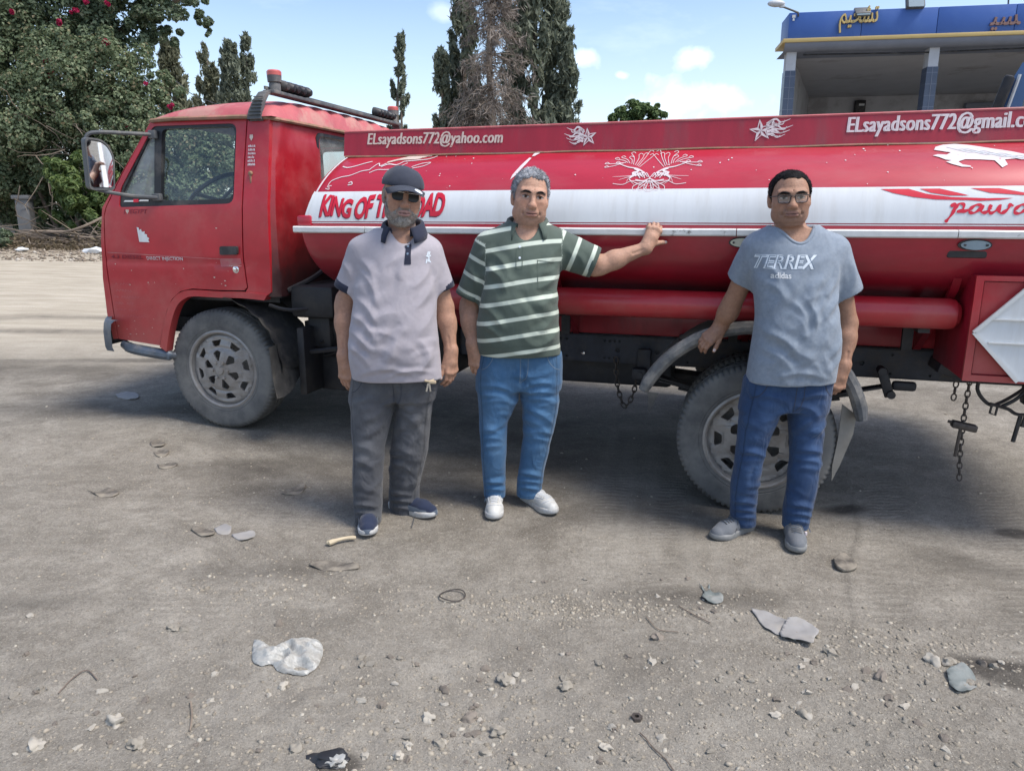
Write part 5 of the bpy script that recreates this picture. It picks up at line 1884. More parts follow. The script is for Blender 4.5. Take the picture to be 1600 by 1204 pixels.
# dead grey tree in front of the dark cypresses
Yd = 20.5
p = at(766, -120, Yd)
zb = tz(p.x, Yd)
H = p.z - zb
dt = empty('dead_conifer', (p.x, Yd, zb), 0, 'dead grey brown conifer with bare drooping branches amid the dark cypresses', 'tree')
MB().tube([(0, 0, 0), (.05, 0, H * .3), (-.05, 0, H * .6), (.05, 0, H)], [.16, .13, .08, .02], 8).build('trunk', M['twig'], dt)
br = MB()
LP, LN, LU = [], [], []
rg = random.Random(12)
for k in range(210):
    u = rg.uniform(.10, .97)
    a = rg.uniform(0, 2 * math.pi)
    L_ = (1.75 * (1 - u) ** .5 + .15) * rg.uniform(.6, 1.1)
    z = H * u
    d = Vector((math.cos(a), math.sin(a), rg.uniform(-.1, .45)))
    pts = [Vector((0, 0, z))]
    for j in range(5):
        d = (d + Vector((rg.uniform(-.25, .25), rg.uniform(-.25, .25), -.16))).normalized()
        pts.append(pts[-1] + d * L_ / 5)
    br.tube(pts, [.022, .018, .014, .010, .007, .003], 4, False)
    for j in range(95):
        i = rg.randint(0, 4)
        q = pts[i] + (pts[i + 1] - pts[i]) * rg.random() + Vector((rg.gauss(0, .07), rg.gauss(0, .07), rg.gauss(-.06, .08)))
        LP.append(q)
        LU.append((d.x * .6 + rg.gauss(0, .4), d.y * .6 + rg.gauss(0, .4), -.6 + rg.gauss(0, .5)))
b = br.build('branches', M['twig'], dt)
b['kind'] = 'stuff'
LP = np.array([tuple(q) for q in LP])
v, f = leaf_mesh(LP, rng.normal(size=LP.shape), .22, .10, np.array(LU), .0)
fast_obj('dry_twigs', v, f, M['leaf_dead'], dt)['kind'] = 'stuff'
# cable from the hedge towards the cypresses
tag(MB().tube(spline([tuple(at(240, 112, 19.5)), tuple(at(276, 128, 21)), tuple(at(305, 150, 23)), tuple(at(360, 170, 27))], 5), .012, 5).build('overhead_cable', M['black']), 'thin dark cable sagging between the hedge and the cypresses', 'cable')

# ------------------------------------------------------------------ service building
BY = 18.0
bc = at(1228, 110, BY)
by_rot = -R(9.2)
bz = tz(bc.x, bc.y)
bld = empty('service_station', (bc.x, bc.y, bz), by_rot, 'open fronted service building with blue fascia yellow stripe and Arabic letters at right', 'building')
ctm = math.cos(by_rot)
zf = lambda py: at(1228, py, BY).z - bz
bm_ = {k: mat(*a, **kw) for k, a, kw in (
    ('fascia', ('blue_fascia_panel', (.035, .105, .36), .45), dict(var=.05, vs=2, col2=(.06, .14, .38), v2=.4, v2s=1)),
    ('yellow', ('yellow_stripe', (.58, .42, .16), .5), dict(var=.05, vs=3)),
    ('soffit', ('grey_blue_soffit', (.20, .22, .27), .7), dict(var=.12, vs=2)),
    ('plaster', ('white_plaster', (.46, .47, .49), .8), dict(var=.1, vs=2, col2=(.26, .25, .25), v2=.6, v2s=1.2)),
    ('ceiling', ('stained_ceiling', (.46, .46, .48), .85), dict(var=.08, vs=1.5, col2=(.18, .15, .14), v2=.6, v2s=.7, sharp2=(.58, .72))),
    ('tile', ('dark_blue_wall_tile', (.055, .075, .12), .35), dict(var=.15, vs=3)),
    ('wtile', ('pale_wall_tile', (.42, .44, .46), .4), dict(var=.06, vs=2)),
    ('gold', ('gold_letter', (.60, .44, .16), .4), dict(var=.05, vs=6)),
    ('brown', ('rusty_letter', (.24, .14, .12), .6), dict(var=.1, vs=6)))}
z0, z1, z2, z3 = zf(82), zf(70), zf(64), zf(23)
W_ = 15.5
for k in range(10):
    MB().box((-.05 + W_ * (k + .5) / 10, .30, (z2 + z3) / 2), (W_ / 10 - .012, .9, z3 - z2), bev=.006).build('fascia_panel', bm_['fascia'], bld)
MB().box((W_ / 2 - .05, .32, (z2 + z3) / 2), (W_ - .1, .86, z3 - z2 - .02)).build('fascia_core', bm_['soffit'], bld)
MB().tube([(.35, .02, z0 - .06), (3.0, .03, z0 - .09), (6.2, .02, z0 - .05), (9.5, .03, z0 - .10)], .018, 5).build('cable', M['black'], bld)
MB().box((W_ / 2 - .10, .27, (z1 + z2) / 2), (W_ + .10, 1.0, z2 - z1), bev=.01).build('yellow_stripe', bm_['yellow'], bld)
vv, ff = [], []
pr = [(-.20, z1 - .002), (-.18, z1 - .06), (-.10, z1 - .14), (.0, z0), (.8, z0)]
for x in (-.1, W_ - .05):
    vv += [(x, y, z) for y, z in pr]
for j in range(4):
    ff.append((j, j + 1, j + 6, j + 5))
mobj('soffit', (vv, ff), bm_['soffit'], bld)
D_ = 6.6
MB().add([(x + .27 * (y - .45), y, z) for x in (.0, W_) for y in (.76, D_ + .8) for z in (z0 + .002, z0 + .2)], [(0, 1, 3, 2), (4, 6, 7, 5), (0, 4, 5, 1), (2, 3, 7, 6), (0, 2, 6, 4), (1, 5, 7, 3)]).build('ceiling_slab', bm_['ceiling'], bld)
zt = zf(140) - .05
plate('back_wall', [(1.85, 0), (W_ + 1.6, 0), (W_ + 1.6, z0), (1.85, z0)], bm_['plaster'], bld, (), .15, lambda a, b, t: (a, D_ + .6 + t, b))
tl = MB()
v, f = plate_vf([(1.9, 0), (W_ + 1.5, 0), (W_ + 1.5, z0 - .85), (1.9, z0 - .85)], (), .02, lambda a, b, t: (a, D_ + .58 + t, b))
tl.add(v, f)
two = tl.build('tiled_dado', bm_['wtile'], bld)
jt = MB()
zz = z0 - .95
while zz > z0 - 2.6:
    jt.box((W_ / 2 + 1.6, D_ + .575, zz), (W_ - .6, .012, .012))
    zz -= .30
jt.build('tile_joint', bm_['soffit'], two)
MB().add([(x + .27 * (y - .45), y, z) for x in (.03, .21) for y in (.45, D_ + .8) for z in (0, z0)], [(0, 1, 3, 2), (4, 6, 7, 5), (0, 4, 5, 1), (2, 3, 7, 6), (0, 2, 6, 4), (1, 5, 7, 3)]).build('side_wall', bm_['plaster'], bld)
MB().box((W_ - .1, D_ / 2 + .45, z0 / 2), (.18, D_ + .6, z0)).build('side_wall', bm_['plaster'], bld)
ztile = zf(111)
for k in range(5):
    x = .10 + 3.02 * k
    MB().box((x, .16, (z0 + ztile) / 2), (.21, .30, z0 - ztile)).build('column', bm_['plaster'], bld)
    c2 = MB().box((x, .16, ztile / 2), (.235, .325, ztile)).build('tiled_column', bm_['tile'], bld)
    g = MB()
    for j in range(6):
        g.box((x, .16, ztile - .12 - .24 * j), (.238, .328, .008))
    g.box((x, -.004, ztile / 2), (.008, .008, ztile))
    g.build('tile_joint', bm_['soffit'], c2)
MB().box((3.55, D_ + .5, zf(157) * 1.0 + .72), (.32, .16, .36), bev=.03).build('wall_floodlight', M['black'], bld)
MB().box((3.58, D_ + .41, zf(157) + .76), (.16, .02, .06)).build('lamp_window', M['white'], bld.children[-1])
MB().box((7.2, D_ + .45, zf(157) + .66), (1.25, .22, .17), bev=.02).build('wall_box', bm_['soffit'], bld)
# raised letters
def sign(txt, x, z, w, h, mt, name, dep=.06):
    tv, tf = text_vf(txt, w, h, 0, .012)
    m_ = MB()
    n = len(tv)
    bm = bmesh.new()
    bv = [bm.verts.new((a + x, -.155, b + z)) for a, b in tv]
    for q in tf:
        try:
            bm.faces.new([bv[i] for i in q])
        except ValueError:
            pass
    r_ = bmesh.ops.extrude_face_region(bm, geom=bm.faces[:])
    for e in r_['geom']:
        if isinstance(e, bmesh.types.BMVert):
            e.co.y -= dep
    bmesh.ops.recalc_face_normals(bm, faces=bm.faces[:])
    me = bpy.data.meshes.new(name)
    bm.to_mesh(me)
    bm.free()
    me.materials.append(mt)
    return link(bpy.data.objects.new(name, me), bld)


px2x = lambda px: (at(px, 40, BY).x - bc.x) / (ctm + .16 * (px - 1228) / 400 * .0)
sign('\ufee2\ufef4\ufea4\ufeb8\ufe97', px2x(1303), zf(58), .80, .54, bm_['gold'], 'sign_letters')
sign('\ufef4\ufeb4', px2x(1514), zf(62), .60, .30, bm_['brown'], 'broken_sign_letters', .04)
MB().box((px2x(1237), -.16, zf(29)), (.07, .02, .06)).box((px2x(1237), -.16, zf(34)), (.04, .02, .05)).build('small_badge', M['white'], bld)


def floodlight(px, py, lab, post, tilt=-.4, s=.3):
    p = at(px, py, BY - .1 - (px - 1228) * .0022)
    t = empty('roof_floodlight', (p.x, p.y, p.z), by_rot, lab, 'light')
    MB().box((0, 0, 0), (s * 1.25, .12, s), Matrix.Rotation(tilt, 4, 'X'), bev=.02).build('housing', M['dark_grey'], t)
    MB().box((0, -.075, -.02), (s * 1.05, .02, s * .78), Matrix.Rotation(tilt, 4, 'X')).build('front_glass', M['lens_blue'], t)
    MB().tube([(0, .08, -post), (0, .06, 0)], .018, 6).build('post', M['dark_grey'], t)


floodlight(1347, 20, 'dark floodlight hanging over the gold letters on the fascia', .25, -.9, .26)
floodlight(1430, 3, 'floodlight on a short post standing on the roof edge', .28)
tag(MB().tube([tuple(at(1575, 16, 17.4)), tuple(at(1578, -45, 17.4))], .018, 6).build('roof_pole', M['dark_grey']), 'thin bare pole standing on the blue fascia near the right edge', 'pole')
sl = empty('street_lamp', tuple(at(1251, 22, BY - .1)), 0, 'grey street lamp leaning out from the left corner of the blue fascia', 'lamp')
q = lambda px, py: tuple(at(px, py, BY - .3) - at(1251, 22, BY - .1))
MB().tube([(0, .1, -.1), q(1247, 20), q(1224, 11)], .022, 7).build('arm', M['dark_grey'], sl)
MB().ball(q(1213, 6), (.20, .10, .075), 2).box(q(1222, 10), (.10, .08, .06), bev=.01).build('lamp_head', M['decal_grey'], sl)

# ------------------------------------------------------------------ blue lorry at the right edge
p = at(1580, 172, 8.6)
lor = empty('blue_lorry', (p.x, p.y, tz(p.x, p.y)), R(-37), 'blue lorry cab with dark window at the right edge behind the tank', 'lorry')
zz = at(1600, 83, 8.6).z - tz(p.x, p.y)
mblue = mat('blue_lorry_paint', (.035, .11, .27), .35, coat=.4, var=.06, vs=3)
z17 = at(1580, 172, 8.6).z - tz(p.x, p.y)
prof_ = [(-.26, .9), (-.30, 1.4), (-.22, z17 - .1), (-.12, z17), (-.05, z17 + .28), (.04, z17 + .48), (.22, zz - .03), (.5, zz + .12), (2.2, zz + .12), (2.2, .9)]
win_ = [(.06, z17 - .35), (.10, z17 + .10), (.26, z17 + .40), (.9, z17 + .42), (.9, z17 - .35)]
plate('cab_body', prof_, mblue, lor, [win_], .12, lambda a, b, t: (a, t, b))
plate('cab_body', prof_, mblue, lor, [win_], .12, lambda a, b, t: (a, 2.3 + t, b))
MB().add(*(lambda P: ([(x, y, z) for (x, z) in P for y in (.06, 2.36)], [(2 * i, 2 * i + 1, 2 * i + 3, 2 * i + 2) for i in range(len(P) - 1)]))(prof_[:3] + prof_[5:9])).build('roof_skin', mblue, lor)
plate('windscreen', [(.06, z17 - .1), (2.36, z17 - .1), (2.36, z17 + .48), (.06, z17 + .48)], M['glass_dusty'], lor, (), 0, lambda a, b, t: (-.10 + (b - z17) * .28, a, b))
plate('side_window', win_, M['glass_dusty'], lor, (), 0, lambda a, b, t: (a, .05, b))
MB().tube([(-.06, -.02, z17 - .12), (.035, -.02, z17 + .36)], .018, 6).build('pale_trim', M['white'], lor)
MB().box((-.10, -.10, z17 + .12), (.10, .16, .46), Matrix.Rotation(R(14), 4, 'Y'), bev=.03).build('wing_mirror', M['black_oily'], lor)
MB().box((1.0, 1.2, .6), (2.4, 1.8, .5), bev=.05).build('chassis', M['chassis'], lor)
for x in (.6,):
    for y in (.15, 2.25):
        MB().lathe([(0, -.12), (.25, -.12), (.44, -.13), (.5, -.10), (.5, .10), (.44, .13), (0, .12)], (x, y, .5), 'Y', 32).build('wheel', M['tread'], lor)
# ------------------------------------------------------------------ people: smooth blended volumes meshed as one surface
class Field:
    def __init__(s, xs, ys, zs):
        s.ax = [np.asarray(a, dtype=np.float32) for a in (xs, ys, zs)]
        s.d = np.full([len(a) for a in s.ax], .3, dtype=np.float32)

    def op(s, prim, k=.01, sub=False, cut=None):
        fn, lo, hi = prim
        m = max(.03, k * 1.5)
        sl = []
        for a, l, h in zip(s.ax, lo, hi):
            i, j = np.searchsorted(a, l - m), np.searchsorted(a, h + m)
            if j - i < 1:
                return s
            sl.append(slice(i, j))
        X = s.ax[0][sl[0]][:, None, None]
        Y = s.ax[1][sl[1]][None, :, None]
        Z = s.ax[2][sl[2]][None, None, :]
        v = fn(X, Y, Z)
        c = s.d[tuple(sl)]
        if sub:
            h = np.clip(.5 - .5 * (c + v) / k, 0, 1)
            s.d[tuple(sl)] = c * (1 - h) - v * h + k * h * (1 - h)
        else:
            h = np.clip(.5 + .5 * (c - v) / k, 0, 1)
            s.d[tuple(sl)] = c * (1 - h) + v * h - k * h * (1 - h)
        return s

    def mesh(s):
        d = s.d
        ins = d < 0
        nx, ny, nz = d.shape
        cnt = np.zeros((nx - 1, ny - 1, nz - 1), dtype=np.uint8)
        for i in (0, 1):
            for j in (0, 1):
                for k in (0, 1):
                    cnt += ins[i:nx - 1 + i, j:ny - 1 + j, k:nz - 1 + k]
        act = (cnt > 0) & (cnt < 8)
        I, J, K = np.nonzero(act)
        n = len(I)
        idx = np.full(act.shape, -1, dtype=np.int32)
        idx[I, J, K] = np.arange(n)
        acc = np.zeros((n, 3))
        num = np.zeros(n)
        cor = [(i, j, k) for i in (0, 1) for j in (0, 1) for k in (0, 1)]
        for a in range(8):
            for b in range(a + 1, 8):
                ca, cb = cor[a], cor[b]
                if sum(abs(p - q) for p, q in zip(ca, cb)) != 1:
                    continue
                da = d[I + ca[0], J + ca[1], K + ca[2]]
                db = d[I + cb[0], J + cb[1], K + cb[2]]
                m = (da < 0) != (db < 0)
                t = np.where(m, da / np.where(m, da - db, 1), 0)
                pa = np.stack([s.ax[0][I + ca[0]], s.ax[1][J + ca[1]], s.ax[2][K + ca[2]]], 1)
                pb = np.stack([s.ax[0][I + cb[0]], s.ax[1][J + cb[1]], s.ax[2][K + cb[2]]], 1)
                acc += np.where(m[:, None], pa + (pb - pa) * t[:, None], 0)
                num += m
        V = acc / num[:, None]
        F = []
        for axis in range(3):
            a = [slice(None)] * 3
            b = [slice(None)] * 3
            a[axis], b[axis] = slice(0, -1), slice(1, None)
            chg = ins[tuple(a)] != ins[tuple(b)]
            for q in range(3):
                if q != axis:
                    t_ = [slice(None)] * 3
                    t_[q] = slice(0, 1)
                    chg[tuple(t_)] = False
                    t_[q] = slice(chg.shape[q] - 1, None)
                    chg[tuple(t_)] = False
            P = np.stack(np.nonzero(chg), 1)
            o1, o2 = [q for q in range(3) if q != axis]
            if axis == 1:
                o1, o2 = o2, o1
            e1, e2 = np.zeros(3, int), np.zeros(3, int)
            e1[o1], e2[o2] = 1, 1
            g = lambda Q: idx[Q[:, 0], Q[:, 1], Q[:, 2]]
            qd = np.stack([g(P - e1 - e2), g(P - e2), g(P), g(P - e1)], 1)
            flip = ins[tuple(P.T)]
            qd = np.where(flip[:, None], qd, qd[:, ::-1])
            F.append(qd[(qd >= 0).all(1)])
        return V, np.concatenate(F)


def p_ell(c, r):
    c, r = [float(q) for q in c], [float(q) for q in r]

    def fn(X, Y, Z):
        x, y, z = (X - c[0]) / r[0], (Y - c[1]) / r[1], (Z - c[2]) / r[2]
        k0 = np.sqrt(x * x + y * y + z * z)
        k1 = np.sqrt((x / r[0]) ** 2 + (y / r[1]) ** 2 + (z / r[2]) ** 2)
        return k0 * (k0 - 1) / np.maximum(k1, 1e-6)
    return fn, [a - b for a, b in zip(c, r)], [a + b for a, b in zip(c, r)]


def p_cone(a, b, ra, rb):
    a, b = np.array(a, float), np.array(b, float)
    ab = b - a
    L2 = float(ab @ ab) + 1e-12

    def fn(X, Y, Z):
        px, py, pz = X - a[0], Y - a[1], Z - a[2]
        h = np.clip((px * ab[0] + py * ab[1] + pz * ab[2]) / L2, 0, 1)
        return np.sqrt((px - h * ab[0]) ** 2 + (py - h * ab[1]) ** 2 + (pz - h * ab[2]) ** 2) - (ra + (rb - ra) * h)
    m = max(ra, rb)
    return fn, np.minimum(a, b) - m, np.maximum(a, b) + m


def p_stack(rows, n=2.3, grow=0):
    """rows of (z, x0, x1, yc, b): a pile of rounded sections"""
    rows = sorted(rows)
    A = np.array(rows)
    zs = np.linspace(A[0, 0], A[-1, 0], 80)
    # smooth the section table
    col = [np.interp(zs, A[:, 0], A[:, i]) for i in range(1, 5)]
    ker = np.array([1, 2, 3, 2, 1]) / 9
    col = [np.convolve(np.pad(c, 2, mode='edge'), ker, 'valid') for c in col]
    x0, x1, yc, b = col
    a = (x1 - x0) / 2 + grow
    cx = (x1 + x0) / 2
    b = b + grow
    zl, zh = A[0, 0] - max(grow, -.01), A[-1, 0] + grow

    def fn(X, Y, Z):
        q = lambda t: np.interp(Z.ravel(), zs, t).reshape(Z.shape)
        aa, bb = q(a), q(b)
        x, y = np.abs(X - q(cx)) / aa, np.abs(Y - q(yc)) / bb
        r = (x ** n + y ** n) ** (1 / n)
        d = (r - 1) * np.minimum(aa, bb)
        return np.maximum(d, np.maximum(Z - zh, zl - Z))
    return fn, (float((cx - a).min()), float((yc - b).min()), zl), (float((cx + a).max()), float((yc + b).max()), zh)


def p_local(prim_fn, c, Rm, s, ext):
    """evaluate a primitive in a turned, scaled frame (the head)"""
    c = np.array(c, float)
    Ri = np.array(Rm.inverted())
    fn = prim_fn[0]
    lo, hi = np.array(prim_fn[1]), np.array(prim_fn[2])
    cs = np.array([[x, y, z] for x in (lo[0], hi[0]) for y in (lo[1], hi[1]) for z in (lo[2], hi[2])]) * np.array(s)
    w = cs @ np.array(Rm).T + c

    def f2(X, Y, Z):
        x, y, z = X - c[0], Y - c[1], Z - c[2]
        u = (Ri[0, 0] * x + Ri[0, 1] * y + Ri[0, 2] * z) / s[0]
        v = (Ri[1, 0] * x + Ri[1, 1] * y + Ri[1, 2] * z) / s[1]
        q = (Ri[2, 0] * x + Ri[2, 1] * y + Ri[2, 2] * z) / s[2]
        return fn(u, v, q) * min(s)
    return f2, w.min(0), w.max(0)


def p_max(a, b):
    return (lambda X, Y, Z: np.maximum(a[0](X, Y, Z), b[0](X, Y, Z))), a[1], a[2]


def p_fn(f, lo, hi):
    return f, lo, hi


def fine_axis(lo, hi, coarse, spans, fine):
    out = [lo]
    while out[-1] < hi:
        p = out[-1]
        st = fine if any(a - coarse <= p <= b for a, b in spans) else coarse
        out.append(p + st)
    return np.array(out)


def cloth_mat(name, col, rough=.85, bs=900, bump=.0006, var=.06, col2=None, v2=.5, v2s=6, attr=False, stripe=None, sharp2=(.45, .65), wr=.0035):
    m = mat(name, col, rough, var=var, vs=40, col2=col2, v2=v2, v2s=v2s, bump=bump, bs=bs, spec=.25, sharp2=sharp2)
    b = m.node_tree.nodes['Principled BSDF']
    b.inputs['Sheen Weight'].default_value = .15
    t = m.node_tree
    bp0 = [n for n in t.nodes if n.type == 'BUMP'][0]
    tc0 = [n for n in t.nodes if n.type == 'TEX_COORD'][0]
    mp0 = NN(t, 'ShaderNodeMapping')
    mp0.inputs['Scale'].default_value = (1.3, 1, .8)
    mp0.inputs['Rotation'].default_value = (0, .5, .3)
    t.links.new(tc0.outputs['Object'], mp0.inputs[0])
    n0 = NN(t, 'ShaderNodeTexNoise')
    n0.inputs['Scale'].default_value = 9
    n0.inputs['Detail'].default_value = 2.5
    n0.inputs['Distortion'].default_value = 1.2
    t.links.new(mp0.outputs[0], n0.inputs['Vector'])
    bq = NN(t, 'ShaderNodeBump')
    bq.inputs['Strength'].default_value = 1
    bq.inputs['Distance'].default_value = wr
    t.links.new(n0.outputs['Fac'], bq.inputs['Height'])
    t.links.new(bp0.outputs[0], bq.inputs['Normal'])
    t.links.new(bq.outputs[0], b.inputs['Normal'])
    if stripe:
        at_ = NN(t, 'ShaderNodeAttribute', attribute_name='sv')
        fr = NN(t, 'ShaderNodeMath', operation='FRACT')
        t.links.new(at_.outputs['Fac'], fr.inputs[0])
        r = NN(t, 'ShaderNodeMapRange')
        w = stripe[1]
        a = NN(t, 'ShaderNodeMath', operation='SUBTRACT')
        t.links.new(fr.outputs[0], a.inputs[0])
        a.inputs[1].default_value = .5
        ab = NN(t, 'ShaderNodeMath', operation='ABSOLUTE')
        t.links.new(a.outputs[0], ab.inputs[0])
        r.inputs['From Min'].default_value = w / 2 + .02
        r.inputs['From Max'].default_value = w / 2 - .02
        t.links.new(ab.outputs[0], r.inputs['Value'])
        x = NN(t, 'ShaderNodeMix', data_type='RGBA')
        old = b.inputs['Base Color'].links[0].from_socket if b.inputs['Base Color'].links else None
        t.links.new(r.outputs[0], x.inputs['Factor'])
        if old:
            t.links.new(old, x.inputs[6])
        else:
            x.inputs[6].default_value = (*col, 1)
        x.inputs[7].default_value = (*stripe[0], 1)
        t.links.new(x.outputs[2], b.inputs['Base Color'])
    if attr:
        ca = NN(t, 'ShaderNodeVertexColor', layer_name='col')
        x = NN(t, 'ShaderNodeMix', data_type='RGBA', blend_type='MULTIPLY')
        x.inputs['Factor'].default_value = 1
        old = b.inputs['Base Color'].links[0].from_socket
        t.links.new(old, x.inputs[6])
        t.links.new(ca.outputs['Color'], x.inputs[7])
        t.links.new(x.outputs[2], b.inputs['Base Color'])
    return m


def skin_mat(name):
    m = mat(name, (1, 1, 1), .60, var=.16, vs=70, bump=.0014, bs=170, spec=.32)
    t = m.node_tree
    b = t.nodes['Principled BSDF']
    ca = NN(t, 'ShaderNodeVertexColor', layer_name='col')
    x = NN(t, 'ShaderNodeMix', data_type='RGBA', blend_type='MULTIPLY')
    x.inputs['Factor'].default_value = 1
    t.links.new(b.inputs['Base Color'].links[0].from_socket, x.inputs[6])
    t.links.new(ca.outputs['Color'], x.inputs[7])
    t.links.new(x.outputs[2], b.inputs['Base Color'])
    b.inputs['Subsurface Weight'].default_value = .08
    b.inputs['Subsurface Radius'].default_value = (.012, .005, .003)
    return m


M['skin'] = skin_mat('skin')
M['hair_grey'] = mat('grey_hair', (.23, .24, .26), .8, var=.5, vs=90, col2=(.56, .57, .60), v2=.9, v2s=12, bump=.004, bs=130, stretch=(1, .35, 1), spec=.2)
M['hair_dark'] = mat('dark_hair', (.010, .009, .010), .7, var=.4, vs=120, col2=(.025, .022, .022), v2=.5, v2s=30, bump=.003, bs=150, stretch=(1, .35, 1), spec=.12)
M['beard'] = mat('grey_white_beard', (.30, .28, .26), .85, var=.4, vs=140, col2=(.13, .11, .10), v2=.7, v2s=45, bump=.003, bs=200)
M['lilac'] = cloth_mat('lilac_grey_pique', (.35, .325, .355), col2=(.305, .285, .315), v2=.5)
M['navy'] = cloth_mat('navy_knit', (.016, .020, .040))
M['olive'] = cloth_mat('green_jersey', (.080, .105, .088), stripe=((.52, .58, .50), .23))
M['olive_plain'] = cloth_mat('green_knit_collar', (.070, .095, .080))
M['heather'] = cloth_mat('heather_blue_grey_jersey', (.205, .245, .300), var=.12, col2=(.26, .30, .35), v2=.6, v2s=60)
M['jean_grey'] = cloth_mat('washed_charcoal_denim', (.060, .063, .072), attr=True, wr=.014, col2=(.105, .108, .115), v2=.7, v2s=5, bs=700)
M['jean_blue'] = cloth_mat('mid_blue_denim', (.040, .105, .205), attr=True, wr=.014, col2=(.085, .165, .270), v2=.6, v2s=6, bs=700)
M['jean_dark'] = cloth_mat('dark_blue_denim', (.022, .048, .112), attr=True, wr=.014, col2=(.042, .082, .165), v2=.6, v2s=6, bs=700)
M['shoe_navy'] = cloth_mat('navy_mesh_shoe', (.018, .026, .055), bs=500, bump=.001)
M['shoe_slate'] = cloth_mat('slate_suede', (.075, .095, .125))
M['shoe_grey'] = cloth_mat('grey_mesh_shoe', (.135, .145, .160), bs=500, bump=.001)
M['shoe_white'] = mat('white_leather', (.54, .54, .52), .5, var=.06, vs=14, col2=(.42, .40, .36), v2=.5, v2s=12)
M['sole_white'] = mat('white_rubber_sole', (.50, .50, .49), .6, var=.05, vs=20, col2=(.36, .33, .29), v2=.7, v2s=14)
M['sole_grey'] = mat('grey_rubber_sole', (.22, .225, .225), .7, var=.1, vs=20)
M['cap'] = cloth_mat('dark_navy_cap', (.030, .035, .052), bs=500)
M['silver'] = mat('silver_metal', (.62, .60, .55), .25, metal=.9)
M['shade_lens'] = mat('dark_sunglass_lens', (.010, .009, .010), .25, spec=.25)
M['print'] = mat('pale_print', (.58, .64, .70), .7)
M['print_dark'] = mat('grey_blue_print', (.10, .15, .22), .7)
M['thread_dark'] = mat('dark_seam', (.030, .035, .050), .9)
M['thread_blue'] = mat('worn_seam', (.14, .19, .25), .9)
M['thread'] = mat('pale_stitching', (.45, .36, .24), .8)


def nrm(v):
    v = np.array(v, float)
    return v / np.linalg.norm(v)


def add_hand(F, w, f, n, t, curl=25, spread=1.0, s=1.0, thumb=(.62, .62, .25), tcurl=15, k=.008, fan=0, curls=None, tl=1.0):
    """w wrist, f finger direction, n direction the palm faces, t thumb side"""
    w = np.array(w, float)
    f = nrm(f)
    n = np.array(n, float)
    n = nrm(n - f * (n @ f))
    t = np.cross(f, n) if np.cross(f, n) @ np.array(t) > 0 else -np.cross(f, n)
    offs = [.030, .010, -.010, -.028]
    lens = [.074, .082, .076, .060]
    rad = [.0098, .0100, .0095, .0085]
    kb = [.094, .098, .094, .086]
    F.op(p_cone(w - f * .01, w + f * .045 + t * .004, .027 * s, .026 * s), .02)
    for i in range(4):
        o = t * offs[i] * s * spread
        kn = w + f * kb[i] * s + o + n * .004 * abs(i - 1.2)
        F.op(p_cone(w + f * .012 * s + o * .55, kn, .0165 * s, .0125 * s), .014)
        F.op(p_ell(kn - n * .003, (.0115 * s,) * 3), .006)
        p, a = kn, R(curl * .55)
        cc = curl if curls is None else curls[i]
        a = R(cc * .55)
        dirf = nrm(f + t * (offs[i] * fan))
        for j, fr in enumerate((.46, .30, .24)):
            d = dirf * math.cos(a) + n * math.sin(a)
            q = p + d * lens[i] * fr * s
            r0 = rad[i] * s * (1 - .10 * j)
            F.op(p_cone(p, q, r0, r0 * .92), .004)
            p = q
            a += R(cc * (.75 if j == 0 else .5))
    b = w + f * .022 * s + t * .022 * s + n * .006
    d1 = nrm(f * thumb[0] + t * thumb[1] + n * thumb[2])
    p1 = b + d1 * .048 * s * tl
    F.op(p_cone(b, p1, .0175 * s, .0125 * s), .012)
    d2 = nrm(d1 * math.cos(R(tcurl)) + f * math.sin(R(tcurl)))
    p2 = p1 + d2 * .034 * s * tl
    F.op(p_cone(p1, p2, .0118 * s, .0105 * s), .005)
    d3 = nrm(d2 * math.cos(R(tcurl)) + f * math.sin(R(tcurl)))
    F.op(p_cone(p2, p2 + d3 * .022 * s, .0105 * s, .0085 * s), .005)
    return p2 + d3 * .024 * s, d3


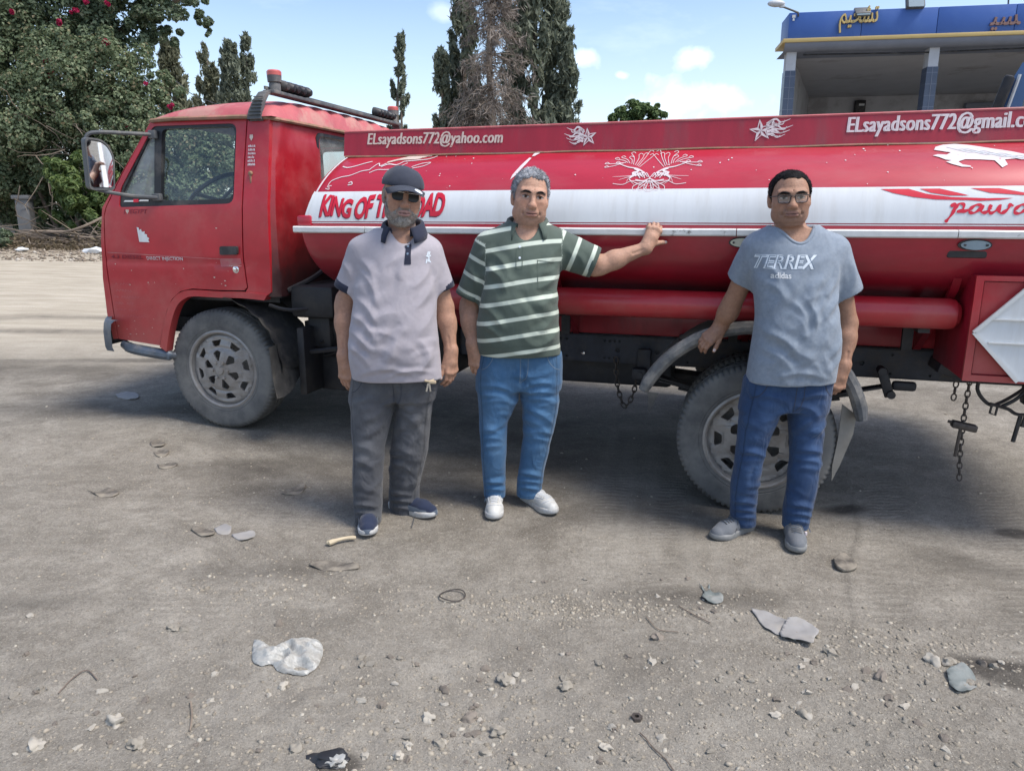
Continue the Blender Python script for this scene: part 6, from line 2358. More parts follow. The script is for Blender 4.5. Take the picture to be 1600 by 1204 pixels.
def head_prims(fat=1.0, jowl=1.0):
    P = []
    A = lambda pr, k=.02, sub=False: P.append((pr, k, sub))
    A(p_ell((0, .012, .032), (.075, .096, .084)))
    A(p_ell((0, -.030, -.030), (.064 * fat, .064, .084)), .03)
    A(p_ell((0, -.050, -.088), (.036 * fat, .034, .027)), .03)
    for s in (-1, 1):
        A(p_ell((s * .046 * fat, -.058, -.022), (.024, .022, .022)), .03)
        A(p_ell((s * .050 * fat, -.012, -.070), (.024 * jowl, .030, .026)), .035)
        A(p_ell((s * .034 * fat, -.058, -.062), (.022 * jowl, .022, .024)), .03)
        A(p_cone((s * .012, -.090, .024), (s * .047, -.074, .026), .012, .011), .015)
        A(p_ell((s * .0325, -.103, .005), (.021, .022, .014)), .010, True)
        A(p_ell((s * .032, -.0735, .003), (.0135, .0140, .0125)), .003)
        A(p_cone((s * .018, -.086, .0065), (s * .032, -.0895, .0105), .0035, .004), .004)
        A(p_cone((s * .032, -.0895, .0105), (s * .047, -.079, .0055), .004, .0035), .004)
        A(p_cone((s * .019, -.084, -.004), (s * .046, -.078, -.0045), .0038, .0038), .005)
        A(p_ell((s * .032, -.078, -.016), (.016, .010, .007)), .010)
        A(p_ell((s * .0135, -.1005, -.0355), (.0095, .0105, .0085)), .008)
        A(p_ell((s * .0075, -.106, -.0445), (.0040, .006, .0035)), .004, True)
        # nasolabial fold
        A(p_cone((s * .021, -.098, -.036), (s * .036, -.084, -.066), .0045, .0045), .010, True)
        # ear: shell, lobe, hollow
        A(p_ell((s * .0775 * (1 + (fat - 1) * .6), .016, -.002), (.0095, .021, .031)), .008)
        A(p_ell((s * .074 * (1 + (fat - 1) * .6), .008, -.030), (.0085, .010, .011)), .008)
        A(p_ell((s * .086 * (1 + (fat - 1) * .6), .010, .001), (.0065, .011, .017)), .006, True)
    A(p_cone((0, -.087, .020), (0, -.104, -.022), .0085, .0115), .014)
    A(p_ell((0, -.1085, -.0325), (.0135, .0130, .0120)), .010)
    A(p_ell((0, -.090, -.060), (.028, .016, .018)), .018)
    A(p_cone((-.017, -.0975, -.0585), (.017, -.0975, -.0585), .0055, .0055), .006)
    A(p_cone((-.015, -.0965, -.0715), (.015, -.0965, -.0715), .0068, .0068), .006)
    A(p_cone((-.024, -.100, -.0648), (.024, -.100, -.0648), .0019, .0019), .003, True)
    A(p_cone((-.016, -.092, -.081), (.016, -.092, -.081), .003, .003), .010, True)
    A(p_cone((0, -.098, .040), (.001, -.092, .024), .0014, .0014), .006, True)
    return P


def vcol(me, C):
    a = me.color_attributes.new('col', 'FLOAT_COLOR', 'POINT')
    a.data.foreach_set('color', np.concatenate([C, np.ones((len(C), 1))], 1).astype(np.float32).ravel())


def mesh_normals(V, F):
    n = np.cross(V[F[:, 2]] - V[F[:, 0]], V[F[:, 3]] - V[F[:, 1]])
    N = np.zeros_like(V)
    for i in range(4):
        np.add.at(N, F[:, i], n)
    return N / (np.linalg.norm(N, axis=1, keepdims=True) + 1e-9)


def relax(V, F, it=2, w=.5):
    n = len(V)
    for _ in range(it):
        S_ = np.zeros_like(V)
        c = np.zeros(n)
        for a, b in ((0, 1), (1, 2), (2, 3), (3, 0)):
            np.add.at(S_, F[:, a], V[F[:, b]])
            np.add.at(S_, F[:, b], V[F[:, a]])
            np.add.at(c, F[:, a], 1)
            np.add.at(c, F[:, b], 1)
        V = V * (1 - w) + w * S_ / c[:, None]
    return V


def sstep(a, b, x):
    t = np.clip((x - a) / (b - a), 0, 1)
    return t * t * (3 - 2 * t)


def skin_colour(V, H, base, brow=(.03, .025, .022), lip=(.27, .13, .105), eye=True, stubble=0, grey=0):
    """skin colour with crease and socket shade painted in, lips, brows and eyes where the head frame says"""
    Ri, c, s = H
    q = ((V - c) @ np.array(Ri).T) / np.array(s)
    x, y, z = q[:, 0], q[:, 1], q[:, 2]
    ax = np.abs(x)
    C = np.tile(np.array(base, float), (len(V), 1))
    head = (np.abs(q) < np.array([.12, .14, .135])).all(1) & (z > -.118)
    front = head & (y < -.035)

    def mixc(mask, col):
        m = np.where(front, mask, 0)[:, None]
        C[:] = C * (1 - m) + np.array(col) * m
    red = np.exp(-((ax - .040) / .022) ** 2 - ((z + .025) / .022) ** 2)
    mixc(.35 * red, (base[0] * 1.08, base[1] * .86, base[2] * .82))
    mixc(.45 * np.exp(-(ax / .016) ** 2 - ((z + .034) / .014) ** 2), (base[0] * 1.08, base[1] * .86, base[2] * .82))
    mixc(.5 * np.exp(-((ax - .032) / .017) ** 2 - ((z + .011) / .007) ** 2), (base[0] * .72, base[1] * .66, base[2] * .66))
    if stubble:
        mixc(stubble * sstep(-.040, -.062, z) * sstep(.060, .045, np.abs(ax)) * sstep(-.02, -.05, y), (.13, .10, .09))
        mixc(stubble * .9 * np.exp(-(ax / .026) ** 4 - ((z + .049) / .006) ** 2), (.10, .08, .07))
    if grey:
        line = np.interp(ax, [0, .02, .03, .042, .052, .062, .069, .075], [-.043, -.044, -.054, -.065, -.066, -.056, -.020, .030])
        gm = sstep(.006, -.006, z - line) * sstep(.022, .004, y) * sstep(.85, 1.2, (ax / .026) ** 2 + ((z + .0655) / .0125) ** 2)
        gm = gm * np.where(z < -.118, 0, 1)
        hm = (np.abs(q) < np.array([.12, .14, .135])).all(1)
        gc = np.array([.225, .205, .19]) * (1 + .25 * np.sin(x * 900 + z * 400)[:, None] * np.sin(z * 1100)[:, None])
        gd = np.exp(-(ax / .022) ** 2 - ((z + .052) / .008) ** 2)[:, None]
        gc = gc * (1 - .6 * gd)
        g2 = np.where(hm, gm * grey, 0)[:, None]
        C[:] = C * (1 - g2) + gc * g2
    for zl_ in (.048, .060, .071):  # forehead, frown, smile-fold and brow shade painted as darker skin
        mixc(.35 * sstep(.046, .030, ax) * np.exp(-((z - zl_ - .004 * np.cos(x * 60)) / .0016) ** 2), (base[0] * .62, base[1] * .55, base[2] * .52))
    mixc(.40 * np.exp(-((ax - .0065) / .0016) ** 2 - ((z - .034) / .012) ** 2), (base[0] * .58, base[1] * .5, base[2] * .48))
    mixc(.45 * np.exp(-((ax - .026 + (z + .05) * .42) / .0028) ** 2) * sstep(-.030, -.038, z) * sstep(-.074, -.066, z), (base[0] * .62, base[1] * .54, base[2] * .5))
    mixc(.5 * np.exp(-((ax - .032) / .019) ** 2 - ((z - .012) / .006) ** 2), (base[0] * .62, base[1] * .55, base[2] * .52))
    lipm = sstep(1.15, .8, (ax / .025) ** 2 + ((z + .0655) / .0125) ** 2)
    mixc(lipm * .8, lip)
    mixc(sstep(1.2, .8, (ax / .023) ** 2 + ((z + .065) / .0022) ** 2), (.07, .03, .028))
    if eye:
        ex = (ax - .032)
        em = sstep(1.15, .9, (ex / .0145) ** 2 + ((z - .0030) / .0050) ** 2)
        mixc(em, (.42, .39, .37))
        mixc(em * sstep(1.2, .85, (ex / .0062) ** 2 + ((z - .0035) / .0064) ** 2), (.035, .02, .014))
        mixc(sstep(1.2, .8, (ex / .017) ** 2 + ((z - .0085 + 14 * ex * ex) / .0022) ** 2), (.05, .032, .028))
    bz_ = .0235 - 9 * (ax - .030) ** 2 + .0 * ax
    mixc(.92 * sstep(1.2, .7, ((ax - .032) / .0235) ** 4 + ((z - bz_) / .0052) ** 2), brow)
    return C


def folds(V, N, lst, ymax=.05):
    """soft ridges and valleys: (x0, z0, x1, z1, width, height) on the camera-facing side of a garment"""
    f = np.zeros(len(V))
    for x0, z0, x1, z1, w, h in lst:
        dx, dz = x1 - x0, z1 - z0
        L2 = dx * dx + dz * dz
        px, pz = V[:, 0] - x0, V[:, 2] - z0
        t = np.clip((px * dx + pz * dz) / L2, 0, 1)
        # gently bowed
        bow = .12 * np.sin(t * np.pi) * math.sqrt(L2)
        ux, uz = -dz / math.sqrt(L2), dx / math.sqrt(L2)
        w = w * 1.45
        d = np.hypot(px - t * dx - ux * bow, pz - t * dz - uz * bow)
        env = np.sin(np.clip(t, .02, .98) * np.pi) ** .6
        f += h * (1.15 * np.exp(-(d / w) ** 1.25) - .6 * np.exp(-((d - w * 1.6) / w) ** 2)) * env
    f *= (V[:, 1] < ymax) * np.clip(.2 - N[:, 1], 0, 1) ** .5
    return V + N * f[:, None]


def random_folds(n, box, angs, w=(.012, .024), h=(.002, .005), L=(.07, .22), seed=1):
    g = np.random.default_rng(seed)
    out = []
    for _ in range(n):
        x, z = g.uniform(box[0], box[1]), g.uniform(box[2], box[3])
        a = R(g.uniform(*angs))
        l = g.uniform(*L) / 2
        out.append((x - l * math.cos(a), z - l * math.sin(a), x + l * math.cos(a), z + l * math.sin(a), g.uniform(*w), g.uniform(*h) * (1 if g.random() < .7 else -1)))
    return out


def noise_push(V, N, amp, freq, seed=0):
    o = Vector((seed * 3.3, seed * 1.7, seed))
    f = np.array([noise.noise(Vector(tuple(p)) * freq + o) for p in V])
    return V + N * (f * amp)[:, None]


def put(name, V, F, m, parent, col=None, sv=None):
    o = fast_obj(name, V, F, m, parent, True)
    if col is not None:
        vcol(o.data, col)
    if sv is not None:
        a = o.data.attributes.new('sv', 'FLOAT', 'POINT')
        a.data.foreach_set('value', sv.astype(np.float32))
    return o


def drape(vf, o, depth=-1.5, off=.002):
    """push a flat (x, z) drawing onto the front of a mesh (same parent frame)"""
    bv = BVHTree.FromPolygons([tuple(q.co) for q in o.data.vertices], [tuple(p.vertices) for p in o.data.polygons])
    vf = densify(vf, .012)
    out, last = [], -.1
    for a, b in vf[0]:
        h = bv.ray_cast(Vector((a, depth, b)), Vector((0, 1, 0)))
        if h[0] is not None:
            last = h[0].y
        out.append((a, last - off, b))
    return out, vf[1]


def shoe(o, heel, d, z, style, parent, label=None):
    """heel point on the ground, toe direction d (2D); its own frame: u along the foot"""
    d = nrm((d[0], d[1], 0))
    lft = np.array([-d[1], d[0], 0])
    Lf = .285
    org = np.array([heel[0], heel[1], z])
    up_m, side_m, sole_m = style
    ol = [(.0, 0), (.008, .030), (.05, .038), (.12, .037), (.19, .047), (.235, .044), (.27, .028), (.285, 0), (.27, -.030), (.235, -.044), (.19, -.047), (.12, -.036), (.05, -.037), (.008, -.030)]
    ol = spline([(u - .012, w) for u, w in ol + [ol[0]]], 4)[:-1]
    W = lambda u, w, h: tuple(org + d * u + lft * w + np.array([0, 0, h]))
    vv, ff = [], []
    n = len(ol)
    rows = [(.0, .94), (.004, 1.0), (.022, 1.02), (.030, 1.0), (.032, .9)]
    for h, k in rows:
        for u, w in ol:
            cu = .135
            vv.append(W(cu + (u - cu) * k, w * k, h + (.010 * max(0, (u - .2) / .08) if h < .01 else .006 * max(0, (u - .2) / .08)) + (.010 * max(0, (.10 - u) / .1) if h > .02 else 0)))
    for r_ in range(len(rows) - 1):
        for i in range(n):
            ff.append((r_ * n + i, r_ * n + (i + 1) % n, (r_ + 1) * n + (i + 1) % n, (r_ + 1) * n + i))
    ff += [tuple(range(n))[::-1], tuple((len(rows) - 1) * n + i for i in range(n))]
    shoe_o = empty('shoe', (0, 0, 0))
    bpy.data.objects.remove(shoe_o)
    F = Field(*[np.arange(org[i] - .34, org[i] + .34, .0045) if i < 2 else np.arange(z - .01, z + .16, .0045) for i in range(3)])
    pt = lambda u, w, h: org + d * u + lft * w + np.array([0, 0, h])
    F.op(p_cone(pt(.035, 0, .05), pt(.10, 0, .055), .034, .036), .02)
    F.op(p_cone(pt(.10, 0, .052), pt(.19, 0, .036), .037, .040), .03)
    F.op(p_cone(pt(.19, .003, .034), pt(.235, 0, .028), .042, .036), .02)
    F.op(p_cone(pt(.03, 0, .05), pt(.042, 0, .085), .032, .036), .02)
    V, Q = F.mesh()
    V[:, 2] = np.maximum(V[:, 2], z + .024)
    V = relax(V, Q, 2)
    up = put('shoe', V, Q, up_m, parent)
    mobj('sole', (vv, ff), sole_m, up, sharp=60)
    return up, pt, V, Q


def on_shoe(V, Q, p_):
    bv = BVHTree.FromPolygons([tuple(q) for q in V], [tuple(int(i) for i in q) for q in Q])

    def f(u, w, off=.002):
        q = p_(u, w, 0)
        h = bv.ray_cast(Vector((q[0], q[1], q[2] + .3)), Vector((0, 0, -1)))
        return (q[0], q[1], (h[0].z if h[0] is not None else q[2] + .05) + off)
    return f


def lacing(V, Q, p_, m, md, parent, u0=.115, n=5):
    f = on_shoe(V, Q, p_)
    vv, ff = [], []
    for i in range(9):
        u = u0 - .012 + .095 * i / 8
        for j, w in enumerate((-.019, -.010, 0, .010, .019)):
            vv.append(f(u, w * (1 - .25 * i / 8), .0012))
    for i in range(8):
        for j in range(4):
            a = i * 5 + j
            ff.append((a, a + 1, a + 6, a + 5))
    mobj('tongue', (vv, ff), md, parent, sharp=180)
    lc = MB()
    for k in range(n):
        u = u0 + .017 * k
        lc.tube([f(u, -.022), f(u + .005, -.008, .003), f(u + .008, .008, .003), f(u + .011, .022)], .0030, 5)
    lc.tube([f(u0 - .004, .004, .005), f(u0 + .004, .026, .005), f(u0 + .02, .036, .004)], .0026, 5)
    lc.tube([f(u0 - .004, -.004, .005), f(u0 + .006, -.028, .005)], .0026, 5)
    lo_ = lc.build('lace', m, parent)
    lo_['kind'] = 'stuff'


def person(key, loc, label, spec):
    o = empty('person', loc, 0, label, 'person')
    H = spec['head']
    Rm = Matrix.Rotation(R(H['yaw']), 3, 'Z') @ Matrix.Rotation(R(H.get('roll', 0)), 3, 'Y') @ Matrix.Rotation(R(H.get('pitch', 0)), 3, 'X')
    hc, hs = np.array(H['c']), H['s']
    Hf = (Rm.inverted(), hc, hs)
    fine = [(hc, .13)] + [(np.array(h['w']) + nrm(h['f']) * .09, .125) for h in spec['hands']]
    axs = []
    for i, (lo, hi) in enumerate(((spec['box'][0], spec['box'][1]), (-.30, .34), (.02, 1.72))):
        axs.append(fine_axis(lo, hi, .0065, [(c[i] - r, c[i] + r) for c, r in fine], .0027 if i != 1 else .003))
    F = Field(*axs)
    hl = lambda pr: p_local(pr, hc, Rm, hs, 0)
    for pr, k, sub in head_prims(H.get('fat', 1), H.get('jowl', 1)):
        F.op(hl(pr), k, sub)
    # neck and trunk
    nb = np.array(spec['neck'])
    top = hc + np.array(Rm) @ np.array([0, .028, -.055])
    F.op(p_cone(top, nb, H.get('neck_r', .060), H.get('neck_r', .060) * 1.06), .025)
    if H.get('chin2'):
        F.op(hl(p_ell((0, -.028, -.108), (.040, .040, .022 * H['chin2']))), .03)
    F.op(p_stack(spec['torso'], 2.2, -.014), .03)
    for leg in ('legL', 'legR'):
        F.op(p_stack(spec[leg], 2.1, -.012), .02)
        lo_ = sorted(spec[leg])[0]
        F.op(p_cone(((lo_[1] + lo_[2]) / 2, lo_[3], lo_[0] + .02), ((lo_[1] + lo_[2]) / 2, lo_[3], .05), .045, .036), .02)
    tips = []
    for sh, el, wr, hnd, ra in zip(spec['sh'], spec['el'], spec['wr'], spec['hands'], spec['arm_r']):
        sh, el, wr = np.array(sh), np.array(el), np.array(wr)
        F.op(p_cone(sh - np.array([0, 0, .014]), el, .050 * ra, .045 * ra), .03)
        mid = el + (wr - el) * .32
        F.op(p_cone(el, mid, .044 * ra, .045 * ra), .02)
        F.op(p_cone(mid, wr, .045 * ra, .0285 * ra), .02)
        F.op(p_ell(wr, (.030 * ra,) * 3), .015)
        ax1 = nrm(wr - el)
        sd1 = nrm(np.cross(ax1, [0, -1, .2]))
        F.op(p_cone(el - ax1 * .04 + sd1 * .018, el + ax1 * .10 + sd1 * .016 * np.sign(sd1[0] * (el[0] - .05) + 1e-6), .024 * ra, .020 * ra), .03)
        F.op(p_ell(el + np.array([0, .030, -.005]), (.020, .018, .022)), .02)
        F.op(p_ell(wr - ax1 * .012 + np.array([np.sign(el[0] - .05) * .018, -.010, 0]), (.011, .011, .012)), .012)
        F.op(p_cone(wr - ax1 * .07 + np.array([0, -.036, 0]), wr - ax1 * .01 + np.array([0, -.032, 0]), .003, .003), .010, True)
        kw = {a: b for a, b in hnd.items() if a not in ('w', 'f', 'n', 't')}
        tips.append(add_hand(F, hnd['w'], hnd['f'], hnd['n'], hnd['t'], **kw))
    V, Q = F.mesh()
    V = relax(V, Q, 1, .4)
    C = skin_colour(V, Hf, spec['skin'], **spec.get('face', {}))
    for tp, td in tips:      # thumb nails
        C[np.linalg.norm(V - (tp - td * .006 + np.array([0, -.006, .002])), axis=1) < .0075] = (.62, .50, .45)
    put('body', V, Q, M['skin'], o, C)

    # hair or cap, beard
    def head_piece(name, prims, m, rough=0, step=.003, strands=None):
        lo, hi = hc - .16, hc + .16
        f2 = Field(*[np.arange(lo[i], hi[i], step) for i in range(3)])
        for pr, k, sub in prims:
            f2.op(hl(pr), k, sub)
        v2, q2 = f2.mesh()
        v2 = relax(v2, q2, 1)
        if rough:
            v2 = noise_push(v2, mesh_normals(v2, q2), rough, 95, 2)
            v2 = noise_push(v2, mesh_normals(v2, q2), rough * 1.5, 32, 5)
        ob = put(name, v2, q2, m, o)
        if strands:
            n_, ln_ = strands
            nn = mesh_normals(v2, q2)
            ok = np.nonzero((v2[:, 1] < hc[1] + .09) & (nn[:, 2] > -.6))[0]
            ii = rng.choice(ok, n_)
            P_ = v2[ii] + nn[ii] * ln_ * .12
            tang = np.array([.15, .55, .45 if name == 'hair' else -.8])[None] + rng.normal(size=(n_, 3)) * .5 + nn[ii] * .35
            tang = tang / np.linalg.norm(tang, axis=1, keepdims=True)
            sv_, sf_ = leaf_mesh(P_, nn[ii] + rng.normal(size=(n_, 3)) * .3, ln_, .11, tang, .0)
            so_ = fast_obj('strands', sv_, sf_, m, ob)
            so_['kind'] = 'stuff'
        return ob
    BB = ([-.13, -.13, -.13], [.13, .14, .15])
    if 'hair' in spec:
        hp_ = spec['hair']
        ll = hp_['line']

        def hairf(X, Y, Z):
            e = p_ell((0, .014, .036 + hp_.get('up', 0)), (.0785 * hp_.get('wide', 1), .099, .090))[0](X, Y, Z)
            yy = np.broadcast_arrays(X, Y, Z)[1]
            xx = np.broadcast_arrays(X, Y, Z)[0]
            line = np.interp(yy, [-.10, -.07, -.045, -.02, .0, .03, .07, .11], ll)
            line = line + .006 * np.sin(xx * 190 + 1) * np.sin(xx * 83) + .004 * np.sin(yy * 260)
            line = line + hp_.get('recede', 0) * np.exp(-((np.abs(xx) - .045) / .018) ** 2) * (yy < -.03)
            return np.maximum(e, (line - Z) * .8)
        head_piece('hair', [(p_fn(hairf, *BB), .01, False)], M[hp_['m']], hp_.get('rough', .0022), strands=hp_.get('strands', (3500, .020)))
        bw = MB()
        for s_ in (-1, 1):
            pts = [(s_ * .013, -.0985, .0205), (s_ * .024, -.0975, .0245), (s_ * .038, -.090, .0260), (s_ * .051, -.0775, .0205)]
            bw.tube([tuple(hc + np.array(Rm) @ (np.array(p) * np.array(hs))) for p in spline3(pts, 4)], [.0028 + .0022 * math.sin(math.pi * min(1, (i + 1.5) / 13)) for i in range(13)], 6)
        bw.build('eyebrow', M[spec.get('brow_m', 'hair_dark')], o)
    if 'beard' in spec:
        def beardf(X, Y, Z):
            X, Y, Z = np.broadcast_arrays(X, Y, Z)
            e = np.minimum(p_ell((0, -.030, -.038), (.0735, .069, .089))[0](X, Y, Z), p_ell((0, -.050, -.092), (.043, .042, .033))[0](X, Y, Z))
            ax_ = np.abs(X)
            e = np.minimum(e, p_ell((0, -.094, -.049), (.027, .012, .009))[0](X, Y, Z))
            line = np.interp(ax_, [0, .02, .03, .045, .058, .066, .08], [-.042, -.043, -.052, -.062, -.062, -.050, .0])
            keep = np.maximum(e, Z - line)
            mouth = p_ell((0, -.10, -.0655), (.026, .03, .0125))[0](X, Y, Z)
            cheek = p_ell((0, -.09, -.028), (.052, .06, .024))[0](X, Y, Z)
            return np.maximum(np.maximum(keep, -mouth), Y - .006)
        head_piece('beard', [(p_fn(beardf, *BB), .01, False)], M['beard'], .0016, strands=(2600, .010))
    hw = lambda p: tuple(hc + np.array(Rm) @ (np.array(p) * np.array(hs)))

    # shirt
    f3 = Field(np.arange(spec['box'][0], spec['box'][1], .0055), np.arange(-.30, .34, .0055), np.arange(.66, 1.52, .0055))
    f3.op(p_stack(spec['torso'], 2.25), .02)
    slv = []
    for sh, en, r0, r1 in spec['sleeves']:
        sh, en = np.array(sh), np.array(en)
        dr = nrm(en - sh)
        pr = p_cone(sh, en + dr * .05, r0, r1)
        cutp = (lambda X, Y, Z, en=en, dr=dr: (X - en[0]) * dr[0] + (Y - en[1]) * dr[1] + (Z - en[2]) * dr[2])
        f3.op(p_max(pr, (cutp, None, None)), .035)
        slv.append((sh, en, dr, r0, r1))
    for sh, en, dr, r0, r1 in slv:
        f3.op(p_cone(en - dr * .035, en + dr * .06, r1 - .009, r1 - .004), .004, True)
    # neck opening
    for pr in spec['neck_cut']:
        f3.op(pr, .006, True)
    V3, Q3 = f3.mesh()
    V3 = relax(V3, Q3, 2)
    N3 = mesh_normals(V3, Q3)
    V3 = folds(V3, N3, spec['shirt_folds'])
    V3 = noise_push(V3, N3, .004, 9, 1)
    sv = None
    if 'stripe' in spec:
        pitch, ph = spec['stripe']
        sv = (V3[:, 2] - ph + .03 * (V3[:, 0] - .0) ** 2 * 3 - .035 * np.sin(V3[:, 0] * 5 + .4)) / pitch + .5
        for sh, en, dr, r0, r1 in slv:
            al = (V3 - sh) @ dr
            rad = np.linalg.norm(V3 - sh - al[:, None] * dr, axis=1)
            fx = np.sign(en[0] - sh[0])
            edge = spec['torso_half']
            ms = ((V3[:, 0] - edge[0 if fx < 0 else 1]) * fx > 0) & (rad < r0 * 1.35) & (al > -.02)
            sv = np.where(ms, (np.linalg.norm(en - sh) - al) / pitch + .5 - .33, sv)
    shirt = put('shirt', V3, Q3, M[spec['shirt_m']], o, None, sv)

    # trousers
    f4 = Field(np.arange(-.32, .36, .0055), np.arange(-.28, .30, .0055), np.arange(-.05, .92, .0055))
    for leg in ('legL', 'legR'):
        f4.op(p_stack(spec[leg], 2.1), .022)
    f4.op(p_stack(spec['hips'], 2.2), .03)
    V4, Q4 = f4.mesh()
    V4 = relax(V4, Q4, 2)
    N4 = mesh_normals(V4, Q4)
    V4 = folds(V4, N4, spec['jean_folds'], .12)
    V4 = noise_push(V4, N4, .004, 11, 3)
    # worn paler thighs and knees, darker seams
    C4 = np.ones((len(V4), 3))
    for leg in ('legL', 'legR'):
        A = np.array(sorted(spec[leg]))
        cx_ = np.interp(V4[:, 2], A[:, 0], (A[:, 1] + A[:, 2]) / 2)
        hw_ = np.interp(V4[:, 2], A[:, 0], (A[:, 2] - A[:, 1]) / 2)
        zk = A[0, 0] + (A[-1, 0] - A[0, 0]) * .55
        g = np.exp(-((V4[:, 0] - cx_) / (hw_ * .55)) ** 2) * (V4[:, 1] < A[:, 3].mean())
        C4 += (spec.get('wear', .35) * g * (np.exp(-((V4[:, 2] - zk) / .10) ** 2) + .8 * np.exp(-((V4[:, 2] - zk - .2) / .09) ** 2)))[:, None]
    tr = put('trousers', V4, Q4, M[spec['jean_m']], o, C4)
    A, B = sorted(spec['legL']), sorted(spec['legR'])
    xl, xr = A[-1][1], B[-1][2]
    zt = A[-1][0]
    xm = (A[-1][2] + B[-1][1]) / 2
    for pts, w in (([(xl + .075, zt + .03), (xl + .062, zt - .02), (xl + .035, zt - .055), (xl + .006, zt - .072)], .0016), ([(xr - .075, zt + .03), (xr - .062, zt - .02), (xr - .035, zt - .055), (xr - .006, zt - .072)], .0016),
                   ([(xm + .004, zt + .02), (xm + .003, zt - .06), (xm, zt - .13)], .0014), ([(xm + .040, zt + .02), (xm + .039, zt - .06), (xm + .028, zt - .105), (xm + .004, zt - .128)], .0014)):
        mobj('stitching', drape(ribbon(spline(pts, 5), w), tr, off=.0012), M[spec.get('stitch', 'thread_dark')], tr, False)
    for leg, sgn in ((A, -1), (B, 1)):
        pts = [((q[1] if sgn < 0 else q[2]) - sgn * (.010 + .002 * k), q[0]) for k, q in enumerate(leg)]
        z_, x0_, x1_, y_ = leg[0][0], leg[0][1], leg[0][2], leg[0][3]
        for nm, pp, w_ in (('side_seam', spline(pts, 3), .0022), ('hem', [(x0_ + .006 + (x1_ - x0_ - .012) * k / 8, z_ + .020 - .004 * math.sin(k / 8 * math.pi)) for k in range(9)], .0016)):
            so_ = mobj(nm, drape(ribbon(pp, w_), tr, off=.0012), M[spec['jean_m']], tr, False)
            vcol(so_.data, np.full((len(so_.data.vertices), 3), .72))
    return o, shirt, hw, Rm, hc


def spline3(pts, seg):
    P = [Vector(p) for p in pts]
    out = []
    n = len(P)
    for i in range(n - 1):
        p0, p1, p2, p3 = P[max(i - 1, 0)], P[i], P[i + 1], P[min(i + 2, n - 1)]
        for k in range(seg):
            t = k / seg
            out.append(tuple(.5 * ((2 * p1) + (p2 - p0) * t + (2 * p0 - 5 * p1 + 4 * p2 - p3) * t * t + (3 * p1 - p0 - 3 * p2 + p3) * t ** 3)))
    out.append(tuple(P[-1]))
    return out


def collar(parent, c, a, b, z, m, tip=.075, wide=.030, openw=38, rise=.028, tilt=.25):
    """folded polo collar: stand, fold, leaf with two points in front"""
    vv, ff = [], []
    n = 36
    rows = 6
    for i in range(n + 1):
        t = i / n
        th = R(90) + (t - .5) * R(360 - 2 * openw)        # 90 deg is the back of the neck
        k = abs(t - .5) * 2
        front = max(0, (k - .55) / .45)
        cs, sn = math.cos(th), math.sin(th)
        zc = z + tilt * b * sn
        leaf = wide + (tip - wide) * front ** 1.5
        prof_ = [(-.004, -.012), (-.002, rise * (1 - .35 * front)), (.004, rise * (1 - .35 * front) + .005), (.012, rise * (1 - .4 * front)), (.024 + .014 * front, rise * .35 - leaf * .45), (.032 + .018 * front, rise * .3 - leaf)]
        for r_, h in prof_:
            vv.append((c[0] + (a + r_) * cs, c[1] + (b + r_) * sn, zc + h))
    for i in range(n):
        for j in range(rows - 1):
            p = i * rows + j
            ff.append((p, p + 1, p + rows + 1, p + rows))
    q = mobj('collar', (vv, ff), m, parent, sharp=180)
    sd_ = q.modifiers.new('thick', 'SOLIDIFY')
    sd_.thickness = .003
    return q


def cuff(parent, en, dr, r, m, w=.022):
    en, dr = Vector(en), Vector(dr).normalized()
    u = dr.orthogonal().normalized()
    v = dr.cross(u)
    vv, ff = [], []
    n = 28
    prof_ = [(r - .002, -w), (r + .003, -w), (r + .0035, -w * .5), (r + .002, .001), (r - .006, .002), (r - .008, -.01)]
    for rr, h in prof_:
        for i in range(n):
            t = 2 * math.pi * i / n
            vv.append(tuple(en + dr * h + (u * math.cos(t) + v * math.sin(t)) * rr))
    for j in range(len(prof_) - 1):
        for i in range(n):
            ff.append((j * n + i, j * n + (i + 1) % n, (j + 1) * n + (i + 1) % n, (j + 1) * n + i))
    return mobj('sleeve_cuff', (vv, ff), m, parent, sharp=180)


def rows_b(rows, zb):
    """add depth (yc, b) to (z, x0, x1) rows by interpolation in zb: list of (z, yc, b)"""
    Z = np.array(sorted(zb))
    return [(z, a, b, float(np.interp(z, Z[:, 0], Z[:, 1])), float(np.interp(z, Z[:, 0], Z[:, 2]))) for z, a, b in rows]


def leg_b(rows, k=1.0):
    return [(z, a, b, y, max((b - a) / 2 * k, .055)) for z, a, b, y in rows]


